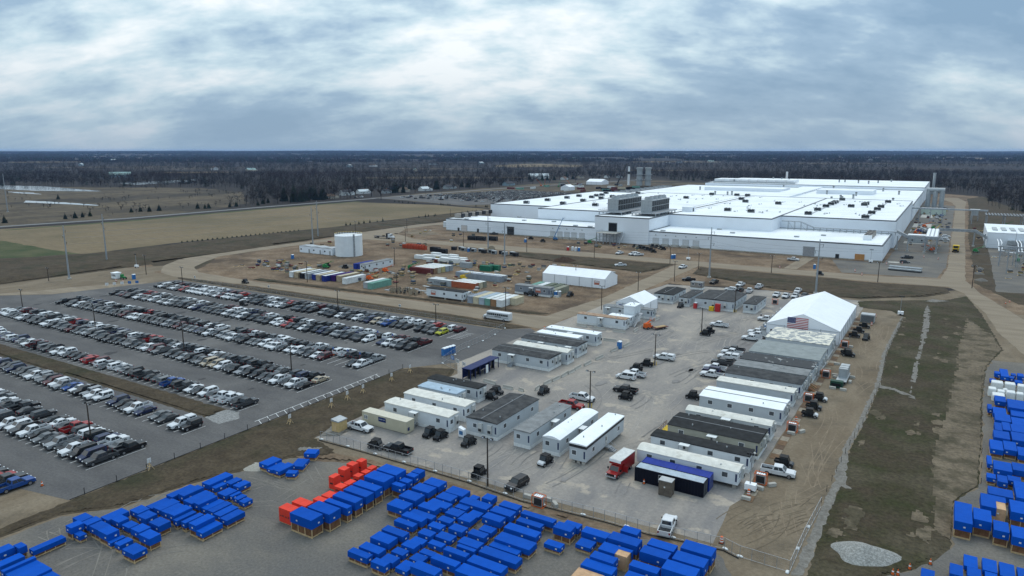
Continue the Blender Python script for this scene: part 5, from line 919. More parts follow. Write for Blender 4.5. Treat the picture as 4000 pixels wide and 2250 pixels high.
# ------------------------------------------------------------------ tents
def tent(name, label, u0, u1, v0, v1, eave, ridge, along, bays, grp=None):
    t = thing(name, label, 'tent', u0, v0, group=grp); a, b = u1 - u0, v1 - v0
    ln = b if along == 'v' else a; w = a if along == 'v' else b
    def P3(s, q, z): return (q, s, z) if along == 'v' else (s, q, z)
    def add(mb, pts, m): mb.add(pts if along == 'v' else list(reversed(pts)), [tuple(range(len(pts)))], m)
    for k in range(bays):
        s0, s1 = k * ln / bays, (k + 1) * ln / bays - .05
        for q0, q1, z0, z1 in ((-.12, w / 2, eave, ridge), (w / 2, w + .12, ridge, eave)):
            m = MB(); add(m, [P3(s0, q0, z0), P3(s0, q1, z1), P3(s1, q1, z1), P3(s1, q0, z0)][::-1], M_TENT); add(m, [P3(s0, q0, z0 - .05), P3(s0, q1, z1 - .05), P3(s1, q1, z1 - .05), P3(s1, q0, z0 - .05)], M_TENT); m.build('roof_panel', t)
        for q, o_ in ((0, -1), (w, 1)):
            m = MB()
            m.box(*((q - .03, q + .03, s0 + .05, s1) if along == 'v' else (s0 + .05, s1, q - .03, q + .03)), 0, eave - .05, M_TENT); m.build('wall_panel', t)
    for s in (0.0, ln):
        m = MB(); vs = [P3(s, 0, 0), P3(s, w, 0), P3(s, w, eave - .06), P3(s, w / 2, ridge - .08), P3(s, 0, eave - .06)]
        m.add(vs, [(0, 1, 2, 3, 4)], M_TENT); e = .06 if s == 0 else -.06
        m.add([P3(s + e, p[0] if along == 'v' else p[1], p[2]) for p in vs], [(4, 3, 2, 1, 0)], M_TENT); m.build('gable_wall', t)
    m = MB()
    for k in range(bays + 1):
        s = min(ln - .03, k * ln / bays - .03)
        for q in (-.08, w + .08): m.bar(P3(s, q, 0), P3(s, q, eave), .12, M_GREYM)
    for q in (w * .25, w * .5, w * .75): m.bar(P3(-.06, q, 0), P3(-.06, q, eave), .12, M_GREYM)
    m.bar(P3(-.06, 0, eave - .3), P3(-.06, w, eave - .3), .1, M_GREYM); m.build('frame', t)
    return t
bt = tent('frame_tent', 'large white frame tent with a flag on its gable', -44.6, -23.8, 223.4, 265, 4.2, 8.2, 'v', 9)
m = MB(); m.box(1.2, 2.4, -.08, -.03, 1.6, 2.4, M_DARK); m.build('vent_window', bt)
tent('frame_tent', 'white storage tent with five bays in the laydown yard', -148.8, -118.9, 267.0, 279.6, 4.0, 6.6, 'u', 5)
tent('frame_tent', 'small white tent with blue notices behind the trailers', -97.6, -87.4, 229.2, 243.4, 3.8, 6.2, 'v', 2)
tent('frame_tent', 'small white tent far beyond the staff lot', -520, -492, 1080, 1108, 5, 9, 'u', 3)
tent('frame_tent', 'white round topped shelter far beyond the staff lot', -476, -462, 905, 922, 5, 8, 'v', 3)
for k in range(4):
    m = MB(); m.box(0, 1.3, -.04, 0, 1.6, 3.1, mat('notice_blue', (0.03, 0.06, 0.18), 0.6)); tag(place(m.build('notice_board'), -96.6 + k * 2.4, 229.1), 'dark blue notice hung on the small white tent', 'sign', 'notices on the small white tent')
# flag
def flag():
    m = MB(); w, h = 6.0, 3.3; red = mat('flag_red', (0.40, 0.02, 0.03), 0.6, vary=0.04); wh = mat('flag_white', (0.72, 0.72, 0.72), 0.6, vary=0.03); bl = mat('flag_blue', (0.012, 0.02, 0.11), 0.6, vary=0.04)
    for i in range(13):
        z0, z1 = h - (i + 1) * h / 13, h - i * h / 13; m.box(2.4 if i < 7 else 0, w, -.02, 0, z0, z1, red if i % 2 == 0 else wh)
    m.box(0, 2.4, -.02, 0, h * 6 / 13, h, bl)
    for r in range(9):
        n = 6 if r % 2 == 0 else 5
        for k in range(n):
            cx = .2 + (k + (0 if n == 6 else .5)) * .4; cz = h - (r + 1) * (h * 7 / 13) / 10; vs = []
            for q in range(10): a = math.pi / 2 + q * math.pi / 5; rr = .085 if q % 2 == 0 else .035; vs.append((cx + rr * math.cos(a), -.024, cz + rr * math.sin(a)))
            m.add(vs, [tuple(range(10))], wh)
    tag(place(m.build('flag'), -38.6, 223.3, 0, 3.6), 'american flag with stars and stripes hung on the tent gable', 'flag')
flag()
# blue guard shelter
t = thing('turnstile_shelter', 'long dark blue turnstile shelter at the yard entrance', 'shelter', -100.6, 139.2)
M_NAVY = mat('shelter_navy', (0.012, 0.022, 0.09), 0.5)
for k in range(3):
    m = MB(); m.box(-.1, 2.7, k * 4.35, k * 4.35 + 4.3, 2.7, 2.9, M_NAVY); m.build('roof_panel', t)
for y in (0, 2.1, 4.2, 6.4, 8.6, 10.8, 12.9):
    m = MB(); m.box(2.45, 2.6, y, y + .15, 0, 2.7, M_NAVY); m.build('post', t); m = MB(); m.box(0, .12, y, y + .15, 0, 2.7, M_NAVY); m.build('post', t)
m = MB(); m.box(0.02, .1, 0, 13, .2, 2.6, M_NAVY); m.build('back_wall', t); m = MB(); m.box(2.52, 2.6, 7.0, 8.0, 0, 2.2, M_WHITE); m.build('door', t)
for y in (.6, 2.7, 4.8, 9.2, 11.3): m = MB(); m.cyl(1.4, y + .7, 0, 2.4, .45, M_BLACK, n=8); m.build('turnstile', t)
# ------------------------------------------------------------------ vehicles (nose along local +x)
def inset_panel(mb, q, s0, s1, t0, t1, off, m):
    a, b, c, d = [Vector(p) for p in q]                 # a-b bottom, d-c top
    n = (b - a).cross(d - a).normalized() * off
    def P_(s, t): return (a.lerp(b, s)).lerp(d.lerp(c, s), t) + n
    mb.quad(P_(s0, t0), P_(s1, t0), P_(s1, t1), P_(s0, t1), m)
def cabin(body, xb0, xb1, xt0, xt1, z0, z1, w0, w1, m):
    B = [(xb0, -w0, z0), (xb1, -w0, z0), (xb1, w0, z0), (xb0, w0, z0)]; r = .10
    T = [(xt0, -w1, z1 - .04), (xt1, -w1, z1 - .04), (xt1, w1, z1 - .04), (xt0, w1, z1 - .04)]
    T2 = [(xt0 + r, -w1 + r, z1), (xt1 - r, -w1 + r, z1), (xt1 - r, w1 - r, z1), (xt0 + r, w1 - r, z1)]
    vs = B + T + T2
    fs = [(i, (i + 1) % 4, 4 + (i + 1) % 4, 4 + i) for i in range(4)] + [(4 + i, 4 + (i + 1) % 4, 8 + (i + 1) % 4, 8 + i) for i in range(4)] + [(8, 9, 10, 11)]
    body.add(vs, fs, m)
    return B, T
def wheels(t, xs, y, r, w=.24, rim=True):
    for x in xs:
        for s in (-1, 1):
            m = MB(); a, b = (y - w, y) if s > 0 else (-y, -y + w); m.cyl(x, r, a, b, r, M_RUB, n=14, axis='y')
            if rim: e = y if s > 0 else -y; m.cyl(x, r, min(e, e + s * .012), max(e, e + s * .012), r * .62, M_RIM, n=10, axis='y')
            m.build('wheel', t)
DIM = {'sedan': dict(L=4.75, w=.91, belt=.93, roof=1.43, cb=(-1.80, 1.05), ct=(-1.0, .22), low=[(-2.37, .34), (-2.37, .84), (-2.25, .97), (-1.7, 1.0), (1.0, .95), (2.1, .80), (2.36, .62), (2.37, .32)], wx=(-1.42, 1.42), r=.33),
       'suv': dict(L=4.85, w=.95, belt=1.06, roof=1.74, cb=(-2.36, 1.05), ct=(-2.02, .38), low=[(-2.42, .42), (-2.42, 1.06), (-2.3, 1.1), (1.0, 1.10), (2.1, .98), (2.4, .80), (2.42, .38)], wx=(-1.45, 1.48), r=.37),
       'pickup': dict(L=5.85, w=1.0, belt=1.16, roof=1.90, cb=(-.95, 1.42), ct=(-.72, .72), low=[(-.95, .48), (-.95, 1.16), (1.4, 1.20), (2.65, 1.12), (2.9, .95), (2.92, .45)], wx=(-1.78, 1.92), r=.41),
       'jeep': dict(L=4.6, w=.92, belt=1.12, roof=1.84, cb=(-2.2, .55), ct=(-2.15, .35), low=[(-2.28, .52), (-2.28, 1.12), (.6, 1.14), (2.0, 1.08), (2.1, .95), (2.12, .5)], wx=(-1.5, 1.45), r=.42),
       'van': dict(L=5.0, w=.95, belt=1.10, roof=1.92, cb=(-2.46, 1.55), ct=(-2.38, .75), low=[(-2.5, .38), (-2.5, 1.12), (1.5, 1.12), (2.3, .92), (2.48, .75), (2.5, .35)], wx=(-1.55, 1.6), r=.35)}
def vehicle(kind, detail=True):
    base = 'pickup' if kind == 'cap_pickup' else kind; d = DIM[base]; w = d['w']; P = PM['white']
    t = thing({'sedan': 'sedan', 'suv': 'suv', 'pickup': 'pickup_truck', 'cap_pickup': 'pickup_truck', 'jeep': 'off_road_car', 'van': 'cargo_van'}[kind], 'x', {'sedan': 'car', 'suv': 'suv', 'pickup': 'pickup truck', 'cap_pickup': 'pickup truck', 'jeep': 'off road car', 'van': 'van'}[kind], 0, -900)
    b = MB(); b.mi(P)
    b.prism(d['low'], -w, w, P, inset=(.14, .06))
    B, T = cabin(b, d['cb'][0], d['cb'][1], d['ct'][0], d['ct'][1], d['belt'] - .02, d['roof'], w - .04, w - .20, P)
    L = d['L']
    if base == 'pickup':
        b.box(-2.92, -.95, -w, -w + .09, .52, 1.22, P); b.box(-2.92, -.95, w - .09, w, .52, 1.22, P); b.box(-2.92, -2.84, -w + .09, w - .09, .55, 1.22, P); b.box(-2.84, -.95, -w + .09, w - .09, .55, .74, M_DARK)
        b.box(-2.98, -2.86, -w + .05, w - .05, .42, .58, M_GREYM)
    b.box(L / 2 - .12, L / 2 + .02, -w + .08, w - .08, .34, .52, M_DARK); b.box(L / 2 - .14, L / 2 + .005, -w * .55, w * .55, .56, d['belt'] - .28, M_BLACK)
    b.box(-L / 2 + .25, L / 2 - .25, -w + .12, w - .12, .22, .42, M_BLACK)
    o = b.build('body', t); o['painted'] = 1
    if kind == 'cap_pickup': m = MB(); cabin(m, -2.9, -.98, -2.75, -1.0, 1.22, 1.92, w - .02, w - .16, P); m.mi(P); oo = m.build('cap', t); oo['painted'] = 1; m = MB(); [m.box(-2.6, -1.2, s * (w - .075) - .01, s * (w - .075) + .01, 1.38, 1.72, M_GLASS) for s in (-1, 1)]; m.build('cap_window', t)
    # glass: windscreen, rear window, side windows
    q = lambda i, j: (B[i], B[j], T[j], T[i])
    m = MB(); inset_panel(m, q(1, 2), .06, .94, .10, .92, .006, M_GLASS); m.build('windscreen', t)
    m = MB(); inset_panel(m, q(3, 0), .10, .90, .18, .88, .006, M_GLASS); m.build('rear_window', t)
    for i, j in ((0, 1), (2, 3)):
        m = MB()
        if i == 0: sp = (.10, .47, .51, .88)
        else: sp = (.12, .49, .53, .90)
        inset_panel(m, q(i, j), sp[0], sp[1], .14, .88, .006, M_GLASS); inset_panel(m, q(i, j), sp[2], sp[3], .14, .88, .006, M_GLASS); m.build('side_window', t)
    if detail:
        hz = d['belt'] - .32
        for s in (-1, 1):
            m = MB(); m.box(L / 2 - .16, L / 2 + .012, s * (w - .27) - .16, s * (w - .27) + .16, hz, hz + .17, M_LAMP); m.build('headlight', t)
            m = MB(); m.box(-L / 2 - .03, -L / 2 + .1, s * (w - .16) - .11, s * (w - .16) + .11, d['belt'] - .34, d['belt'] - .05, M_TAIL); m.build('tail_light', t)
            m = MB(); m.box(d['cb'][1] - .42, d['cb'][1] - .25, s * (w + .10) - .1, s * (w + .10) + .1, d['belt'], d['belt'] + .15, M_BLACK); m.build('mirror', t)
        wheels(t, d['wx'], w + .012, d['r'])
    else:
        m = MB()
        for x in d['wx']:
            for s in (-1, 1): a, bb = (w - .23, w + .012) if s > 0 else (-w - .012, -w + .23); m.cyl(x, d['r'], a, bb, d['r'], M_RUB, n=10, axis='y')
        m.build('wheels', t)
    return t
def utv():
    t = thing('utility_vehicle', 'x', 'utility vehicle', 0, -900)
    m = MB(); m.mi(PM['black']); m.prism([(.75, .5), (.75, 1.05), (1.35, .98), (1.62, .78), (1.66, .48)], -.66, .66, PM['black'], inset=(.1, .05)); o = m.build('hood', t); o['painted'] = 1
    m = MB(); m.box(-1.5, 1.55, -.62, .62, .34, .52, M_BLACK); m.box(-.75, .75, -.72, -.64, .36, .98, M_BLACK); m.box(-.75, .75, .64, .72, .36, .98, M_BLACK); m.build('chassis', t)
    m = MB(); m.prism([(-1.7, .74), (-1.7, 1.08), (-.82, 1.08), (-.82, .74)], -.70, -.64, M_BLACK); m.box(-1.7, -.82, .64, .70, .74, 1.08, M_BLACK); m.box(-1.70, -1.64, -.64, .64, .74, 1.08, M_BLACK); m.box(-1.64, -.82, -.64, .64, .74, .80, M_DARK); m.build('cargo_bed', t)
    for x in (-.55, .25): m = MB(); m.box(x, x + .45, -.6, .6, .52, .86, M_DARK); m.box(x - .1, x + .05, -.6, .6, .86, 1.35, M_DARK); m.build('seat', t)
    m = MB(); m.box(-.82, .60, -.70, .70, 1.90, 1.98, M_BLACK); m.build('roof', t)
    m = MB()
    for s in (-1, 1):
        for a, b in (((.95, .62), (.55, .66)), ((-.10, .70), (-.10, .66)), ((-.80, .66), (-.75, .66))): m.bar((a[0], s * a[1], .95), (b[0], s * b[1], 1.92), .07, M_BLACK)
    m.build('roll_cage', t)
    m = MB(); m.quad((.98, -.6, 1.0), (.98, .6, 1.0), (.60, .62, 1.86), (.60, -.62, 1.86), M_GLASS); m.build('windshield', t)
    m = MB(); [m.box(-.72, .62, s * .70 - .006, s * .70 + .006, 1.0, 1.85, M_GLASS) for s in (-1, 1)]; m.build('cab_door', t)
    wheels(t, (-1.22, 1.15), .80, .36, .26)
    return t
PRO = {}
def proto(kind, detail=True):
    k = (kind, detail)
    if k not in PRO: PRO[k] = utv() if kind == 'utv' else vehicle(kind, detail)
    return PRO[k]
USED = set()
NAMES = {'sedan': 'sedan', 'suv': 'utility car', 'pickup': 'pickup truck', 'cap_pickup': 'capped pickup truck', 'jeep': 'off road car', 'van': 'van', 'utv': 'utility vehicle'}
def put(kind, colour, u, v, rot, label, group=None, detail=True):
    p = proto(kind, detail)
    if (kind, detail) not in USED:
        USED.add((kind, detail)); t = place(p, u, v, rot)
        t['label'] = label
        if group: t['group'] = group
        repaint(t, PM[colour])
    else: t = clone(p, u, v, rot, label, group, paint=PM[colour])
    return t
ROWTXT = {'D1': 'in the double row along the dirt road', 'D2': 'in the second row from the dirt road', 'D3': 'in the third row from the dirt road', 'D4': 'in the fourth row from the dirt road', 'D5': 'backed on the grassy median', 'D6': 'in the row below the grassy median', 'D7': 'in the double row beyond the median', 'D8': 'at the dirt corner of the lot'}
rng = random.Random(5)
def pick():
    k = rng.choices(['pickup', 'suv', 'sedan', 'jeep', 'cap_pickup', 'van'], [34, 27, 33, 2, 2, 2])[0]
    c = rng.choices(['white', 'black', 'charcoal', 'grey', 'silver', 'red', 'maroon', 'navy', 'blue', 'tan'], [21, 26, 23, 12, 7, 3, 4, 3, 1, 1])[0]
    return k, c
cid = 0
for nm, vn, k, ua, ub in ROWS + [('D8', 44.0, 1, -150, -130.4)]:
    for i in range(int((ub - ua) / ST)):
        u = ub - 1.2 - i * ST
        for r in range(k):
            kind, col = pick(); gap = rng.random() < 0.04
            v = vn + 2.9 + r * 5.85; rot = 270 if r == 0 else 90
            if nm == 'D5': v = 98.1; rot = 90 if rng.random() < .75 else 270
            if nm == 'D8': v = 51.0; rot = 90
            if nm == 'D1':
                if i == 0 and r == 0: continue
                if i == 0: kind, col = 'suv', 'maroon'
                if i == 1 and r == 0: kind, col, gap = 'suv', 'lime', False
            if nm == 'D2' and i == 0: kind, col = ('suv', 'black') if r == 0 else ('pickup', 'maroon')
            if nm == 'D3':
                if r == 0 and i in (2, 3, 4): continue
                if i == 0: kind, col = ('pickup', 'white') if r == 0 else ('pickup', 'silver')
            if nm == 'D4' and i == 0: kind, col = ('sedan', 'black') if r == 0 else ('sedan', 'tan')
            if nm == 'D6' and i == 0: kind, col = 'jeep', 'black'
            if nm == 'D7' and i == 0: kind, col = ('pickup', 'charcoal') if r == 0 else ('pickup', 'black')
            if nm == 'D8': kind, col = [('pickup', 'blue'), ('pickup', 'charcoal'), ('sedan', 'red'), ('suv', 'charcoal'), ('suv', 'black'), ('sedan', 'white'), ('suv', 'grey')][min(i, 6)]
            if gap: continue
            half = '' if k == 1 else (', nose to the crates' if r == 0 else ', nose to the factory')
            far = nm in ('D1', 'D2')
            put(kind, col, u + rng.uniform(-.12, .12), v + rng.uniform(-.3, .3), rot + rng.uniform(-1.2, 1.2), col + ' ' + NAMES[kind] + ' ' + ROWTXT[nm] + half, 'cars parked ' + ROWTXT[nm] + half, detail=not far)
            cid += 1
VLAB = {}
WHERE = []
def near_text(u, v):
    if v > 300: return 'on the dirt before the factory'
    if u < -130: return 'in the laydown yard'
    if u > -24.2: return 'on the dirt track east of the trailers'
    if v < 107: return 'near the crate yard fence'
    if u > -52 and v > 272: return 'in the row north of the flag tent'
    if v > 268: return 'north of the trailers'
    if u > -56: return 'along the eastern office trailers'
    if u < -76: return 'beside the western trailers'
    return 'in the middle of the paved yard'
for u, v, kind, col, rot in VEH:
    w = near_text(u, v)
    lab = col + ' ' + NAMES[kind] + ' ' + w
    put(kind, col, u, v, rot, lab, 'work vehicles ' + w)
# red box truck
t = thing('box_truck', 'red service truck with white roofed box body and an open door', 'truck', -45.6, 111.4, 266)
P = PM['red']
m = MB(); m.prism([(1.0, .55), (1.0, 1.25), (2.9, 1.25), (3.9, 1.12), (4.0, .55)], -1.0, 1.0, P, inset=(.12, .06)); B, T = cabin(m, 1.0, 2.95, 1.1, 2.3, 1.2, 2.05, .97, .85, P); m.build('cab', t)
m = MB(); inset_panel(m, (B[1], B[2], T[2], T[1]), .06, .94, .1, .92, .006, M_GLASS); m.build('windscreen', t)
m = MB(); m.box(-3.2, 1.0, -1.15, 1.15, .7, 3.1, P); m.box(1.0, 2.3, -1.15, 1.15, 2.25, 3.1, P); m.build('box_body', t)
m = MB(); m.box(-3.25, 2.35, -1.18, 1.18, 3.1, 3.22, mat('box_roof', (0.55, 0.55, 0.53), 0.6, vary=0.1)); m.box(2.3, 2.42, -1.1, 1.1, 2.7, 3.15, M_WHITE); m.build('box_roof', t)
m = MB(); m.box(3.96, 4.03, -.75, .75, .75, 1.05, M_BLACK); m.build('grille', t); m = MB(); m.box(3.9, 4.1, -1, 1, .45, .68, M_GREYM); m.build('bumper', t)
m = MB(); m.box(1.15, 1.22, 1.0, 1.95, .75, 1.9, P); m.build('open_door', t)
for s in (-1, 1): m = MB(); m.box(3.9, 4.02, s * .82 - .13, s * .82 + .13, .8, 1.05, M_LAMP); m.build('headlight', t); m = MB(); m.box(2.5, 2.65, s * 1.25 - .12, s * 1.25 + .12, 1.3, 1.7, M_BLACK); m.build('mirror', t)
wheels(t, (-1.9, 3.0), 1.04, .42)
# white school bus on the dirt road
t = thing('bus', 'white school bus on the dirt road beside the parking lot', 'bus', -127.2, 196.9, 180)
m = MB(); m.prism([(-5.3, .6), (-5.3, 2.9), (-5.1, 3.05), (3.5, 3.05), (3.75, 2.85), (3.8, .6)], -1.22, 1.22, PM['white'], inset=(.2, .12)); m.build('body', t)
m = MB(); m.prism([(3.8, .6), (3.8, 1.7), (5.0, 1.55), (5.25, 1.2), (5.25, .6)], -1.05, 1.05, PM['white'], inset=(.15, .08)); m.build('bonnet', t)
for i in range(11):
    x = -4.9 + i * .76
    for s in (-1, 1): m = MB(); m.box(x, x + .62, s * 1.225 - .01, s * 1.225 + .01, 1.85, 2.55, M_GLASS); m.build('side_window', t)
m = MB(); m.box(3.78, 3.84, -1.0, 1.0, 1.8, 2.75, M_GLASS); m.build('windscreen', t)
for s in (-1, 1): m = MB(); m.box(-5.1, 3.6, s * 1.235 - .01, s * 1.235 + .01, 1.28, 1.36, M_DARK); m.box(-2.2, .4, s * 1.235 - .012, s * 1.235 + .012, 1.45, 1.62, M_DARK); m.build('side_lettering', t)
m = MB(); m.box(5.2, 5.4, -1.1, 1.1, .5, .75, M_BLACK); m.build('bumper', t)
wheels(t, (-3.3, 4.3), 1.23, .48)
# semi with flatbed
t = thing('semi_truck', 'white semi tractor with an empty dark flatbed trailer', 'truck', -312.5, 348.2, 3)
m = MB(); m.box(3.4, 5.6, -1.2, 1.2, .9, 3.2, PM['white']); m.prism([(5.6, .9), (5.6, 2.1), (7.4, 1.9), (7.6, .8)], -1.0, 1.0, PM['white'], inset=(.15, .08)); m.build('cab', t)
m = MB(); m.box(5.5, 5.63, -1.05, 1.05, 2.1, 2.95, M_GLASS); m.build('windscreen', t); m = MB(); m.box(1.9, 3.4, -1.1, 1.1, 1.0, 3.6, M_BLACK); m.build('sleeper', t)
m = MB(); m.box(-8.2, 2.0, -1.25, 1.25, 1.2, 1.45, M_DARK); m.build('flatbed', t); wheels(t, (-7.2, -6.0, 2.2, 3.3, 6.7), 1.22, .5)
# yellow haul truck
t = thing('haul_truck', 'yellow articulated haul truck on the eastern dirt road', 'haul truck', 5.7, 472, 268)
m = MB(); m.box(1.6, 4.6, -1.4, 1.4, 1.1, 2.3, M_YEL); m.box(1.8, 3.2, -1.1, 1.1, 2.3, 3.7, M_GLASS); m.box(1.7, 3.3, -1.2, 1.2, 3.7, 3.85, M_YEL); m.build('cab', t)
m = MB(); m.prism([(-4.8, 1.6), (-5.2, 3.4), (1.2, 3.6), (1.2, 1.9)], -1.6, 1.6, M_YEL, inset=(.2, .1)); m.build('dump_body', t); m = MB(); m.box(4.5, 4.7, -1.1, 1.1, .9, 2.0, M_BLACK); m.build('grille', t); wheels(t, (-3.6, -1.8, 3.0), 1.55, .85, .6)
# ------------------------------------------------------------------ covered crates
def crate(label, u, v, du, dv, h, group, tarp=M_BLUE, cover=.55, rot=0.0, bare=False, torn=False, letters=False):
    t = thing('red_covered_crate' if tarp is M_RED else 'covered_crate', label, 'crate', u, v, rot, group)
    zs = .16; rr = random.Random(int(abs(u * 37 + v * 91) * 10)); g = .05; x0, x1, y0, y1 = g, du - g, g, dv - g
    p = MB()                                                # skids and deck
    for k in range(3):
        y = y0 + (y1 - y0 - .14) * k / 2; p.box(x0, x1, y, y + .14, 0, .1, M_TIMB)
    nk = max(3, int((x1 - x0) / 1.0))
    for k in range(nk + 1): x = x0 + (x1 - x0 - .14) * k / nk; p.box(x, x + .14, y0 - .01, y1 + .01, .1, zs, M_TIMB)
    p.build('pallet', t)
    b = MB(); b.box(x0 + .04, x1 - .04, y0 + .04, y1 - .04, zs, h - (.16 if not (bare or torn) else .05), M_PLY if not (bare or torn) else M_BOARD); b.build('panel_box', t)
    f = MB(); w = .11; zt = h - .12
    for k in range(max(1, int((x1 - x0) / 1.15)) + 1):
        n = max(1, int((x1 - x0) / 1.15)); x = x0 + (x1 - x0 - w) * k / n
        for y in (y0, y1 - .04): f.box(x, x + w, y, y + .04, zs, zt, M_TIMB)
    for k in range(max(1, int((y1 - y0) / 1.15)) + 1):
        n = max(1, int((y1 - y0) / 1.15)); y = y0 + (y1 - y0 - w) * k / n
        for x in (x0 - .002, x1 - .038): f.box(x, x + .04, y, y + w, zs, zt, M_TIMB)
    for y in (y0 - .005, y1 - .035): f.box(x0, x1, y, y + .04, zs, zs + w, M_TIMB)
    for x in (x0 - .006, x1 - .034): f.box(x, x + .04, y0, y1, zs, zs + w, M_TIMB)
    f.build('framing', t)
    if bare: return t
    # tarp: sagging top, skirt with an uneven hem
    m = MB(); nx, ny = max(3, int(du / .6)), max(3, int(dv / .6)); zh = h - min(h * cover, h - .35 if tarp is M_BLUE else h - .12)
    X = [-.02 + (du + .04) * i / nx for i in range(nx + 1)]; Y = [-.02 + (dv + .04) * j / ny for j in range(ny + 1)]
    vs = []; idx = {}
    for i in range(nx + 1):
        for j in range(ny + 1):
            e = min(i, nx - i, j, ny - j); s = 0 if e == 0 else max(-.06, -.035 * noise.noise(Vector((X[i] * .9 + u, Y[j] * .9 + v, 1))) - .012)
            if torn and X[i] > du * .66 and Y[j] < dv * .55: continue
            idx[(i, j)] = len(vs); vs.append((X[i], Y[j], h + s))
    fs = [(idx[(i, j)], idx[(i + 1, j)], idx[(i + 1, j + 1)], idx[(i, j + 1)]) for i in range(nx) for j in range(ny) if all(q in idx for q in ((i, j), (i + 1, j), (i + 1, j + 1), (i, j + 1)))]
    ring = [(i, 0) for i in range(nx + 1)] + [(nx, j) for j in range(1, ny + 1)] + [(i, ny) for i in range(nx - 1, -1, -1)] + [(0, j) for j in range(ny - 1, 0, -1)]
    for k in range(len(ring)):
        a, c_ = ring[k], ring[(k + 1) % len(ring)]
        if a in idx and c_ in idx:
            out = []
            for q in (a, c_):
                p_ = vs[idx[q]]; ox = (-.015 if q[0] == 0 else (.015 if q[0] == nx else 0)); oy = (-.015 if q[1] == 0 else (.015 if q[1] == ny else 0))
                hem = zh + .035 * noise.noise(Vector((p_[0] * 1.3 + u, p_[1] * 1.3 + v, 4)))
                out.append((p_[0] + ox, p_[1] + oy, hem))
            n0 = len(vs); vs += [vs[idx[a]], vs[idx[c_]], out[1], out[0]]; fs.append((n0 + 3, n0 + 2, n0 + 1, n0))
    m.add(vs, fs, tarp); m.build('tarp', t)
    if tarp is M_BLUE:
        q = MB(); x = du * rr.uniform(.15, .8); q.box(x, x + .28, -.055, -.04, zh + (h - zh) * .35, zh + (h - zh) * .35 + .22, M_PAPER)
        q.build('shipping_label', t); q = MB()
        if rr.random() < .6: y = dv * rr.uniform(.2, .7); q.box(du + .04, du + .055, y, y + .3, zh + (h - zh) * .3, zh + (h - zh) * .3 + .22, M_PAPER); q.build('shipping_label', t)
    elif letters:
        q = MB()
        for k in range(6):
            x = .25 + k * (du - .5) / 6; q.box(x, x + .12 + .08 * (k % 2), -.055, -.04, h * .45, h * .45 + .2 + .05 * (k % 3), M_DARK)
        q.build('stencil_print', t)
    return t
def size_word(du, dv, h):
    a = 'tall' if h >= 2.3 else ('medium' if h >= 1.45 else 'low')
    r = max(du, dv) / min(du, dv); return a, ('long' if r > 2.0 else ('oblong' if r > 1.35 else 'square'))
for tab, where in ((CR_TALL, 'in the line beside the red crates'), (CR_MID, 'in the big gravel yard block'), (CR_EAST, 'in the group below the fence'), (CR_WEST, 'in the cluster along the grass bank'), (CR_FEW, 'of the three by the gully'), (CR_FAR, 'on the eastern pad')):
    for i, (u, v, du, dv, h) in enumerate(tab):
        a, s = size_word(du, dv, h); g = .08; h = h + random.Random(i * 7 + len(where)).uniform(-.12, .08)
        torn = (tab is CR_EAST and i == 9) or (tab is CR_FAR and i == 2)
        if tab is CR_EAST and i == len(tab) - 1: crate('uncovered crate with a bare plywood top among the blue ones', u, v, du, dv, h, None, bare=True); continue
        lab = 'crate under a torn blue tarp showing bare wood ' + where if torn else a + ' ' + s + ' crate under a blue tarp ' + where
        crate(lab, u + g, v + g, du - 2 * g, dv - 2 * g, h, 'blue crates ' + where, cover=.54 if h < 2.0 else .50, torn=torn)
for i, (u, v, du, dv, h) in enumerate(CR_RED):
    a, s = size_word(du, dv, h)
    crate(a + ' ' + s + ' crate wrapped in a red tarp beside the tall blue line', u + .05, v + .05, du - .1, dv - .1, h, 'red crates beside the tall blue line', tarp=M_RED, cover=.93, letters=True)
for i, (u, v, du, dv, h) in enumerate(((-97.7, 84.6, 2.2, 2.0, 1.5), (-96.2, 80.2, 2.2, 3.2, 1.1), (-94.6, 77.6, 1.8, 1.3, 1.2))):
    crate(['medium blue covered crate furthest back of the crooked three', 'low long blue covered crate in the middle of the crooked three', 'small blue covered crate at the front of the crooked three'][i], u, v, du, dv, h, None, rot=26)
for i, (u, v, du, dv, h) in enumerate(CR_WRAP):
    t = thing('wrapped_pallet', 'pallet load in white stretch wrap among the eastern blue crates', 'pallet', u, v, 0, 'white wrapped pallets on the eastern pad')
    m = MB(); m.box(0, du, 0, dv, 0, .15, M_TIMB); m.build('pallet', t)
    m = MB(); vs = []
    for z, k in ((.15, 0), (h - .25, .02), (h - .06, .12), (h, .3)):
        for sx, sy in ((0, 0), (1, 0), (1, 1), (0, 1)):
            for e in (0, 1):
                c_ = .18
                if (sx, sy) == (0, 0): p = (0, c_) if e == 0 else (c_, 0)
                elif (sx, sy) == (1, 0): p = (du - c_, 0) if e == 0 else (du, c_)
                elif (sx, sy) == (1, 1): p = (du, dv - c_) if e == 0 else (du - c_, dv)
                else: p = (c_, dv) if e == 0 else (0, dv - c_)
                vs.append((p[0] + (du / 2 - p[0]) * k, p[1] + (dv / 2 - p[1]) * k, z))
    fs = [(r * 8 + i_, r * 8 + (i_ + 1) % 8, r * 8 + 8 + (i_ + 1) % 8, r * 8 + 8 + i_) for r in range(3) for i_ in range(8)] + [tuple(range(24, 32))]
    m.add(vs, fs, M_WRAP); m.build('wrapped_load', t)

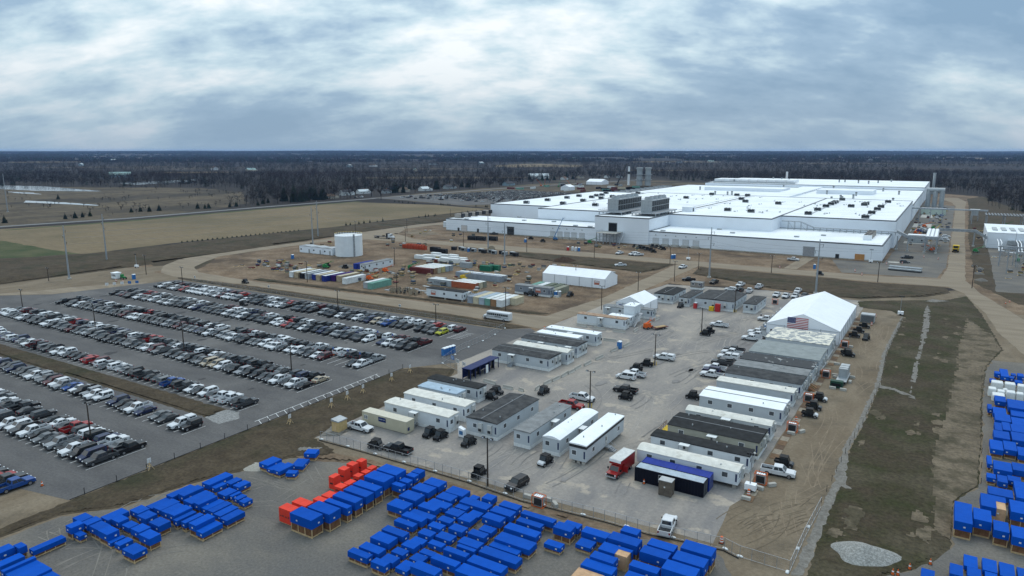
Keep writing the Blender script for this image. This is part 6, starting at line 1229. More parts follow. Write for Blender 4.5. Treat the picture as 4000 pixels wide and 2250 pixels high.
# ------------------------------------------------------------------ poles and lines
def lamp_proto(two, dark):
    t = thing('lamp_pole', 'x', 'lamp pole', 0, -900); mm = M_WOODP
    m = MB(); m.cyl(0, 0, 0, 1, .16, mm, .11, n=8); m.build('pole', t)
    return t
def lamp(u, v, h, label, group, base=False):
    t = thing('lamp_pole', label, 'lamp pole', u, v, 0, group)
    m = MB(); m.cyl(0, 0, 0, h, .17, M_WOODP, .11, n=8); m.build('pole', t)
    m = MB(); m.bar((-.7, 0, h - .12), (.7, 0, h - .12), .08, M_DARK)
    m.build('crossarm', t)
    for s in (-1, 1): m = MB(); m.box(s * .85 - .24, s * .85 + .24, -.22, .22, h - .16, h + .10, M_DARK); m.box(s * .85 - .18, s * .85 + .18, -.23, -.22, h - .13, h + .06, M_LAMP); m.build('flood_lamp', t)
    if base:
        for a in (0, 120, 240): m = MB(); m.cyl(.45 * math.cos(R(a)), .45 * math.sin(R(a)), 0, 1.1, .09, M_YEL, n=8); m.build('guard_post', t)
for u, v, h in LAMPS:
    w = 'in the parking lot' if u < -119 and v < 185 and u > -300 else ('along the perimeter road' if v > 300 else 'around the laydown yard')
    lamp(u, v, min(h, 9.5), 'dark wooden lamp pole with twin floods ' + w, 'lamp poles ' + w)
for i, (u, v, h) in enumerate(YARDLAMPS): lamp(u, v, h, ['lamp pole at the fence beside the crates', 'lamp pole with yellow guards by the red pickup', 'lamp pole with a yellow base by the white service van', 'lamp pole in the yard by two utility vehicles', 'lamp pole in front of the triple wide trailer'][i], None, i > 0)
M_PYL = mat('pylon_steel', (0.30, 0.32, 0.34), 0.6, metal=0.2, vary=0.08, scale=0.4)
PT = []
for i, (u, v, h) in enumerate(PYLONS):
    lab = ['steel power pole beside the guard trailer', 'steel power pole at the foot of the embankment', 'steel power pole far out by the ponds', 'steel power pole left of the round tank', 'steel power pole behind the round tank', 'steel power pole by the black skips', 'steel power pole by the cable reel', 'steel power pole beside the white pickups', 'tall steel power pole behind the flag tent'][i]
    t = thing('power_pole', lab, 'power pole', u, v)
    m = MB(); m.cyl(0, 0, 0, h, .42, M_PYL, .18, n=10); m.build('shaft', t); m = MB(); m.cyl(0, 0, 0, .6, .9, M_CONC, n=12); m.build('footing', t)
    for k, s in enumerate((1, -1, 1)):
        z = h - 2.2 - k * 2.6; m = MB(); m.bar((0, 0, z), (s * 1.5, 0, z + .35), .14, M_PYL); m.build('arm', t); m = MB(); m.bar((s * 1.5, 0, z + .3), (s * 1.2, 0, z - .9), .16, M_DARK, n=6); m.build('insulator', t)
    PT.append((u, v, h))
M_WIRE = mat('power_wire', (0.28, 0.29, 0.30), 0.5, vary=0.05)
def wire(a, b, za, zb, sag, label):
    m = MB(); n = 14; P_ = []
    for i in range(n + 1):
        s = i / n; P_.append((a[0] + (b[0] - a[0]) * s, a[1] + (b[1] - a[1]) * s, za + (zb - za) * s - sag * 4 * s * (1 - s)))
    for i in range(n): m.bar(P_[i], P_[i + 1], .055, M_WIRE, n=3)
    tag(place(m.build('power_line'), 0, 0), label, 'power line', 'power lines over the site')
for a, b in ((0, 3), (1, 4), (3, 6), (4, 5), (6, 7), (7, 8), (5, 7)):
    for k, s in enumerate((1.4, -1.4, 1.4)):
        A, B = PT[a], PT[b]; wire((A[0] + s, A[1]), (B[0] + s, B[1]), A[2] - 3.1 - k * 2.6, B[2] - 3.1 - k * 2.6, 1.6, 'thin overhead power line slung between steel power poles')
for k in range(2):
    A = PT[8]; wire((A[0] + 1.4, A[1]), (70, 372), A[2] - 3 - k * 4, 17 - k * 4, 2.0, 'thin overhead power line slung between steel power poles'); A = PT[7]; wire((A[0], A[1]), (60, 400), A[2] - 4 - k * 4, 17 - k * 4, 2.2, 'thin overhead power line slung between steel power poles')
# substation masts
for i, (u, v, h) in enumerate(((30, 430, 17), (36, 452, 16), (44, 415, 18), (52, 455, 17), (26, 400, 12), (48, 480, 16), (60, 430, 18), (40, 380, 13))):
    t = thing('substation_mast', 'slim grey mast in the eastern utility yard', 'mast', u, v, 0, 'masts in the eastern utility yard'); m = MB(); m.cyl(0, 0, 0, h, .22, M_STEEL, .08, n=6); m.build('shaft', t)
for i, (u, v) in enumerate(((27, 445), (31, 455), (35, 438), (39, 450), (44, 440), (47, 452), (33, 420), (41, 425), (50, 432), (29, 470), (37, 468), (45, 470))):
    t = thing('bus_support', 'grey steel bus support frame in the eastern utility yard', 'steel frame', u, v, 0, 'bus supports in the eastern utility yard'); m = MB()
    for x in (-1.6, 1.6): m.bar((x, 0, 0), (x, 0, 5.2), .22, M_STEEL)
    m.bar((-2.4, 0, 5.2), (2.4, 0, 5.2), .25, M_STEEL); m.bar((-1.6, 0, .4), (1.6, 0, 5), .12, M_STEEL); m.build('frame', t)
    m = MB(); [m.cyl(x, 0, 5.3, 6.4, .14, M_GREYM, n=6) for x in (-2, 0, 2)]; m.build('insulators', t)
for k in range(2):
    t = thing('pipe_run', 'long white pipe pair sloping into the utility building', 'pipe', 26 + k * 9, 470, 0, 'white pipes at the utility building'); 
    for s in (0, 1.5): m = MB(); m.bar((s, 30, 5.5), (s, 14, 5.5), .5, M_WHITE, n=8); m.bar((s, 14, 5.5), (s, 2, 2.2), .5, M_WHITE, n=8); m.bar((s, 2, 2.2), (s + 6, -6, 2.2), .5, M_WHITE, n=8); m.build('pipe', t)
for i, (u, v, r) in enumerate(((15.5, 372, 2.6), (15, 392, 2.2), (34, 396, 4.0), (16, 410, 1.8))):
    m = MB(); vs = [(0, 0, r * .45)]; n = 12
    for rr_, z in ((.5, .28), (1, 0)):
        for a in range(n): q = r * rr_ * (1 + .15 * math.sin(a * 2.3 + i)); vs.append((q * math.cos(2 * math.pi * a / n), q * math.sin(2 * math.pi * a / n), r * z))
    fs = [(0, 1 + a, 1 + (a + 1) % n) for a in range(n)] + [(1 + a, 1 + n + a, 1 + n + (a + 1) % n, 1 + (a + 1) % n) for a in range(n)]
    m.add(vs, fs, M_GRAVEL); tag(place(m.build('gravel_heap', smooth=True), u, v), 'small heap of grey gravel beside the eastern road', 'gravel heap', 'gravel heaps beside the eastern road')
for i, (u, v, w, l) in enumerate(((24, 425, 14, 0), (40, 462, 18, 0), (52, 440, 16, 0))):
    t = thing('steel_gantry', ['steel gantry nearest the road in the utility yard', 'steel gantry before the utility building', 'steel gantry deep in the utility yard'][i], 'gantry', u, v)
    for x in (0, w / 2, w): m = MB(); m.box(x - .25, x + .25, -.25, .25, 0, 10, M_STEEL); m.build('column', t)
    m = MB(); m.box(-1, w + 1, -.4, .4, 9.4, 10, M_STEEL); m.box(-1, w + 1, -.3, .3, 7.2, 7.6, M_STEEL); m.build('beam', t)
    m = MB(); [m.bar((x, 0, 7.4), (x + 1.5, 0, 9.6), .15, M_STEEL) for x in range(0, int(w), 2)]; m.build('lattice', t)
# big gravel pile in the grass
def heap(name, u, v, rx, ry, h, m_, label, rot=0, bumps=.05):
    m = MB(); N_, Rr = 28, 7; vs = [(0, 0, h)]
    for k in range(1, Rr + 1):
        for a in range(N_):
            t_ = 2 * math.pi * a / N_; f = k / Rr; w = 1 + .10 * math.sin(3 * t_ + 1) + .06 * math.sin(5 * t_)
            z = h * (1 - f) ** .8 * (1 + bumps * noise.noise(Vector((f * 3 * math.cos(t_), f * 3 * math.sin(t_), 2)))); vs.append((rx * f * w * math.cos(t_), ry * f * w * math.sin(t_), z + .02 * random.random() * (k < Rr)))
    fs = [(0, 1 + a, 1 + (a + 1) % N_) for a in range(N_)]
    for k in range(Rr - 1):
        for a in range(N_): b0 = 1 + k * N_; fs.append((b0 + a, b0 + N_ + a, b0 + N_ + (a + 1) % N_, b0 + (a + 1) % N_))
    m.add(vs, fs, m_); return tag(place(m.build(name, smooth=True), u, v, rot), label, 'gravel pile')
M_PALE = mat('crushed_stone', (0.19, 0.187, 0.172), 0.95, scale=4.0, c2=(0.31, 0.305, 0.285), detail=4, bump=0.06, bscale=5, grit=.25, gscale=2)
heap('gravel_pile', -5.3, 104.8, 4.6, 3.4, 1.7, M_PALE, 'large pale gravel pile on the grass strip', 15)
heap('gravel_pile', -103, 70.6 + 8, 3.0, 2.2, .3, mat('sand_stone', (0.26, 0.24, 0.20), 0.95, scale=3, c2=(0.34, 0.32, 0.28), bump=.03, bscale=5), 'low spread heap of sandy gravel in front of the three crates', 20)
heap('dirt_pile', -168, 324, 6.5, 4.5, 2.6, mat('dark_soil', (0.055, 0.035, 0.024), 0.95, vary=.2, scale=1, bump=.1, bscale=2), 'dark brown soil pile beside the factory road', 10, .25)
heap('gravel_pile', -252, 252, 4.5, 3.5, 1.3, M_GRAVEL, 'grey gravel pile near the round tank')

# ------------------------------------------------------------------ street furniture
BP = None
def barrier_mesh():
    m = MB(); m.prism([(-.30, 0), (.30, 0), (.30, .10), (.12, .35), (.08, .82), (-.08, .82), (-.12, .35), (-.30, .10)], -.5, .5, M_CONC, axis='x'); return m.mesh('jersey_barrier')
BMESH = barrier_mesh()
for i, (a, b, c_, d) in enumerate(BARR):
    L_ = math.hypot(c_ - a, d - b); L_ = min(L_, 4.2) if L_ > 1 else 1.2
    o = bpy.data.objects.new('jersey_barrier', BMESH); COL.objects.link(o); place(o, (a + c_) / 2, (b + d) / 2, math.degrees(math.atan2(d - b, c_ - a))); o.scale = (L_ * .96, 1, 1)
    w = 'in the line before the rusty roofed trailer' if b > 195 else ('in the line beside the black roofed trailers' if b > 150 else 'at the lower end of the line beside the trailers')
    tag(o, 'concrete jersey barrier ' + w, 'barrier', 'jersey barriers ' + w)
TP = {}
def toilet(u, v, col, label, group, rot=0):
    if col not in TP:
        body, roof = {'blue': (M_TBLUE, M_TWHT), 'grey': (M_GREYM, M_TWHT), 'red': (M_TRED, M_TWHT), 'white': (M_TWHT, M_TWHT)}[col]
        t = thing('portable_toilet', label, 'toilet', u, v, rot); m = MB(); m.box(-.55, .55, -.58, .58, 0, 2.05, body); m.build('cabin', t)
        m = MB(); m.prism([(-.6, 2.05), (.6, 2.05), (.6, 2.12), (.3, 2.30), (-.3, 2.30), (-.6, 2.12)], -.62, .62, roof); m.build('roof', t)
        m = MB(); m.box(-.36, .36, -.62, -.58, .1, 1.9, mat('toilet_door_' + col, {'blue': (.05, .18, .42), 'grey': (.4, .42, .44), 'red': (.5, .05, .05), 'white': (.6, .62, .63)}[col], .5)); m.build('door', t); TP[col] = t
    else: t = clone(TP[col], u, v, rot)
    t['label'] = label
    if group: t['group'] = group
for u, v, c_ in TOILETS:
    w = 'in the bank of four beside the parking lot' if -122 < u < -105 and v < 170 else ('standing before the factory' if v > 300 else ('in the laydown yard' if u < -125 else ('in the paved yard by the barriers' if u < -70 else 'among the northern trailers')))
    toilet(u, v, c_, c_ + ' portable toilet ' + w, 'portable toilets ' + w, 0)
for u, v in AFRAMES:
    t = thing('aframe_sign', 'white sign on a pale timber A frame along the lot edge', 'sign', u, v, 0, 'timber A frame signs along the lot edge'); m = MB()
    for s in (-.45, .45): m.bar((s, -.55, 0), (s * .5, 0, 1.15), .09, M_TIMB); m.bar((s, .55, 0), (s * .5, 0, 1.15), .09, M_TIMB)
    m.bar((-.5, -.2, .7), (.5, -.2, .7), .08, M_TIMB); m.build('trestle', t)
    m = MB(); m.bar((0, 0, .9), (0, 0, 1.9), .07, M_TIMB); m.build('post', t); m = MB(); m.box(-.03, .03, -.35, .35, 1.35, 2.2, M_PAPER); m.build('board', t)
for i, (u, v) in enumerate(RACKS):
    lab = ['orange framed power rack inside the crate yard fence', 'orange framed power rack beside the light tower', 'orange framed power rack by the black roofed trailers', 'orange framed power rack beside the generator', 'orange framed power rack below the patched office block', 'orange framed power rack between two utility vehicles', 'orange framed power rack left of the flag tent'][i]
    t = thing('power_rack', lab, 'power rack', u, v); m = MB()
    for x in (-1, 1):
        for y in (-.6, .6): m.bar((x, y, 0), (x, y, 1.9), .08, M_ORANGE)
    for z in (.1, 1.9):
        for y in (-.6, .6): m.bar((-1, y, z), (1, y, z), .08, M_ORANGE)
        for x in (-1, 1): m.bar((x, -.6, z), (x, .6, z), .08, M_ORANGE)
    m.build('frame', t); m = MB(); m.box(-.75, .75, -.4, .4, .15, 1.75, M_GREYM); m.box(-.7, .7, -.43, -.4, .3, 1.5, M_DARK); m.build('transformer', t)
    m = MB(); [m.box(-.7 + k * .36, -.45 + k * .36, -.38, .38, 1.75, 1.83, M_WHITE) for k in range(4)]; m.build('panel_strip', t)
for i, (u, v) in enumerate(LTOWER):
    lab = ['white light tower trailer on the far edge of the dirt track', 'white light tower trailer by the boardwalk', 'light tower trailer near the site entrance', 'light tower trailer beside the factory docks', 'light tower at the factory corner'][i]
    t = thing('light_tower', lab, 'light tower', u, v); m = MB(); m.box(-.9, .9, -.6, .6, .45, 1.45, M_WHITE); m.build('generator_box', t)
    m = MB(); m.bar((-.1, 0, 1.4), (-.1, 0, 6.8), .16, M_STEEL, .10); m.build('mast', t)
    for k in range(4): m = MB(); m.box(-.95 + k * .45, -.6 + k * .45, -.25, .0, 6.6, 6.95, M_DARK); m.build('lamp_head', t)
    m = MB(); [m.cyl(0, .35, s * .62 - .09, s * .62 + .09, .34, M_RUB, n=12, axis='y') for s in (-1, 1)]; m.build('wheel_pair', t)
BRP = None
for u, v in BARRELS:
    if BRP is None:
        BRP = thing('traffic_barrel', 'orange and white traffic barrel', 'barrel', u, v)
        for k in range(5): m = MB(); m.cyl(0, 0, .08 + k * .2, .08 + k * .2 + .198, .27 - .012 * k, M_ORANGE if k % 2 == 0 else M_WHITE, .26 - .012 * k, n=12); m.build('band', BRP)
        m = MB(); m.box(-.36, .36, -.36, .36, 0, .08, M_RUB); m.build('base', BRP); t = BRP
    else: t = clone(BRP, u, v)
    w = 'in the row behind the flag tent' if -24 < u < -10 and 225 < v < 280 else ('before the factory' if v > 290 else 'around the yard')
    t['label'] = 'orange and white traffic barrel ' + w; t['group'] = 'traffic barrels ' + w
CP = None
for u, v in CONES:
    if CP is None:
        CP = thing('traffic_cone', 'orange traffic cone with a white collar', 'cone', u, v); m = MB(); m.cyl(0, 0, .04, .9, .2, M_ORANGE, .05, n=12); m.build('cone', CP); m = MB(); m.cyl(0, 0, .45, .6, .152, M_WHITE, .125, n=12); m.build('collar', CP); m = MB(); m.box(-.26, .26, -.26, .26, 0, .05, M_RUB); m.build('base', CP); t = CP
    else: t = clone(CP, u, v)
    t['group'] = 'orange traffic cones'
for u, v, r in BLOCKS:
    m = MB(); m.prism([(-.75, 0), (.75, 0), (.75, .52), (.68, .6), (-.68, .6), (-.75, .52)], -.32, .32, M_CONC, inset=(.06, .05)); w = 'beside the generator' if 175 < v < 200 else ('along the crate fence' if v < 100 else 'on the dirt track')
    tag(place(m.build('concrete_block'), u, v, r), 'pale concrete block ' + w, 'block', 'concrete blocks ' + w)
# temporary fence panels along the crate yard
FP = [(-102.4, 93.1), (-92, 93.5), (-78, 93.7), (-66.7, 93.7), (-55.1, 92.9), (-48.2, 93.4), (-41, 94), (-33.7, 94.1), (-26.7, 95.2), (-22.8, 95.7), (-20.4, 94.8)]
def fence_run(pts, step, h, label, group, name='fence_panel', wires=True, bag=True, thick=.06):
    k = 0
    for (a, b), (c_, d) in zip(pts[:-1], pts[1:]):
        L_ = math.hypot(c_ - a, d - b); n = max(1, round(L_ / step)); ang = math.degrees(math.atan2(d - b, c_ - a))
        for i in range(n):
            s = L_ / n; u, v = a + (c_ - a) * i / n, b + (d - b) * i / n
            t = thing(name, label, 'fence', u, v, ang, group)
            for x in (0.04, s / 2): m = MB(); m.bar((x, 0, 0), (x, 0, h), thick, M_STEEL); m.build('post', t)
            if wires:
                m = MB(); m.bar((0, 0, h - .05), (s - .05, 0, h - .05), .045, M_STEEL); m.bar((0, 0, .15), (s - .05, 0, .15), .045, M_STEEL); m.build('rail', t)
                m = MB()
                for q in range(int(s / .35)): m.bar((.2 + q * .35, 0, .15), (.2 + q * .35, 0, h - .08), .008, M_STEEL, n=3)
                for q in range(1, 6): m.bar((0, 0, q * h / 6), (s - .05, 0, q * h / 6), .008, M_STEEL, n=3)
                m.build('wire_mesh', t)
            if bag and k % 2 == 0:
                m = MB(); vs = []; 
                for z, w_ in ((0, .30), (.10, .36), (.2, .22)): vs += [(x_ * w_ * 1.3, y_ * w_ * .7 + .25, z) for x_, y_ in ((-1, -.6), (-.6, -1), (.6, -1), (1, -.6), (1, .6), (.6, 1), (-.6, 1), (-1, .6))]
                m.add(vs, [(r * 8 + i_, r * 8 + (i_ + 1) % 8, r * 8 + 8 + (i_ + 1) % 8, r * 8 + 8 + i_) for r in range(2) for i_ in range(8)] + [tuple(range(16, 24))], M_WRAP)
                tag(place(m.build('sandbag', smooth=True), u, v, ang), 'white sandbag weighing down ' + group, 'sandbag', 'white sandbags on the ' + group)
            k += 1
fence_run(FP, 3.5, 1.9, 'temporary wire fence panel between the crates and the yard', 'crate yard fence')
fence_run([(-20.4, 94.8), (-13.6, 94.6), (-13.4, 105), (-12.8, 116.4)], 3.5, 1.9, 'temporary wire fence panel at the corner of the dirt track', 'corner fence')
fence_run([(-119.2, 188.6), (-116.8, 176), (-116.2, 160), (-113, 147), (-104.5, 143.5)], 4, 1.8, 'wire fence panel between the lot and the trailers', 'trailer side fence', bag=True)
fence_run([(-282, 187.6), (-200, 187.8), (-119.4, 188.4)], 5.5, 1.2, 'low wire fence panel along the top of the parking lot', 'parking lot top fence', bag=False)
t = None
def posts(pts, n, h, name, label, group, mm=M_DARK, th=.07, z=0):
    L_ = [math.hypot(b[0] - a[0], b[1] - a[1]) for a, b in zip(pts[:-1], pts[1:])]; tot = sum(L_)
    for i in range(n):
        s = tot * i / max(1, n - 1); k = 0
        while k < len(L_) - 1 and s > L_[k]: s -= L_[k]; k += 1
        a, b = pts[k], pts[k + 1]; f = min(1, s / L_[k]); m = MB(); m.cyl(0, 0, 0, h, th, mm, th * .8, n=6); m.cyl(0, 0, h, h + .1, th * 1.4, mm, n=6)
        tag(place(m.build(name), a[0] + (b[0] - a[0]) * f, a[1] + (b[1] - a[1]) * f, 0, z), label, 'post', group)
posts([(-119.1, 56), (-119.1, 138)], 16, 1.1, 'marker_post', 'dark marker post along the asphalt edge', 'marker posts along the lot edge')
posts([(-13, 118), (-12, 144), (-10.9, 160), (-10.0, 191), (-11, 221), (-9.6, 270)], 34, 1.0, 'silt_stake', 'thin stake of the silt fence beside the grass strip', 'silt fence stakes', M_WOODP, .05, .05)
posts([(9.3, 132), (10.2, 160), (11.6, 215)], 12, 1.0, 'silt_stake', 'thin stake beside the eastern crate pad', 'stakes by the eastern pad', M_WOODP, .05, .1)
m = MB(); m.bar((-119.1, 53.6, .12), (-119.1, 138, .12), .10, M_DARK); tag(place(m.build('edge_hose'), 0, 0), 'dark drain hose lying along the asphalt edge', 'hose')
m = MB()
for (a, b), (c_, d) in zip(FP[:-1], FP[1:]): m.bar((a, b - .45, .12), (c_, d - .45, .12), .16, M_BLACK, n=6)
tag(place(m.build('silt_sock'), 0, 0), 'dark silt sock lying along the crate yard fence', 'silt sock')
for s in ((-24.2, 112, 131), (-24.1, 131.4, 150), (-24.0, 150.4, 171), (-23.9, 171.4, 200), (-23.6, 200.4, 240), (-23.3, 240.4, 266)):
    t = thing('boardwalk', 'brown plywood boardwalk section along the trailers', 'boardwalk', s[0], s[1], 0, 'boardwalk sections'); n = int((s[2] - s[1]) / 2.4)
    for i in range(n): m = MB(); m.box(0, 1.5, i * 2.42, i * 2.42 + 2.38, .03 + .012 * (i % 2), .09 + .012 * (i % 2), mat('boardwalk_ply_%d' % (i % 3), [(0.16, 0.10, 0.06), (0.26, 0.22, 0.17), (0.12, 0.08, 0.055)][i % 3], .9, vary=.2)); m.build('board', t)
# ------------------------------------------------------------------ machines and odds and ends
def boom_lift(u, v, rot, m_, label, group=None, reach=4.0, up=2.0):
    t = thing('boom_lift', label, 'lift', u, v, rot, group); m = MB(); m.box(-1.4, 1.4, -.9, .9, .5, 1.0, m_); m.build('chassis', t)
    m = MB(); m.box(-1.5, .6, -.7, .7, 1.0, 1.9, m_); m.build('turret', t); m = MB(); m.bar((-1.2, 0, 1.9), (reach * .5, 0, 1.9 + up * .6), .35, m_); m.bar((reach * .5, 0, 1.9 + up * .6), (reach, 0, 1.9 + up), .26, m_); m.build('boom', t)
    m = MB(); x, z = reach, 1.9 + up; m.box(x, x + .9, -.7, .7, z - .4, z - .34, M_DARK); [m.bar((x + q, s * .7, z - .4), (x + q, s * .7, z + .6), .06, m_) for q in (0, .9) for s in (-1, 1)]; [m.bar((x, s * .7, z + .6), (x + .9, s * .7, z + .6), .06, m_) for s in (-1, 1)]; m.build('basket', t)
    wheels(t, (-1.0, 1.0), 1.0, .45, .3); return t
boom_lift(-213, 399, 60, M_LIFTB, 'blue boom lift with its arm raised against the factory wall', None, 5.5, 12.0)
boom_lift(-79.2, 212.6, 70, M_ORANGE, 'orange towable lift beside the barriers', None, 1.4, .8)
for i, (u, v, r, mm, l) in enumerate(((-186.9, 395.2, 20, M_LIFTG, 'green lift parked under the dock doors'), (-216, 230, 30, M_ORANGE, 'orange lift beside the white container'), (-181.5, 253.2, 0, M_YEL, 'yellow lift before the grey blue containers'), (-219, 262, 30, M_LIFTG, 'green lift near the dark red container'), (-257, 243, 10, M_LIFTG, 'green lift at the west of the laydown yard'), (-18, 560, 80, M_ORANGE, 'orange lift beside the factory, nearest the slab'), (-15, 545, 260, M_ORANGE, 'orange lift with its arm down beside the factory'), (-7, 556, 30, M_YEL, 'yellow crane with slanting arm beside the dirt road'), (-8, 600, 0, M_LIFTG, 'green lift at the roadside near the pipe rack'), (-14, 612, 20, M_ORANGE, 'orange lift under the long pipe rack'), (15.5, 475, 10, M_LIFTG, 'green lift across the road from the haul truck'), (33, 445, 90, M_LIFTG, 'green lift in the utility yard'), (-6, 468, 180, M_ORANGE, 'orange lift lying low beside the pipe bridge'), (38, 650, 0, M_LIFTG, 'green lift under the steel canopy'), (-224, 249.5, 10, M_ORANGE, 'orange lift by the blue containers'))): boom_lift(u, v, r, mm, l, None, 3.4, 1.6 if i != 7 else 5.0)
for i, (u, v) in enumerate(((-16, 620), (-12, 566), (-16, 575), (-10, 582), (-6, 590), (-15, 590), (-9, 720), (-5, 724), (-12, 770), (-7, 778), (-3, 784), (-9, 790), (-5, 800), (-11, 806), (-4, 812), (-8, 700), (-6, 706))):
    put(['pickup', 'suv', 'pickup'][i % 3], ['white', 'charcoal', 'blue', 'silver', 'navy'][i % 5], u, v, (i * 67) % 360, ['white', 'charcoal', 'blue', 'silver', 'navy'][i % 5] + ' ' + NAMES[['pickup', 'suv', 'pickup'][i % 3]] + ' beside the long factory side', 'work vehicles beside the long factory side', detail=False)
def spool(u, v, r, rot, label, group):
    t = thing('cable_spool', label, 'spool', u, v, rot, group); m = MB(); m.cyl(0, r, -.55, .55, r * .55, M_DARK, n=12, axis='y'); m.build('drum', t)
    for y in (-.6, .55): m = MB(); m.cyl(0, r, y, y + .06, r, mat('spool_wood', (0.30, 0.24, 0.17), .8, vary=.2), n=16, axis='y'); m.build('flange', t)
for i in range(16): spool(-190 + (i % 6) * 2.5 + random.uniform(-.4, .4), 214.5 + (i // 6) * 2.6 + random.uniform(-.4, .4), random.uniform(.6, 1.0), random.uniform(0, 180), 'wooden cable spool in the jumble beside the green container', 'cable spools beside the green container')
spool(-217, 330, 2.0, 20, 'large dark cable reel beside the steel power pole', None)
for i in range(14):
    k, j = i % 5, i // 5; t = thing('wrapped_stack', 'white wrapped stack of panels in the laydown yard', 'stack', -240 + k * 6.2 + j * 1.5, 290 + j * 5.2 - k * .6, 2, 'white wrapped stacks in the laydown yard'); h = random.uniform(1.2, 2.4)
    m = MB(); m.box(0, 5.4, 0, 2.4, .15, h, M_WRAP); m.build('wrapped_load', t); m = MB(); m.box(.1, 5.3, .1, 2.3, 0, .15, M_TIMB); m.build('pallet', t)
for i in range(7):
    t = thing('steel_rack', 'stack of orange red steel racking in the laydown yard', 'rack', -272 + (i % 4) * 4.2, 318 + (i // 4) * 3.4, 0, 'orange red racking in the laydown yard'); m = MB()
    for z in (.2, .8, 1.4, 2.0): m.box(0, 4, 0, .25, z, z + .3, mat('rack_red', (.42, .07, .03), .6)); m.box(0, 4, 2.2, 2.45, z, z + .3, MATS['rack_red'])
    [m.box(x, x + .2, 0, 2.45, 0, 2.3, MATS['rack_red']) for x in (0, 1.9, 3.8)]; m.build('frame', t)
for i in range(13):
    t = thing('air_unit', 'dark grey air handling unit waiting in the laydown row', 'air unit', -243 + i * 3.6, 327 - i * .2 + (i % 2) * 2.4, 0, 'air handling units in the laydown row'); m = MB(); m.box(0, 2.8, 0, 2.0, .15, 2.0, M_GREYM if i % 3 else M_DARK); m.build('casing', t); m = MB(); m.box(.3, 2.5, -.03, 0, .4, 1.7, M_BLACK); m.build('grille', t)
MISC = [mat('misc_%d' % i, c_, .7, vary=.15) for i, c_ in enumerate(((.25, .23, .21), (.07, .07, .075), (.30, .22, .13), (.14, .04, .03), (.05, .07, .12), (.42, .42, .41), (.12, .14, .12), (.33, .25, .10), (.10, .085, .07), (.2, .2, .2)))]
def pallet_pile(u, v, rot, label, group, k):
    t = thing('pallet_pile', label, 'pile', u, v, rot, group); rr = random.Random(k); m = MB(); m.box(-1.2, 1.2, -.9, .9, 0, .14, M_TIMB); m.build('pallet', t); m = MB(); z = .14
    for q in range(rr.randint(1, 4)): h = rr.uniform(.2, .7); w = rr.uniform(.6, 1.15); d_ = rr.uniform(.4, .85); m.box(-w, w, -d_, d_, z, z + h, rr.choice(MISC)); z += h
    m.build('load', t)
rr = random.Random(3)
for i in range(46): pallet_pile(rr.uniform(-300, -258), rr.uniform(222, 246), rr.uniform(-10, 10), 'low pallet of building parts at the west end of the laydown yard', 'pallets at the west end of the laydown yard', i)
for i in range(40): pallet_pile(rr.uniform(-228, -158), rr.uniform(274, 300), rr.uniform(-15, 15), 'pallet of building parts at the back of the laydown yard', 'pallets at the back of the laydown yard', 100 + i)
for i in range(22): pallet_pile(rr.uniform(-235, -205), rr.uniform(232, 254), rr.uniform(-20, 20), 'pallet of parts between the blue and dark red containers', 'pallets between the container rows', 200 + i)
for i in range(24): pallet_pile(rr.uniform(-22, 2), rr.uniform(520, 830), rr.uniform(-30, 30), 'pallet of parts beside the long factory side', 'pallets beside the long factory side', 300 + i)
for i in range(12): pallet_pile(rr.uniform(13, 34), rr.uniform(520, 680), rr.uniform(-30, 30), 'pallet of parts in the eastern yard', 'pallets in the eastern yard', 400 + i)
for i in range(9): pallet_pile(-188 + rr.uniform(-20, 40), 385 + rr.uniform(-6, 8), rr.uniform(-30, 30), 'pallet of parts before the factory docks', 'pallets before the factory docks', 500 + i)
for i in range(60): pallet_pile(rr.uniform(-230, -124), rr.uniform(222, 306), rr.uniform(-15, 15), 'scattered pallet of parts across the laydown yard', 'scattered pallets across the laydown yard', 600 + i)
for i in range(26): pallet_pile(rr.uniform(-330, -262), rr.uniform(352, 400) if i % 2 else rr.uniform(300, 336), rr.uniform(-15, 15), 'pallet of parts near the round tank and skips', 'pallets near the round tank and skips', 700 + i)
for i in range(30): pallet_pile(rr.uniform(-22, 1), rr.uniform(470, 700), rr.uniform(-30, 30), 'crate of parts in the gravel strip beside the factory', 'crates in the gravel strip', 800 + i)
for i in range(16): pallet_pile(rr.uniform(14, 60), rr.uniform(380, 480), rr.uniform(-30, 30), 'crate of parts in the utility yard', 'crates in the utility yard', 900 + i)
for i in range(12):
    m = MB(); [m.bar((0, q * .22, .14), (6, q * .22, .14), .2, M_STEEL if i % 2 else MISC[5], n=6) for q in range(6)]; tag(place(m.build('pipe_bundle'), rr.uniform(-200, -172), rr.uniform(216, 232), rr.uniform(-15, 15)), 'bundle of steel pipes near the lettered container', 'pipe bundle', 'pipe bundles near the lettered container')
t = thing('pipe_skid', 'long grey pipe skid on the gravel apron', 'pipe skid', -22, 382, -8); m = MB(); [m.bar((0, q * 1.0, .9 + (q % 2) * .9), (14, q * 1.0, .9 + (q % 2) * .9), .7, M_GREYM, n=8) for q in range(4)]; m.build('pipes', t); m = MB(); m.box(0, 14, -.4, 3.4, .1, .4, M_DARK); m.build('frame', t)
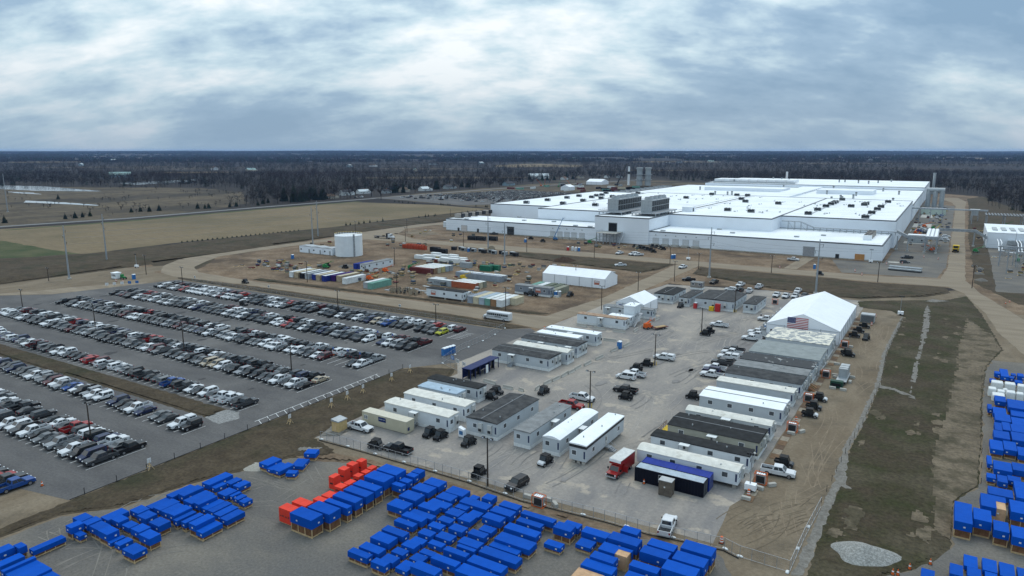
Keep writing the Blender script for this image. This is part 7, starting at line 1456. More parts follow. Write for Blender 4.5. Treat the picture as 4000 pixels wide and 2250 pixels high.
# yard bits
t = thing('wooden_hut', 'pale plywood hut beside the white pickup', 'hut', -103.6, 97.4); m = MB(); m.box(0, 1.9, 0, 2.4, 0, 2.3, mat('hut_ply', (0.50, 0.36, 0.17), .8, vary=.12)); m.build('wall', t); m = MB(); m.prism([(-.1, 2.3), (2.0, 2.3), (2.0, 2.5), (-.1, 2.75)], -.1, 2.5, M_GREYM); m.build('roof', t); m = MB(); m.box(.5, 1.3, -.04, 0, .1, 2.0, M_TIMB); m.build('door', t)
t = thing('storage_box', 'tall brown plywood box standing against the black container', 'box', -36.8, 106.6); m = MB(); m.box(0, 2.2, 0, 1.6, .1, 2.7, mat('old_ply', (0.12, 0.10, 0.08), .8, vary=.2)); m.build('box', t); m = MB(); m.box(-.05, 2.25, -.05, 1.65, 2.7, 2.78, M_GREYM); m.build('lid', t); m = MB(); m.box(.9, 1.15, -.02, 0, 1.5, 1.75, M_PAPER); m.build('label_sheet', t)
t = thing('ice_machine', 'white ice chest against the large double wide trailer', 'ice chest', -79.8, 108.8); m = MB(); m.box(0, 1.3, 0, .9, .1, 1.6, M_WHITE); m.build('cabinet', t); m = MB(); m.prism([(0, 1.6), (1.3, 1.6), (1.3, 1.7), (0, 2.1)], 0, .9, M_WHITE, axis='y'); m.build('hood', t); m = MB(); m.box(.2, 1.1, -.03, 0, .6, 1.4, M_LIFTB); m.build('door', t)
for i, (u, c_, l) in enumerate(((-69.2, M_YEL, 'yellow storage box before the triple wide trailer'), (-67.0, M_TRED, 'tall red storage cabinet before the triple wide trailer'))):
    t = thing('storage_cabinet', l, 'cabinet', u - .8, 248.6); h = 1.6 + i * 1.2; m = MB(); m.box(0, 1.7, 0, 1.2, 0, h, c_); m.build('body', t); m = MB(); [m.box(.1 + k * .8, .8 + k * .8, -.04, 0, .1, h - .1, c_) for k in range(2)]; m.build('doors', t)
t = thing('equipment_trailer', 'dark red equipment trailer with timber load near the barriers', 'trailer', -77, 212, 62); m = MB(); m.box(0, 5.4, -.95, .95, .6, .75, mat('trailer_red', (.12, .03, .025), .6)); m.build('deck', t); m = MB(); [m.box(.5, 4.6, -.7 + k * .5, -.4 + k * .5, .75, .95, M_TIMB) for k in range(3)]; m.build('timber', t); m = MB(); m.bar((-1.4, 0, .6), (0, 0, .65), .12, M_DARK); m.build('drawbar', t); wheels(t, (3.0, 3.9), 1.05, .36)
t = thing('generator', 'grey transformer bank on a trailer behind the offices', 'generator', -19.6, 184.6); m = MB(); m.box(0, 2.4, 0, 8.6, .7, .9, M_GREYM); m.build('deck', t)
for k in range(5): m = MB(); m.box(.2, 2.2, 3.2 + k * 1.05, 4.15 + k * 1.05, .9, 3.2 + .1 * (k % 2), M_GREYM); m.build('cabinet', t)
wheels(t, (.6, 1.8), 0.0 + .9, .0001 + .35); 
t = thing('generator', 'dark green generator behind the offices', 'generator', -20.4, 181.2); m = MB(); m.box(0, 2.8, 0, 1.6, .1, 1.7, mat('genset_green', (.02, .06, .04), .5)); m.build('housing', t); m = MB(); m.box(.3, 2.4, -.04, 0, .5, 1.2, M_BLACK); m.build('grille', t)
t = thing('generator', 'dark grey generator with slatted sides beside the traffic barrels', 'generator', -21.6, 258.6); m = MB(); m.box(0, 4.2, 0, 3.4, .2, 2.8, M_GREYM); m.build('housing', t); m = MB(); [m.box(.2, 4.0, -.04, 0, .4 + k * .35, .6 + k * .35, M_DARK) for k in range(6)]; m.build('louver', t)
for k in range(6):
    t = thing('outside_unit', 'grey air unit along the west side of the flag tent', 'air unit', -47.6, 226 + k * 6.4, 0, 'air units beside the flag tent'); m = MB(); m.box(0, 2.0, 0, 2.4, .1, 1.7, M_GREYM); m.build('casing', t); m = MB(); m.cyl(1, 1.2, 1.7, 1.8, .7, M_DARK, n=12); m.build('fan', t)
for i, (u, v) in enumerate(((-24.6, 178), (-24.6, 175.2), (-24.5, 190.6))):
    t = thing('timber_steps', 'brown timber steps up to the joined office block', 'steps', u + .2, v, 0, 'timber steps at the joined office block'); m = MB(); [m.box(.3 * k, .3 * k + .3, 0, 1.3, 0, .9 - .18 * k, mat('steps_wood', (.20, .10, .05), .8, vary=.2)) for k in range(5)]; m.build('treads', t); m = MB(); [m.bar((0, y, 1.8), (1.6, y, .9), .07, M_TIMB) for y in (0, 1.3)]; m.build('handrail', t)
t = thing('handrail_ramp', 'brown steel handrail ramp beside the black roofed trailer', 'ramp', -45.6, 126.6); m = MB(); m.box(0, 1.1, 0, 9, .5, .6, M_YEL); m.build('deck', t); m = MB(); [m.bar((0, y, .5), (0, y, 1.6), .07, mat('rail_brown', (.14, .07, .04), .7)) for y in range(0, 10, 1)]; m.bar((0, 0, 1.6), (0, 9, 1.6), .07, MATS['rail_brown']); m.bar((0, 0, 1.1), (0, 9, 1.1), .05, MATS['rail_brown']); m.build('handrail', t)
# guard post at the entrance
t = thing('guard_booth', 'white guard booth with windows at the site entrance', 'booth', -318, 172); m = MB(); m.box(0, 3.4, 0, 2.6, .2, 2.7, M_WHITE); m.build('wall', t); m = MB(); m.box(-.2, 3.6, -.2, 2.8, 2.7, 2.85, M_WHITE); m.build('roof', t); [win_part(t, .3 + k * 1.1, 1.2 + k * 1.1, 1.1, 2.2, '-v', 0.0) for k in range(3)]
t = thing('small_tractor', 'green tractor beside the guard booth', 'tractor', -312, 174, 0); m = MB(); m.box(-.6, 1.4, -.4, .4, .6, 1.3, M_LIFTG); m.build('bonnet', t); m = MB(); m.box(-1.4, -.4, -.6, .6, .8, 2.2, M_LIFTG); m.build('cab', t); wheels(t, (-1.0, 1.0), .8, .5)
for i in range(5):
    t = thing('road_sign', 'white notice board at the lot entrance', 'sign', -300 + i * 1.5, 160 + i * 2.4, 30, 'notice boards at the lot entrance'); m = MB(); m.bar((0, 0, 0), (0, 0, 1.4), .08, M_STEEL); m.build('post', t); m = MB(); m.box(-.7, .7, -.03, .03, .7, 1.8, M_PAPER if i < 3 else M_TBLUE); m.build('board', t)
for i, (u, v) in enumerate(((-236.4, 191.5), (-166, 191.7), (-282, 189))):
    t = thing('road_sign', 'small white sign beside the dirt road verge', 'sign', u, v, 0, 'small signs on the dirt road verge'); m = MB(); m.bar((0, 0, 0), (0, 0, 1.6), .08, M_STEEL); m.build('post', t); m = MB(); m.box(-.5, .5, -.03, .03, 1.1, 2.0, M_PAPER); m.box(-.4, .4, -.034, -.03, 1.4, 1.7, M_DARK); m.build('board', t)
for i, (u, v) in enumerate(((-112.6, 150.6), (-109.6, 148.8), (-106.6, 147.6))):
    t = thing('gate_sign', ['blue lettered sign board on the gate fence', 'white sign board in the middle of the gate fence', 'white sign board at the end of the gate fence'][i], 'sign', u, v, -20); m = MB(); m.box(0, 1.6, -.04, 0, .5, 1.5, M_TBLUE if i == 0 else M_PAPER); m.build('board', t); m = MB(); [m.box(.2, 1.4, -.05, -.04, .7 + k * .25, .8 + k * .25, M_DARK if i else M_PAPER) for k in range(3)]; m.build('print', t); m = MB(); [m.bar((x, 0, 0), (x, 0, 1.6), .06, M_STEEL) for x in (.1, 1.5)]; m.build('legs', t)
# blue accessible parking signs at the row ends
for i, (u, v) in enumerate(((-139, 138), (-134, 137.6), (-146, 158), (-139.5, 157.4), (-144, 137.4))):
    t = thing('parking_sign', 'blue parking sign on an orange weighted post', 'sign', u, v, 0, 'blue parking signs between the rows'); m = MB(); m.cyl(0, 0, 0, .3, .4, M_ORANGE, n=10); m.build('base', t); m = MB(); m.bar((0, 0, .3), (0, 0, 2.0), .07, M_ORANGE); m.build('post', t); m = MB(); m.box(-.25, .25, -.03, .03, 1.6, 2.3, M_TBLUE); m.build('board', t)
# person by the pickups
def person():
    bm_ = bpy.data.meshes.new('body'); J = [(0, 0, .92), (0, 0, 1.15), (0, 0, 1.40), (0, 0, 1.52), (0, .01, 1.66), (.1, 0, .88), (.12, .05, .48), (.12, .02, .08), (.13, -.14, .04), (-.1, 0, .88), (-.12, -.04, .48), (-.12, .02, .08), (-.13, -.14, .04), (.2, 0, 1.42), (.27, .03, 1.14), (.24, -.1, .92), (-.2, 0, 1.42), (-.27, .03, 1.14), (-.24, -.1, .92), (0, 0, 1.76)]
    E_ = [(0, 1), (1, 2), (2, 3), (3, 4), (4, 19), (0, 5), (5, 6), (6, 7), (7, 8), (0, 9), (9, 10), (10, 11), (11, 12), (2, 13), (13, 14), (14, 15), (2, 16), (16, 17), (17, 18)]
    rad = [.15, .15, .17, .06, .10, .10, .075, .055, .045, .10, .075, .055, .045, .075, .05, .04, .075, .05, .04, .08]
    bm_.from_pydata(J, E_, []); o = bpy.data.objects.new('person', bm_); COL.objects.link(o)
    md = o.modifiers.new('skin', 'SKIN'); sk = bm_.skin_vertices[0].data
    for i, r_ in enumerate(rad): sk[i].radius = (r_, r_ * .8); sk[i].use_root = (i == 0)
    sb = o.modifiers.new('sub', 'SUBSURF'); sb.levels = sb.render_levels = 1
    bm_.materials.append(mat('dark_clothes', (.02, .02, .025), .85, vary=.15)); place(o, -51.2, 246.1, 30); tag(o, 'person in dark work clothes standing beside the white pickups', 'person')
    m = MB(); m.cyl(0, .01, 1.70, 1.82, .13, M_WHITE, .08, n=12); h = m.build('hard_hat', o)
person()
# ------------------------------------------------------------------ the distant staff lot: hundreds of cars that read as one mass
def far_cars():
    m = MB(); rr = random.Random(8); poly = [(-590, 650), (-535, 640), (-440, 612), (-418, 650), (-422, 840), (-528, 856), (-543, 768), (-572, 700)]
    cols = [PM[c_] for c_ in ('black', 'charcoal', 'charcoal', 'navy', 'grey', 'silver', 'white', 'maroon', 'white', 'black')]
    v = 655
    while v < 850:
        u = -588
        while u < -424:
            u += 2.8
            if not inside(u, v, poly) or rr.random() < .10: continue
            if v < 700 and rr.random() < .75: continue
            if u < -540 and rr.random() < .6: continue
            P = rr.choice(cols); h = rr.uniform(1.4, 1.85); x, y = u, v + rr.uniform(-.3, .3)
            m.prism([(y - 2.3, .3), (y + 2.3, .3), (y + 2.3, .9), (y - 2.3, .9)], x - .9, x + .9, P, axis='x'); m.prism([(y - 2.0, .9), (y + 1.2, .9), (y + .6, h), (y - 1.6, h)], x - .8, x + .8, M_GLASS, axis='x'); m.box(x - .72, x + .72, y - 1.5, y + .5, h, h + .02, P)
        v += 6.2 if int(v / 6) % 3 else 9.5
    tag(place(m.build('distant_parked_cars'), 0, 0, 0, .012), 'hundreds of tightly parked cars in the distant staff lot', 'cars', None, 'stuff')
far_cars()
# far laydown: containers, cabins and machines beyond the staff lot
rr = random.Random(21)
for i in range(30):
    u, v = rr.uniform(-560, -400), rr.uniform(880, 1075)
    if inside(u, v, [(-540, 1065), (-480, 1065), (-480, 1120), (-540, 1120)]) or (-480 < u < -455 and 895 < v < 930) or u > -415 and v > 1060: continue
    container('far container or cabin in the busy ground beyond the staff lot', u, v, rr.choice(['tan', 'grey', 'white', 'cream', 'maroon', 'navy', 'green']), 12.19, rr.choice('uv'), group='far containers beyond the staff lot')
for i in range(5): boom_lift(rr.uniform(-560, -500), rr.uniform(980, 1060), rr.uniform(0, 360), M_LIFTG if i % 2 else M_ORANGE, 'far lift with raised arm beyond the staff lot', 'far lifts beyond the staff lot', 7, 9)
for i in range(9):
    u, v = -598 + i * 24, 640 - max(0, i - 3) * 6
    lamp(u + 40, v + 30, 9, 'far lamp pole in the staff lot', 'far lamp poles in the staff lot')

# ------------------------------------------------------------------ houses
HW = [mat('house_white', (.60, .61, .60), .7, vary=.06), mat('house_grey', (.34, .37, .38), .7, vary=.06), mat('house_tan', (.42, .37, .30), .7, vary=.06), mat('house_blue', (.24, .32, .36), .7, vary=.06)]
HR = [mat('shingle_dark', (.06, .06, .065), .9, vary=.2), mat('shingle_brown', (.12, .085, .065), .9, vary=.2), mat('metal_roof_pale', (.50, .55, .57), .6, vary=.08), mat('metal_roof_green', (.30, .42, .40), .6, vary=.08)]
def house(u, v, rot, w, d, h, wm, rm, label, big=False, z=0.0):
    t = thing('barn' if big else 'house', label, 'barn' if big else 'house', u, v, rot, z=z); m = MB(); m.prism([(0, 0), (w, 0), (w, h), (0, h)], 0, d, wm); m.add([(0, 0, h), (0, d, h), (0, d / 2, h + d * .30)], [(0, 2, 1)], wm); m.add([(w, 0, h), (w, d, h), (w, d / 2, h + d * .30)], [(0, 1, 2)], wm); m.build('wall', t)
    m = MB(); m.prism([(-.5, h - .15), (d / 2, h + d * .30), (d + .5, h - .15), (d + .5, h + .1), (d / 2, h + d * .30 + .28), (-.5, h + .1)], -.5, w + .5, rm, axis='x'); ro = m.build('roof', t)
    if not big:
        m = MB(); m.box(w * .7, w * .7 + .8, d * .6, d * .6 + .8, h, h + d * .3 + 1.2, mat('chimney_brick', (.25, .11, .08), .9)); m.build('chimney', ro)
        for k in range(3): x = w * (.18 + .3 * k); win_part(t, x - .6, x + .6, 1.0, 2.2, '-v', 0.0)
    m = MB(); m.box(w * .32, w * .32 + (3.2 if big else 1.0), -.06, 0, 0, 3.0 if big else 2.1, mat('house_door', (.14, .10, .08), .7)); m.build('door', t)
    for k in range(0 if big else 1): m = MB(); m.box(w - .02, w + 4.5, .8, d - 1.2, 0, h - .4, wm); m.build('garage', t)
HOUSES = [(-628, 600, 70, 12, 8, 3.0, 2, 1, 'tan house with brown roof hidden among the roadside trees'), (-655, 655, 80, 14, 8, 4.6, 0, 0, 'white two storey house beside the highway woods'), (-660, 690, 80, 16, 8, 3.0, 0, 2, 'long white house with pale roof behind a lawn'), (-640, 715, 75, 9, 7, 3.2, 1, 0, 'grey house on the green roadside lawn'), (-640, 752, 80, 10, 8, 3.4, 2, 1, 'brown roofed house beside two dark conifers'), (-632, 786, 80, 15, 9, 3.0, 0, 2, 'white ranch house with pale roof near the road'), (-636, 848, 80, 16, 9, 3.0, 1, 0, 'grey ranch house behind bare trees'), (-610, 975, 85, 18, 10, 3.4, 3, 0, 'blue grey house with dark gables across from the staff lot'), (-640, 1230, 85, 12, 8, 3.2, 0, 1, 'small white house far along the highway'), (-642, 1304, 85, 14, 9, 3.2, 2, 0, 'tan house far along the highway'), (-606, 1358, 90, 13, 8, 3.2, 0, 0, 'white house behind the twin silos'), (-584, 1372, 90, 11, 8, 3.2, 1, 0, 'grey house behind the twin silos')]
for u, v, rot, w, d, h, wi, ri, l in HOUSES: house(u, v, rot, w, d, h, HW[wi], HR[ri], l)
BARNS = [(-724, 1241, 40, 40, 16, 5, 0, 2, 'long white barn with pale roof beyond the woods'), (-1500, 830, 60, 40, 18, 5.5, 3, 3, 'green roofed barn far across the ponds')]
for u, v, rot, w, d, h, wi, ri, l in BARNS: house(u, v, rot, w, d, h, HW[wi], HR[ri], l, True)
def far_house(x, y, k):
    u, v = x * CA + y * SA, -x * SA + y * CA; z = ground_z(x, y) - .3
    house(u, v, rr.uniform(0, 180), rr.uniform(14, 26), rr.uniform(9, 13), rr.uniform(4, 6.5), HW[k % 4], HR[(k * 3 + 1) % 4], ['white', 'grey', 'tan', 'blue'][k % 4] + ' farmhouse far off among the bare woods ' + ['by a clearing', 'below the ridge', 'near the skyline', 'in the deep woods'][k // 4 % 4], z=z)
for k, (x, y) in enumerate(((-820, 2000), (-760, 2050), (-700, 1900), (-520, 2300), (-470, 2350), (-300, 2600), (-250, 1900), (-120, 2700), (620, 2900), (700, 2950), (820, 3000), (-1500, 2500), (1500, 3300), (1750, 3500), (350, 3900), (-1900, 3400))): far_house(x, y, k)

# ------------------------------------------------------------------ trees
M_BARK = mat('bark', (.026, .023, .021), .95, vary=.2, scale=1)
M_TWIG = mat('bare_twigs', (.020, .015, .015), .95, scale=.02, c2=(.032, .024, .023), lo=.4, hi=.6, rand=.15)
M_NEED = mat('conifer_needles', (.020, .032, .020), .9, vary=.35, scale=.6, rand=.25)
M_BRUSH = mat('dark_shrub', (.018, .024, .015), .9, vary=.3, scale=1)
def bare_tree_mesh(seed, h, n1=9, tw=16, fine=True):
    rr = random.Random(seed); tr = MB(); cr = MB()
    top = h * .42; lean = Vector((rr.uniform(-.4, .4), rr.uniform(-.4, .4), 0))
    tr.cyl(0, 0, 0, top, .30, M_BARK, .19, n=6); tips = []
    def limb(p, d, L, r, lev):
        q = p + d * L; cr.bar(p, q, r * 2, M_BARK, r * 1.1, n=4 if lev < 2 else 3)
        if lev == 3: tips.append((q, d)); return
        for k in range(3 if lev else 3):
            dd = (d + Vector((rr.uniform(-.8, .8), rr.uniform(-.8, .8), rr.uniform(-.15, .6)))).normalized(); limb(p.lerp(q, rr.uniform(.55, 1)), dd, L * rr.uniform(.55, .8), r * .55, lev + 1)
        tips.append((q, d))
    for k in range(n1):
        z = top * rr.uniform(.55, 1.0); a = rr.uniform(0, 6.28); d = Vector((math.cos(a), math.sin(a), rr.uniform(.7, 1.9))).normalized(); limb(Vector((0, 0, z)), d, h * rr.uniform(.17, .27), .11, 1)
    for p, d in tips:
        for k in range(5 if fine else 3):
            dd = (d + Vector((rr.uniform(-.9, .9), rr.uniform(-.9, .9), rr.uniform(-.3, .8)))).normalized(); L = rr.uniform(.8, 1.7) * h / 16; s = dd.cross(Vector((rr.uniform(-1, 1), rr.uniform(-1, 1), rr.uniform(-1, 1)))).normalized() * .07
            cr.add([tuple(p - s), tuple(p + s), tuple(p + dd * L)], [(0, 1, 2)], M_TWIG)
    return tr, cr
def conifer_mesh(seed, h, w, dense=1.0):
    rr = random.Random(seed); tr = MB(); cr = MB(); tr.cyl(0, 0, 0, h * .9, h * .018 + .05, M_BARK, .03, n=6)
    tiers = int(9 * dense) + 4
    for k in range(tiers):
        f = k / (tiers - 1); z = h * (.06 + .9 * f); r = w * (1 - f) ** .85 * rr.uniform(.85, 1.12) + .06; n = max(5, int(13 * (1 - f) * dense) + 5)
        for i in range(n):
            a = 2 * math.pi * (i + rr.random()) / n; L = r * rr.uniform(.75, 1.15); dr = L * rr.uniform(.25, .5); wd = .32 * L * rr.uniform(.7, 1.3) + .08
            c_, s_ = math.cos(a), math.sin(a); b0 = Vector((0, 0, z + .1 * h / tiers)); tip = Vector((c_ * L, s_ * L, z - dr)); mid = Vector((c_ * L * .55, s_ * L * .55, z - dr * .28)); sd = Vector((-s_, c_, 0)) * wd
            cr.add([tuple(b0), tuple(mid - sd), tuple(tip), tuple(mid + sd)], [(0, 1, 2, 3)], M_NEED)
            cr.add([tuple(b0 - Vector((0, 0, h / tiers * .6))), tuple(mid - sd * .8 - Vector((0, 0, dr * .9))), tuple(tip), tuple(mid + sd * .8 - Vector((0, 0, dr * .9)))], [(0, 1, 2, 3)], M_NEED)
    cr.cyl(0, 0, h * .93, h * 1.02, .12, M_NEED, .01, n=5)
    return tr, cr
def tree_thing(name, pair, label, u, v, group, rot=0, sc=1.0, z=0):
    t = thing(name, label, 'tree', u, v, rot, group, z); tr, cr = pair
    for nm, me in (('trunk', tr), ('crown', cr)): o = bpy.data.objects.new(nm, me); COL.objects.link(o); o.parent = t
    t.scale = (sc, sc, sc)
rr = random.Random(17)
def pairs(f, args): return [tuple(x.mesh(n) for x, n in zip(f(*a), ('trunk', 'crown'))) for a in args]
CON = pairs(conifer_mesh, [(1, 6.4, 2.3), (2, 6.2, 2.0), (3, 5.8, 2.6)]); CONB = pairs(conifer_mesh, [(4, 15, 4.2, 1.6), (5, 13, 4.6, 1.5), (6, 17, 4.4, 1.7)]); SHR = pairs(conifer_mesh, [(7, 2.6, .85, .6), (8, 2.2, .8, .6)])
BARE = pairs(bare_tree_mesh, [(11, 16), (12, 18), (13, 14), (14, 17)])
for i, (u, v) in enumerate(((-636.6, 265.6), (-629.6, 307.9), (-630.4, 316.2), (-633, 323.7), (-637.6, 332.4), (-645.3, 373.9), (-645.9, 382.9), (-638.7, 387.4), (-639.7, 397.8), (-630.7, 432.4), (-624.5, 436.2), (-623.4, 439.8), (-620.5, 461.8), (-620.8, 469.6), (-613.4, 490.6), (-627.2, 508), (-635, 521.4), (-890, 430))):
    tree_thing('spruce_tree', CON[i % 3], 'small dark spruce in the line across the highway from the field', u, v, 'spruces across the highway', rr.uniform(0, 360), rr.uniform(.85, 1.15))
for i, (u, v) in enumerate(((-383.4, 384.9), (-386.1, 392.1), (-383.2, 398.4), (-385.3, 406.2), (-384.2, 411.6), (-382.1, 417.7), (-384, 426.2), (-379.1, 465.6), (-377.3, 472.3), (-378.2, 477.3), (-373.9, 479.9), (-375.9, 484.4), (-371.4, 517), (-371.5, 525.8), (-369.7, 530.7), (-368.5, 535.4))):
    tree_thing('young_conifer', SHR[i % 2], 'young conifer planted on the embankment beside the field', u, v, 'young conifers on the embankment', rr.uniform(0, 360), rr.uniform(.9, 1.3), .8)
for i, (u, v) in enumerate(((-524.5, 602.6), (-518.2, 602.7), (-509.7, 598.6), (-499.3, 595.9), (-493.6, 595.8), (-485.6, 590.1), (-455.5, 596.5), (-451, 594.1), (-449.3, 600.3), (-444.8, 597.9), (-412.1, 598.3), (-400, 597.7), (-396.4, 595.2))):
    tree_thing('young_conifer', SHR[i % 2], 'young conifer planted below the distant staff lot', u, v, 'young conifers below the staff lot', rr.uniform(0, 360), rr.uniform(.9, 1.25))
for i in range(26):
    u, v = -401 + i * .45 + rr.uniform(-.4, .4), 262 + i * 3.3; o = bpy.data.objects.new('potted_shrub', SHR[0][1]); COL.objects.link(o); place(o, u, v, rr.uniform(0, 360), .9); o.scale = (.9, .9, .42); tag(o, 'low dark shrub in the row on the embankment crest', 'shrub', 'shrubs on the embankment crest')
for i, (u, v) in enumerate(((-622, 545), (-618, 552), (-624, 580), (-640, 548), (-628, 596), (-646, 592), (-630, 555), (-626, 566), (-638, 560), (-632, 575), (-645, 580), (-640, 590), (-650, 570), (-620, 585), (-655, 605), (-636, 730), (-640, 738), (-630, 742), (-648, 745), (-655, 760), (-640, 830), (-648, 836), (-636, 900), (-640, 910), (-650, 905), (-630, 995), (-660, 1180), (-655, 1190), (-645, 1200), (-700, 1200), (-650, 1260), (-640, 1268), (-655, 1270))):
    tree_thing('pine_tree', CONB[i % 3], 'tall dark conifer among the roadside houses', u, v, 'tall conifers among the roadside houses', rr.uniform(0, 360), rr.uniform(.75, 1.15) * (1.25 if i < 10 else 1))
for i, (u, v) in enumerate(((-618, 520), (-615, 535), (-612, 560), (-614, 600), (-610, 622), (-620, 640), (-612, 660), (-625, 675), (-616, 700), (-622, 722), (-612, 745), (-625, 765), (-612, 800), (-620, 815), (-614, 835), (-622, 860), (-612, 880), (-620, 900), (-610, 925), (-618, 945), (-612, 1010), (-600, 1040), (-590, 1080), (-560, 620), (-606, 770), (-604, 860), (-598, 905), (-596, 930), (-575, 1150), (-560, 1190), (-570, 1240), (-540, 1220), (-530, 1260), (-548, 1280))):
    tree_thing('bare_tree', BARE[i % 4], 'tall bare tree beside the highway', u, v, 'bare trees beside the highway', rr.uniform(0, 360), rr.uniform(.7, 1.1))

# woods too dense to count: every tree is there, merged by stand
import numpy as np
def arr(pair):
    V, F, MI = [], [], []; names = []
    for me in pair:
        n = len(me.vertices); co = np.empty(n * 3, 'f'); me.vertices.foreach_get('co', co); k = sum(len(x) for x in V); V.append(co.reshape(-1, 3))
        for p in me.polygons:
            vs = list(p.vertices)
            for q in range(1, len(vs) - 1): F.append((vs[0] + k, vs[q] + k, vs[q + 1] + k)); MI.append(me.materials[p.material_index].name)
    return np.concatenate(V), np.array(F, 'i4'), MI
def stand(name, templates, pts, label):
    """pts: (x, y, z, scale, rot, template)"""
    VV, FF, MM, mats, k = [], [], [], [], 0
    for x, y, z, s, a, ti in pts:
        V, F, MI = templates[ti]; c_, s_ = math.cos(a), math.sin(a); q = V * (np.array(s, 'f') if np.isscalar(s) else np.array(s, 'f')); w = np.empty_like(q)
        w[:, 0] = q[:, 0] * c_ - q[:, 1] * s_ + x; w[:, 1] = q[:, 0] * s_ + q[:, 1] * c_ + y; w[:, 2] = q[:, 2] + z; VV.append(w); FF.append(F + k); MM.append(MI); k += len(V)
    if not VV: return
    V = np.concatenate(VV); F = np.concatenate(FF); me = bpy.data.meshes.new(name); me.vertices.add(len(V)); me.vertices.foreach_set('co', V.ravel()); me.loops.add(len(F) * 3); me.loops.foreach_set('vertex_index', F.ravel().astype('i4')); me.polygons.add(len(F)); me.polygons.foreach_set('loop_start', np.arange(0, len(F) * 3, 3, dtype='i4')); me.polygons.foreach_set('loop_total', np.full(len(F), 3, 'i4'))
    names = sorted({n for MI in MM for n in set(MI)})
    for n in names: me.materials.append(MATS[n])
    lut = {n: i for i, n in enumerate(names)}; cache = {}
    mi = np.concatenate([cache.setdefault(id(MI), np.array([lut[n] for n in MI], 'i4')) for MI in MM]); me.polygons.foreach_set('material_index', mi); me.update(calc_edges=True)
    o = bpy.data.objects.new(name, me); COL.objects.link(o); tag(o, label, 'woods', None, 'stuff'); return o
def wood_tree(seed, h, tw, spread, wd, mt):
    """slim bare tree for massed woods: trunk, a few limbs, a haze of twigs"""
    rr = random.Random(seed); tr = MB(); cr = MB(); tr.cyl(0, 0, 0, h * .7, .20, M_BARK, .08, n=3, cap=False)
    for k in range(5): a = rr.uniform(0, 6.28); z = h * rr.uniform(.35, .6); L = spread * rr.uniform(.6, 1); cr.bar((0, 0, z), (math.cos(a) * L, math.sin(a) * L, z + h * rr.uniform(.15, .35)), .2, M_BARK, .08, n=3)
    for k in range(tw):
        a = rr.uniform(0, 6.28); f = rr.random(); z = h * (.38 + .55 * f); r = spread * math.sin(math.pi * min(1, .25 + .75 * (1 - f))) * math.sqrt(rr.random()); p = Vector((math.cos(a) * r, math.sin(a) * r, z))
        d = Vector((math.cos(a) * .8, math.sin(a) * .8, rr.uniform(-.2, .8))).normalized() * rr.uniform(1.0, 2.0) * h / 16; s = Vector((rr.uniform(-1, 1), rr.uniform(-1, 1), rr.uniform(-.6, .6))).normalized() * wd
        cr.add([tuple(p - s), tuple(p + s), tuple(p + d)], [(0, 1, 2)], mt)
    return tr, cr
M_TWIGS = [M_TWIG, mat('grey_twigs', (.024, .021, .021), .95, scale=.01, c2=(.034, .030, .029)), mat('red_twigs', (.025, .015, .015), .95, scale=.01, c2=(.036, .022, .021))]
def arrp(f, *a): x = f(*a); return arr([y.mesh('tmp') for y in x])
TN = [arrp(wood_tree, 100 + k, 14 + k % 3 * 1.5, 70, 4.3, .20, M_TWIGS[k % 3]) for k in range(6)]
TM = [arrp(wood_tree, 200 + k, 15, 20, 5.5, .75, M_TWIGS[k % 3]) for k in range(6)]
def clump(seed, mt):
    rr = random.Random(seed); c_ = MB()
    for k in range(13):
        a = rr.uniform(0, 6.28); r = rr.uniform(0, 22); w = rr.uniform(3, 7); h = rr.uniform(8, 15); x, y = r * math.cos(a), r * math.sin(a); t_ = rr.uniform(0, 3.14)
        c_.add([(x - w * math.cos(t_), y - w * math.sin(t_), 0), (x + w * math.cos(t_), y + w * math.sin(t_), 0), (x + w * .5 * math.cos(t_), y + w * .5 * math.sin(t_), h * .85), (x, y, h), (x - w * .6 * math.cos(t_), y - w * .6 * math.sin(t_), h * .8)], [(0, 1, 2, 3, 4)], mt)
    return c_, MB()
TF = [arrp(clump, 300 + k, (M_TWIGS + [M_NEED])[k % 4]) for k in range(8)]
TC = [arrp(conifer_mesh, 401, 14, 3.6, .35), arrp(conifer_mesh, 402, 12, 3.8, .35)]
def uv_of(x, y): return x * CA + y * SA, -x * SA + y * CA
CLEAR = [[(-1700, 350), (-1300, 528), (-1125, 608), (-980, 680), (-825, 648), (-655, 515), (-596, 420), (-600, 200), (-700, -200), (-1700, -300)],     # meadow and ponds
         [(-608, -100), (-612, 500), (-606, 640), (-628, 700), (-634, 800), (-612, 1000), (-660, 1180), (-640, 1330), (-560, 1400), (-300, 1230), (-20, 1140), (40, 1080), (34, 880), (60, 760), (120, 640), (150, 300), (60, -100)],       # site
         [(-700, 560), (-600, 560), (-600, 830), (-680, 830)] and [(-668, 630), (-608, 630), (-606, 860), (-655, 870)]]
OPEN = [(-2190, -1850, 2950, 3300), (-760, -560, 4900, 5300), (-330, 20, 1420, 1540), (-60, 240, 2250, 2700), (-420, -60, 2050, 2160), (2500, 2900, 4500, 5400), (2300, 3300, 3700, 4200), (900, 1500, 4400, 4900), (-1500, -1200, 2200, 2350), (500, 900, 3000, 3250), (-2600, -2200, 4000, 4600), (1500, 2000, 2500, 2650), (-900, -700, 1750, 1850), (300, 620, 1900, 2000), (-3300, -2700, 5200, 6000), (3200, 4200, 6000, 7000)]
def in_open(x, y, k=1.0): return any(((x - (a + b_) / 2) / ((b_ - a) / 2 * k)) ** 2 + ((y - (c_ + d_) / 2) / ((d_ - c_) / 2 * k)) ** 2 < 1 for a, b_, c_, d_ in OPEN)
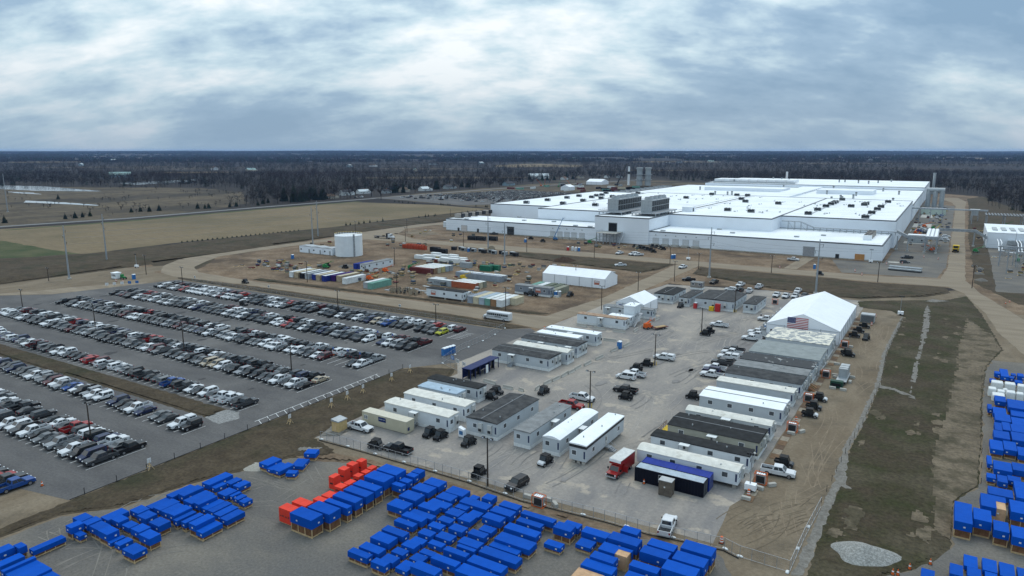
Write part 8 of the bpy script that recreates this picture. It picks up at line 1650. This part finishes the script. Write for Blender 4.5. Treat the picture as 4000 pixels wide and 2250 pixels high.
for i, (a, b_, c_, d_) in enumerate(OPEN):
    V_ = []; n = 40; cx, cy = (a + b_) / 2, (c_ + d_) / 2
    for k in range(n):
        q = 2 * math.pi * k / n; f = 1 + .16 * math.sin(3 * q + i) + .1 * math.sin(5 * q); x, y = cx + (b_ - a) / 2 * f * math.cos(q), cy + (d_ - c_) / 2 * f * math.sin(q); V_.append((x, y, ground_z(x, y) + .6))
    me = bpy.data.meshes.new('clearing'); me.from_pydata([(cx, cy, ground_z(cx, cy) + .8)] + V_, [], [(0, 1 + k, 1 + (k + 1) % n) for k in range(n)]); me.materials.append(M_TANGR if i % 3 else M_FIELD); me.update(); o = bpy.data.objects.new('clearing', me); COL.objects.link(o); struct(o, 'tan field opening in the distant woods')
rr = random.Random(31)
def is_open(x, y, big):
    return in_open(x, y, 1.05) or noise.noise(Vector((x / 900, y / (520 if big else 420), 11.3))) > (.20 if big else .25)
near, midp, farp, con = [], [], [], []
while len(near) < 8200:
    y = rr.uniform(430, 1650); x = rr.uniform(-.80, .80) * y; u, v = uv_of(x, y)
    if any(inside(u, v, c_) for c_ in CLEAR): continue
    if y > 1250 and is_open(x, y, False): continue
    if rr.random() < .02 or (noise.noise(Vector((x / 160, y / 160, 40))) > .42 and rr.random() < .5): con.append((x, y, 0, rr.uniform(.6, 1.1), rr.uniform(0, 6.28), rr.randrange(2))); 
    n3 = noise.noise(Vector((x / 260, y / 260, 3))); k = 0 if n3 < -.1 else (1 if n3 < .12 else 2); sc = rr.uniform(.62, 1.08)
    near.append((x, y, ground_z(x, y) - .2, sc, rr.uniform(0, 6.28), k + 3 * rr.randrange(2)))
while len(midp) < 13000:
    y = math.sqrt(rr.uniform(1500 ** 2, 3300 ** 2)); x = rr.uniform(-.80, .80) * y
    if is_open(x, y, False): continue
    u, v = uv_of(x, y)
    if any(inside(u, v, c_) for c_ in CLEAR): continue
    n3 = noise.noise(Vector((x / 400, y / 300, 3))); k = 0 if n3 < -.1 else (1 if n3 < .12 else 2)
    midp.append((x, y, ground_z(x, y) - .3, rr.uniform(.6, 1.05), rr.uniform(0, 6.28), k + 3 * rr.randrange(2)))
    if rr.random() < .04: con.append((x, y, ground_z(x, y) - .3, rr.uniform(.8, 1.4), rr.uniform(0, 6.28), rr.randrange(2)))
while len(farp) < 17000:
    y = math.sqrt(rr.uniform(3100 ** 2, 11500 ** 2)); x = rr.uniform(-.80, .80) * y
    if is_open(x, y, True): continue
    farp.append((x, y, ground_z(x, y) - 1, (1.0, 1.0, rr.uniform(.7, 1.15)), rr.uniform(0, 6.28), rr.randrange(8)))
def split(pts, n, name, T, label):
    stand(name, T, pts, label)
stand('bare_woods', TN, near, 'dense leafless brown woods behind the field and the factory')
stand('bare_woods', TM, midp, 'leafless woods stretching across the middle distance')
stand('distant_woods', TF, farp, 'hazy blue woods out to the skyline')
stand('conifer_woods', TC, con, 'dark conifers scattered through the bare woods')
# meadow scrub
BS = [arrp(wood_tree, 500 + k, 3.2, 26, 1.6, .10, M_TWIGS[k % 3]) for k in range(3)]
sc = []
while len(sc) < 260:
    u, v = rr.uniform(-1250, -606), rr.uniform(240, 660)
    if not inside(u, v, CLEAR[0]) or (u < -980 and 455 < v < 590) or noise.noise(Vector((u / 70, v / 70, 6))) < .02: continue
    p = W2(u, v); sc.append((p.x, p.y, 0, rr.uniform(.6, 1.6), rr.uniform(0, 6.28), rr.randrange(3)))
stand('meadow_scrub', BS, sc, 'scattered leafless scrub across the tan meadow')
# ------------------------------------------------------------------ haze: one even body of air round everything
m = MB(); hm = bpy.data.materials.new('haze'); hm.use_nodes = True; nt = hm.node_tree; nt.nodes.clear(); ou = nt.nodes.new('ShaderNodeOutputMaterial'); pv = nt.nodes.new('ShaderNodeVolumePrincipled')
pv.inputs['Color'].default_value = (.38, .60, 1.0, 1); pv.inputs['Density'].default_value = 0.000040; pv.inputs['Anisotropy'].default_value = 0.2; nt.links.new(pv.outputs[0], ou.inputs['Volume'])
m.box(-15500, 15500, -900, 12400, -14, 64, hm); o = m.build('haze'); tag(o, 'thin blue haze over the countryside', None, None, 'stuff')
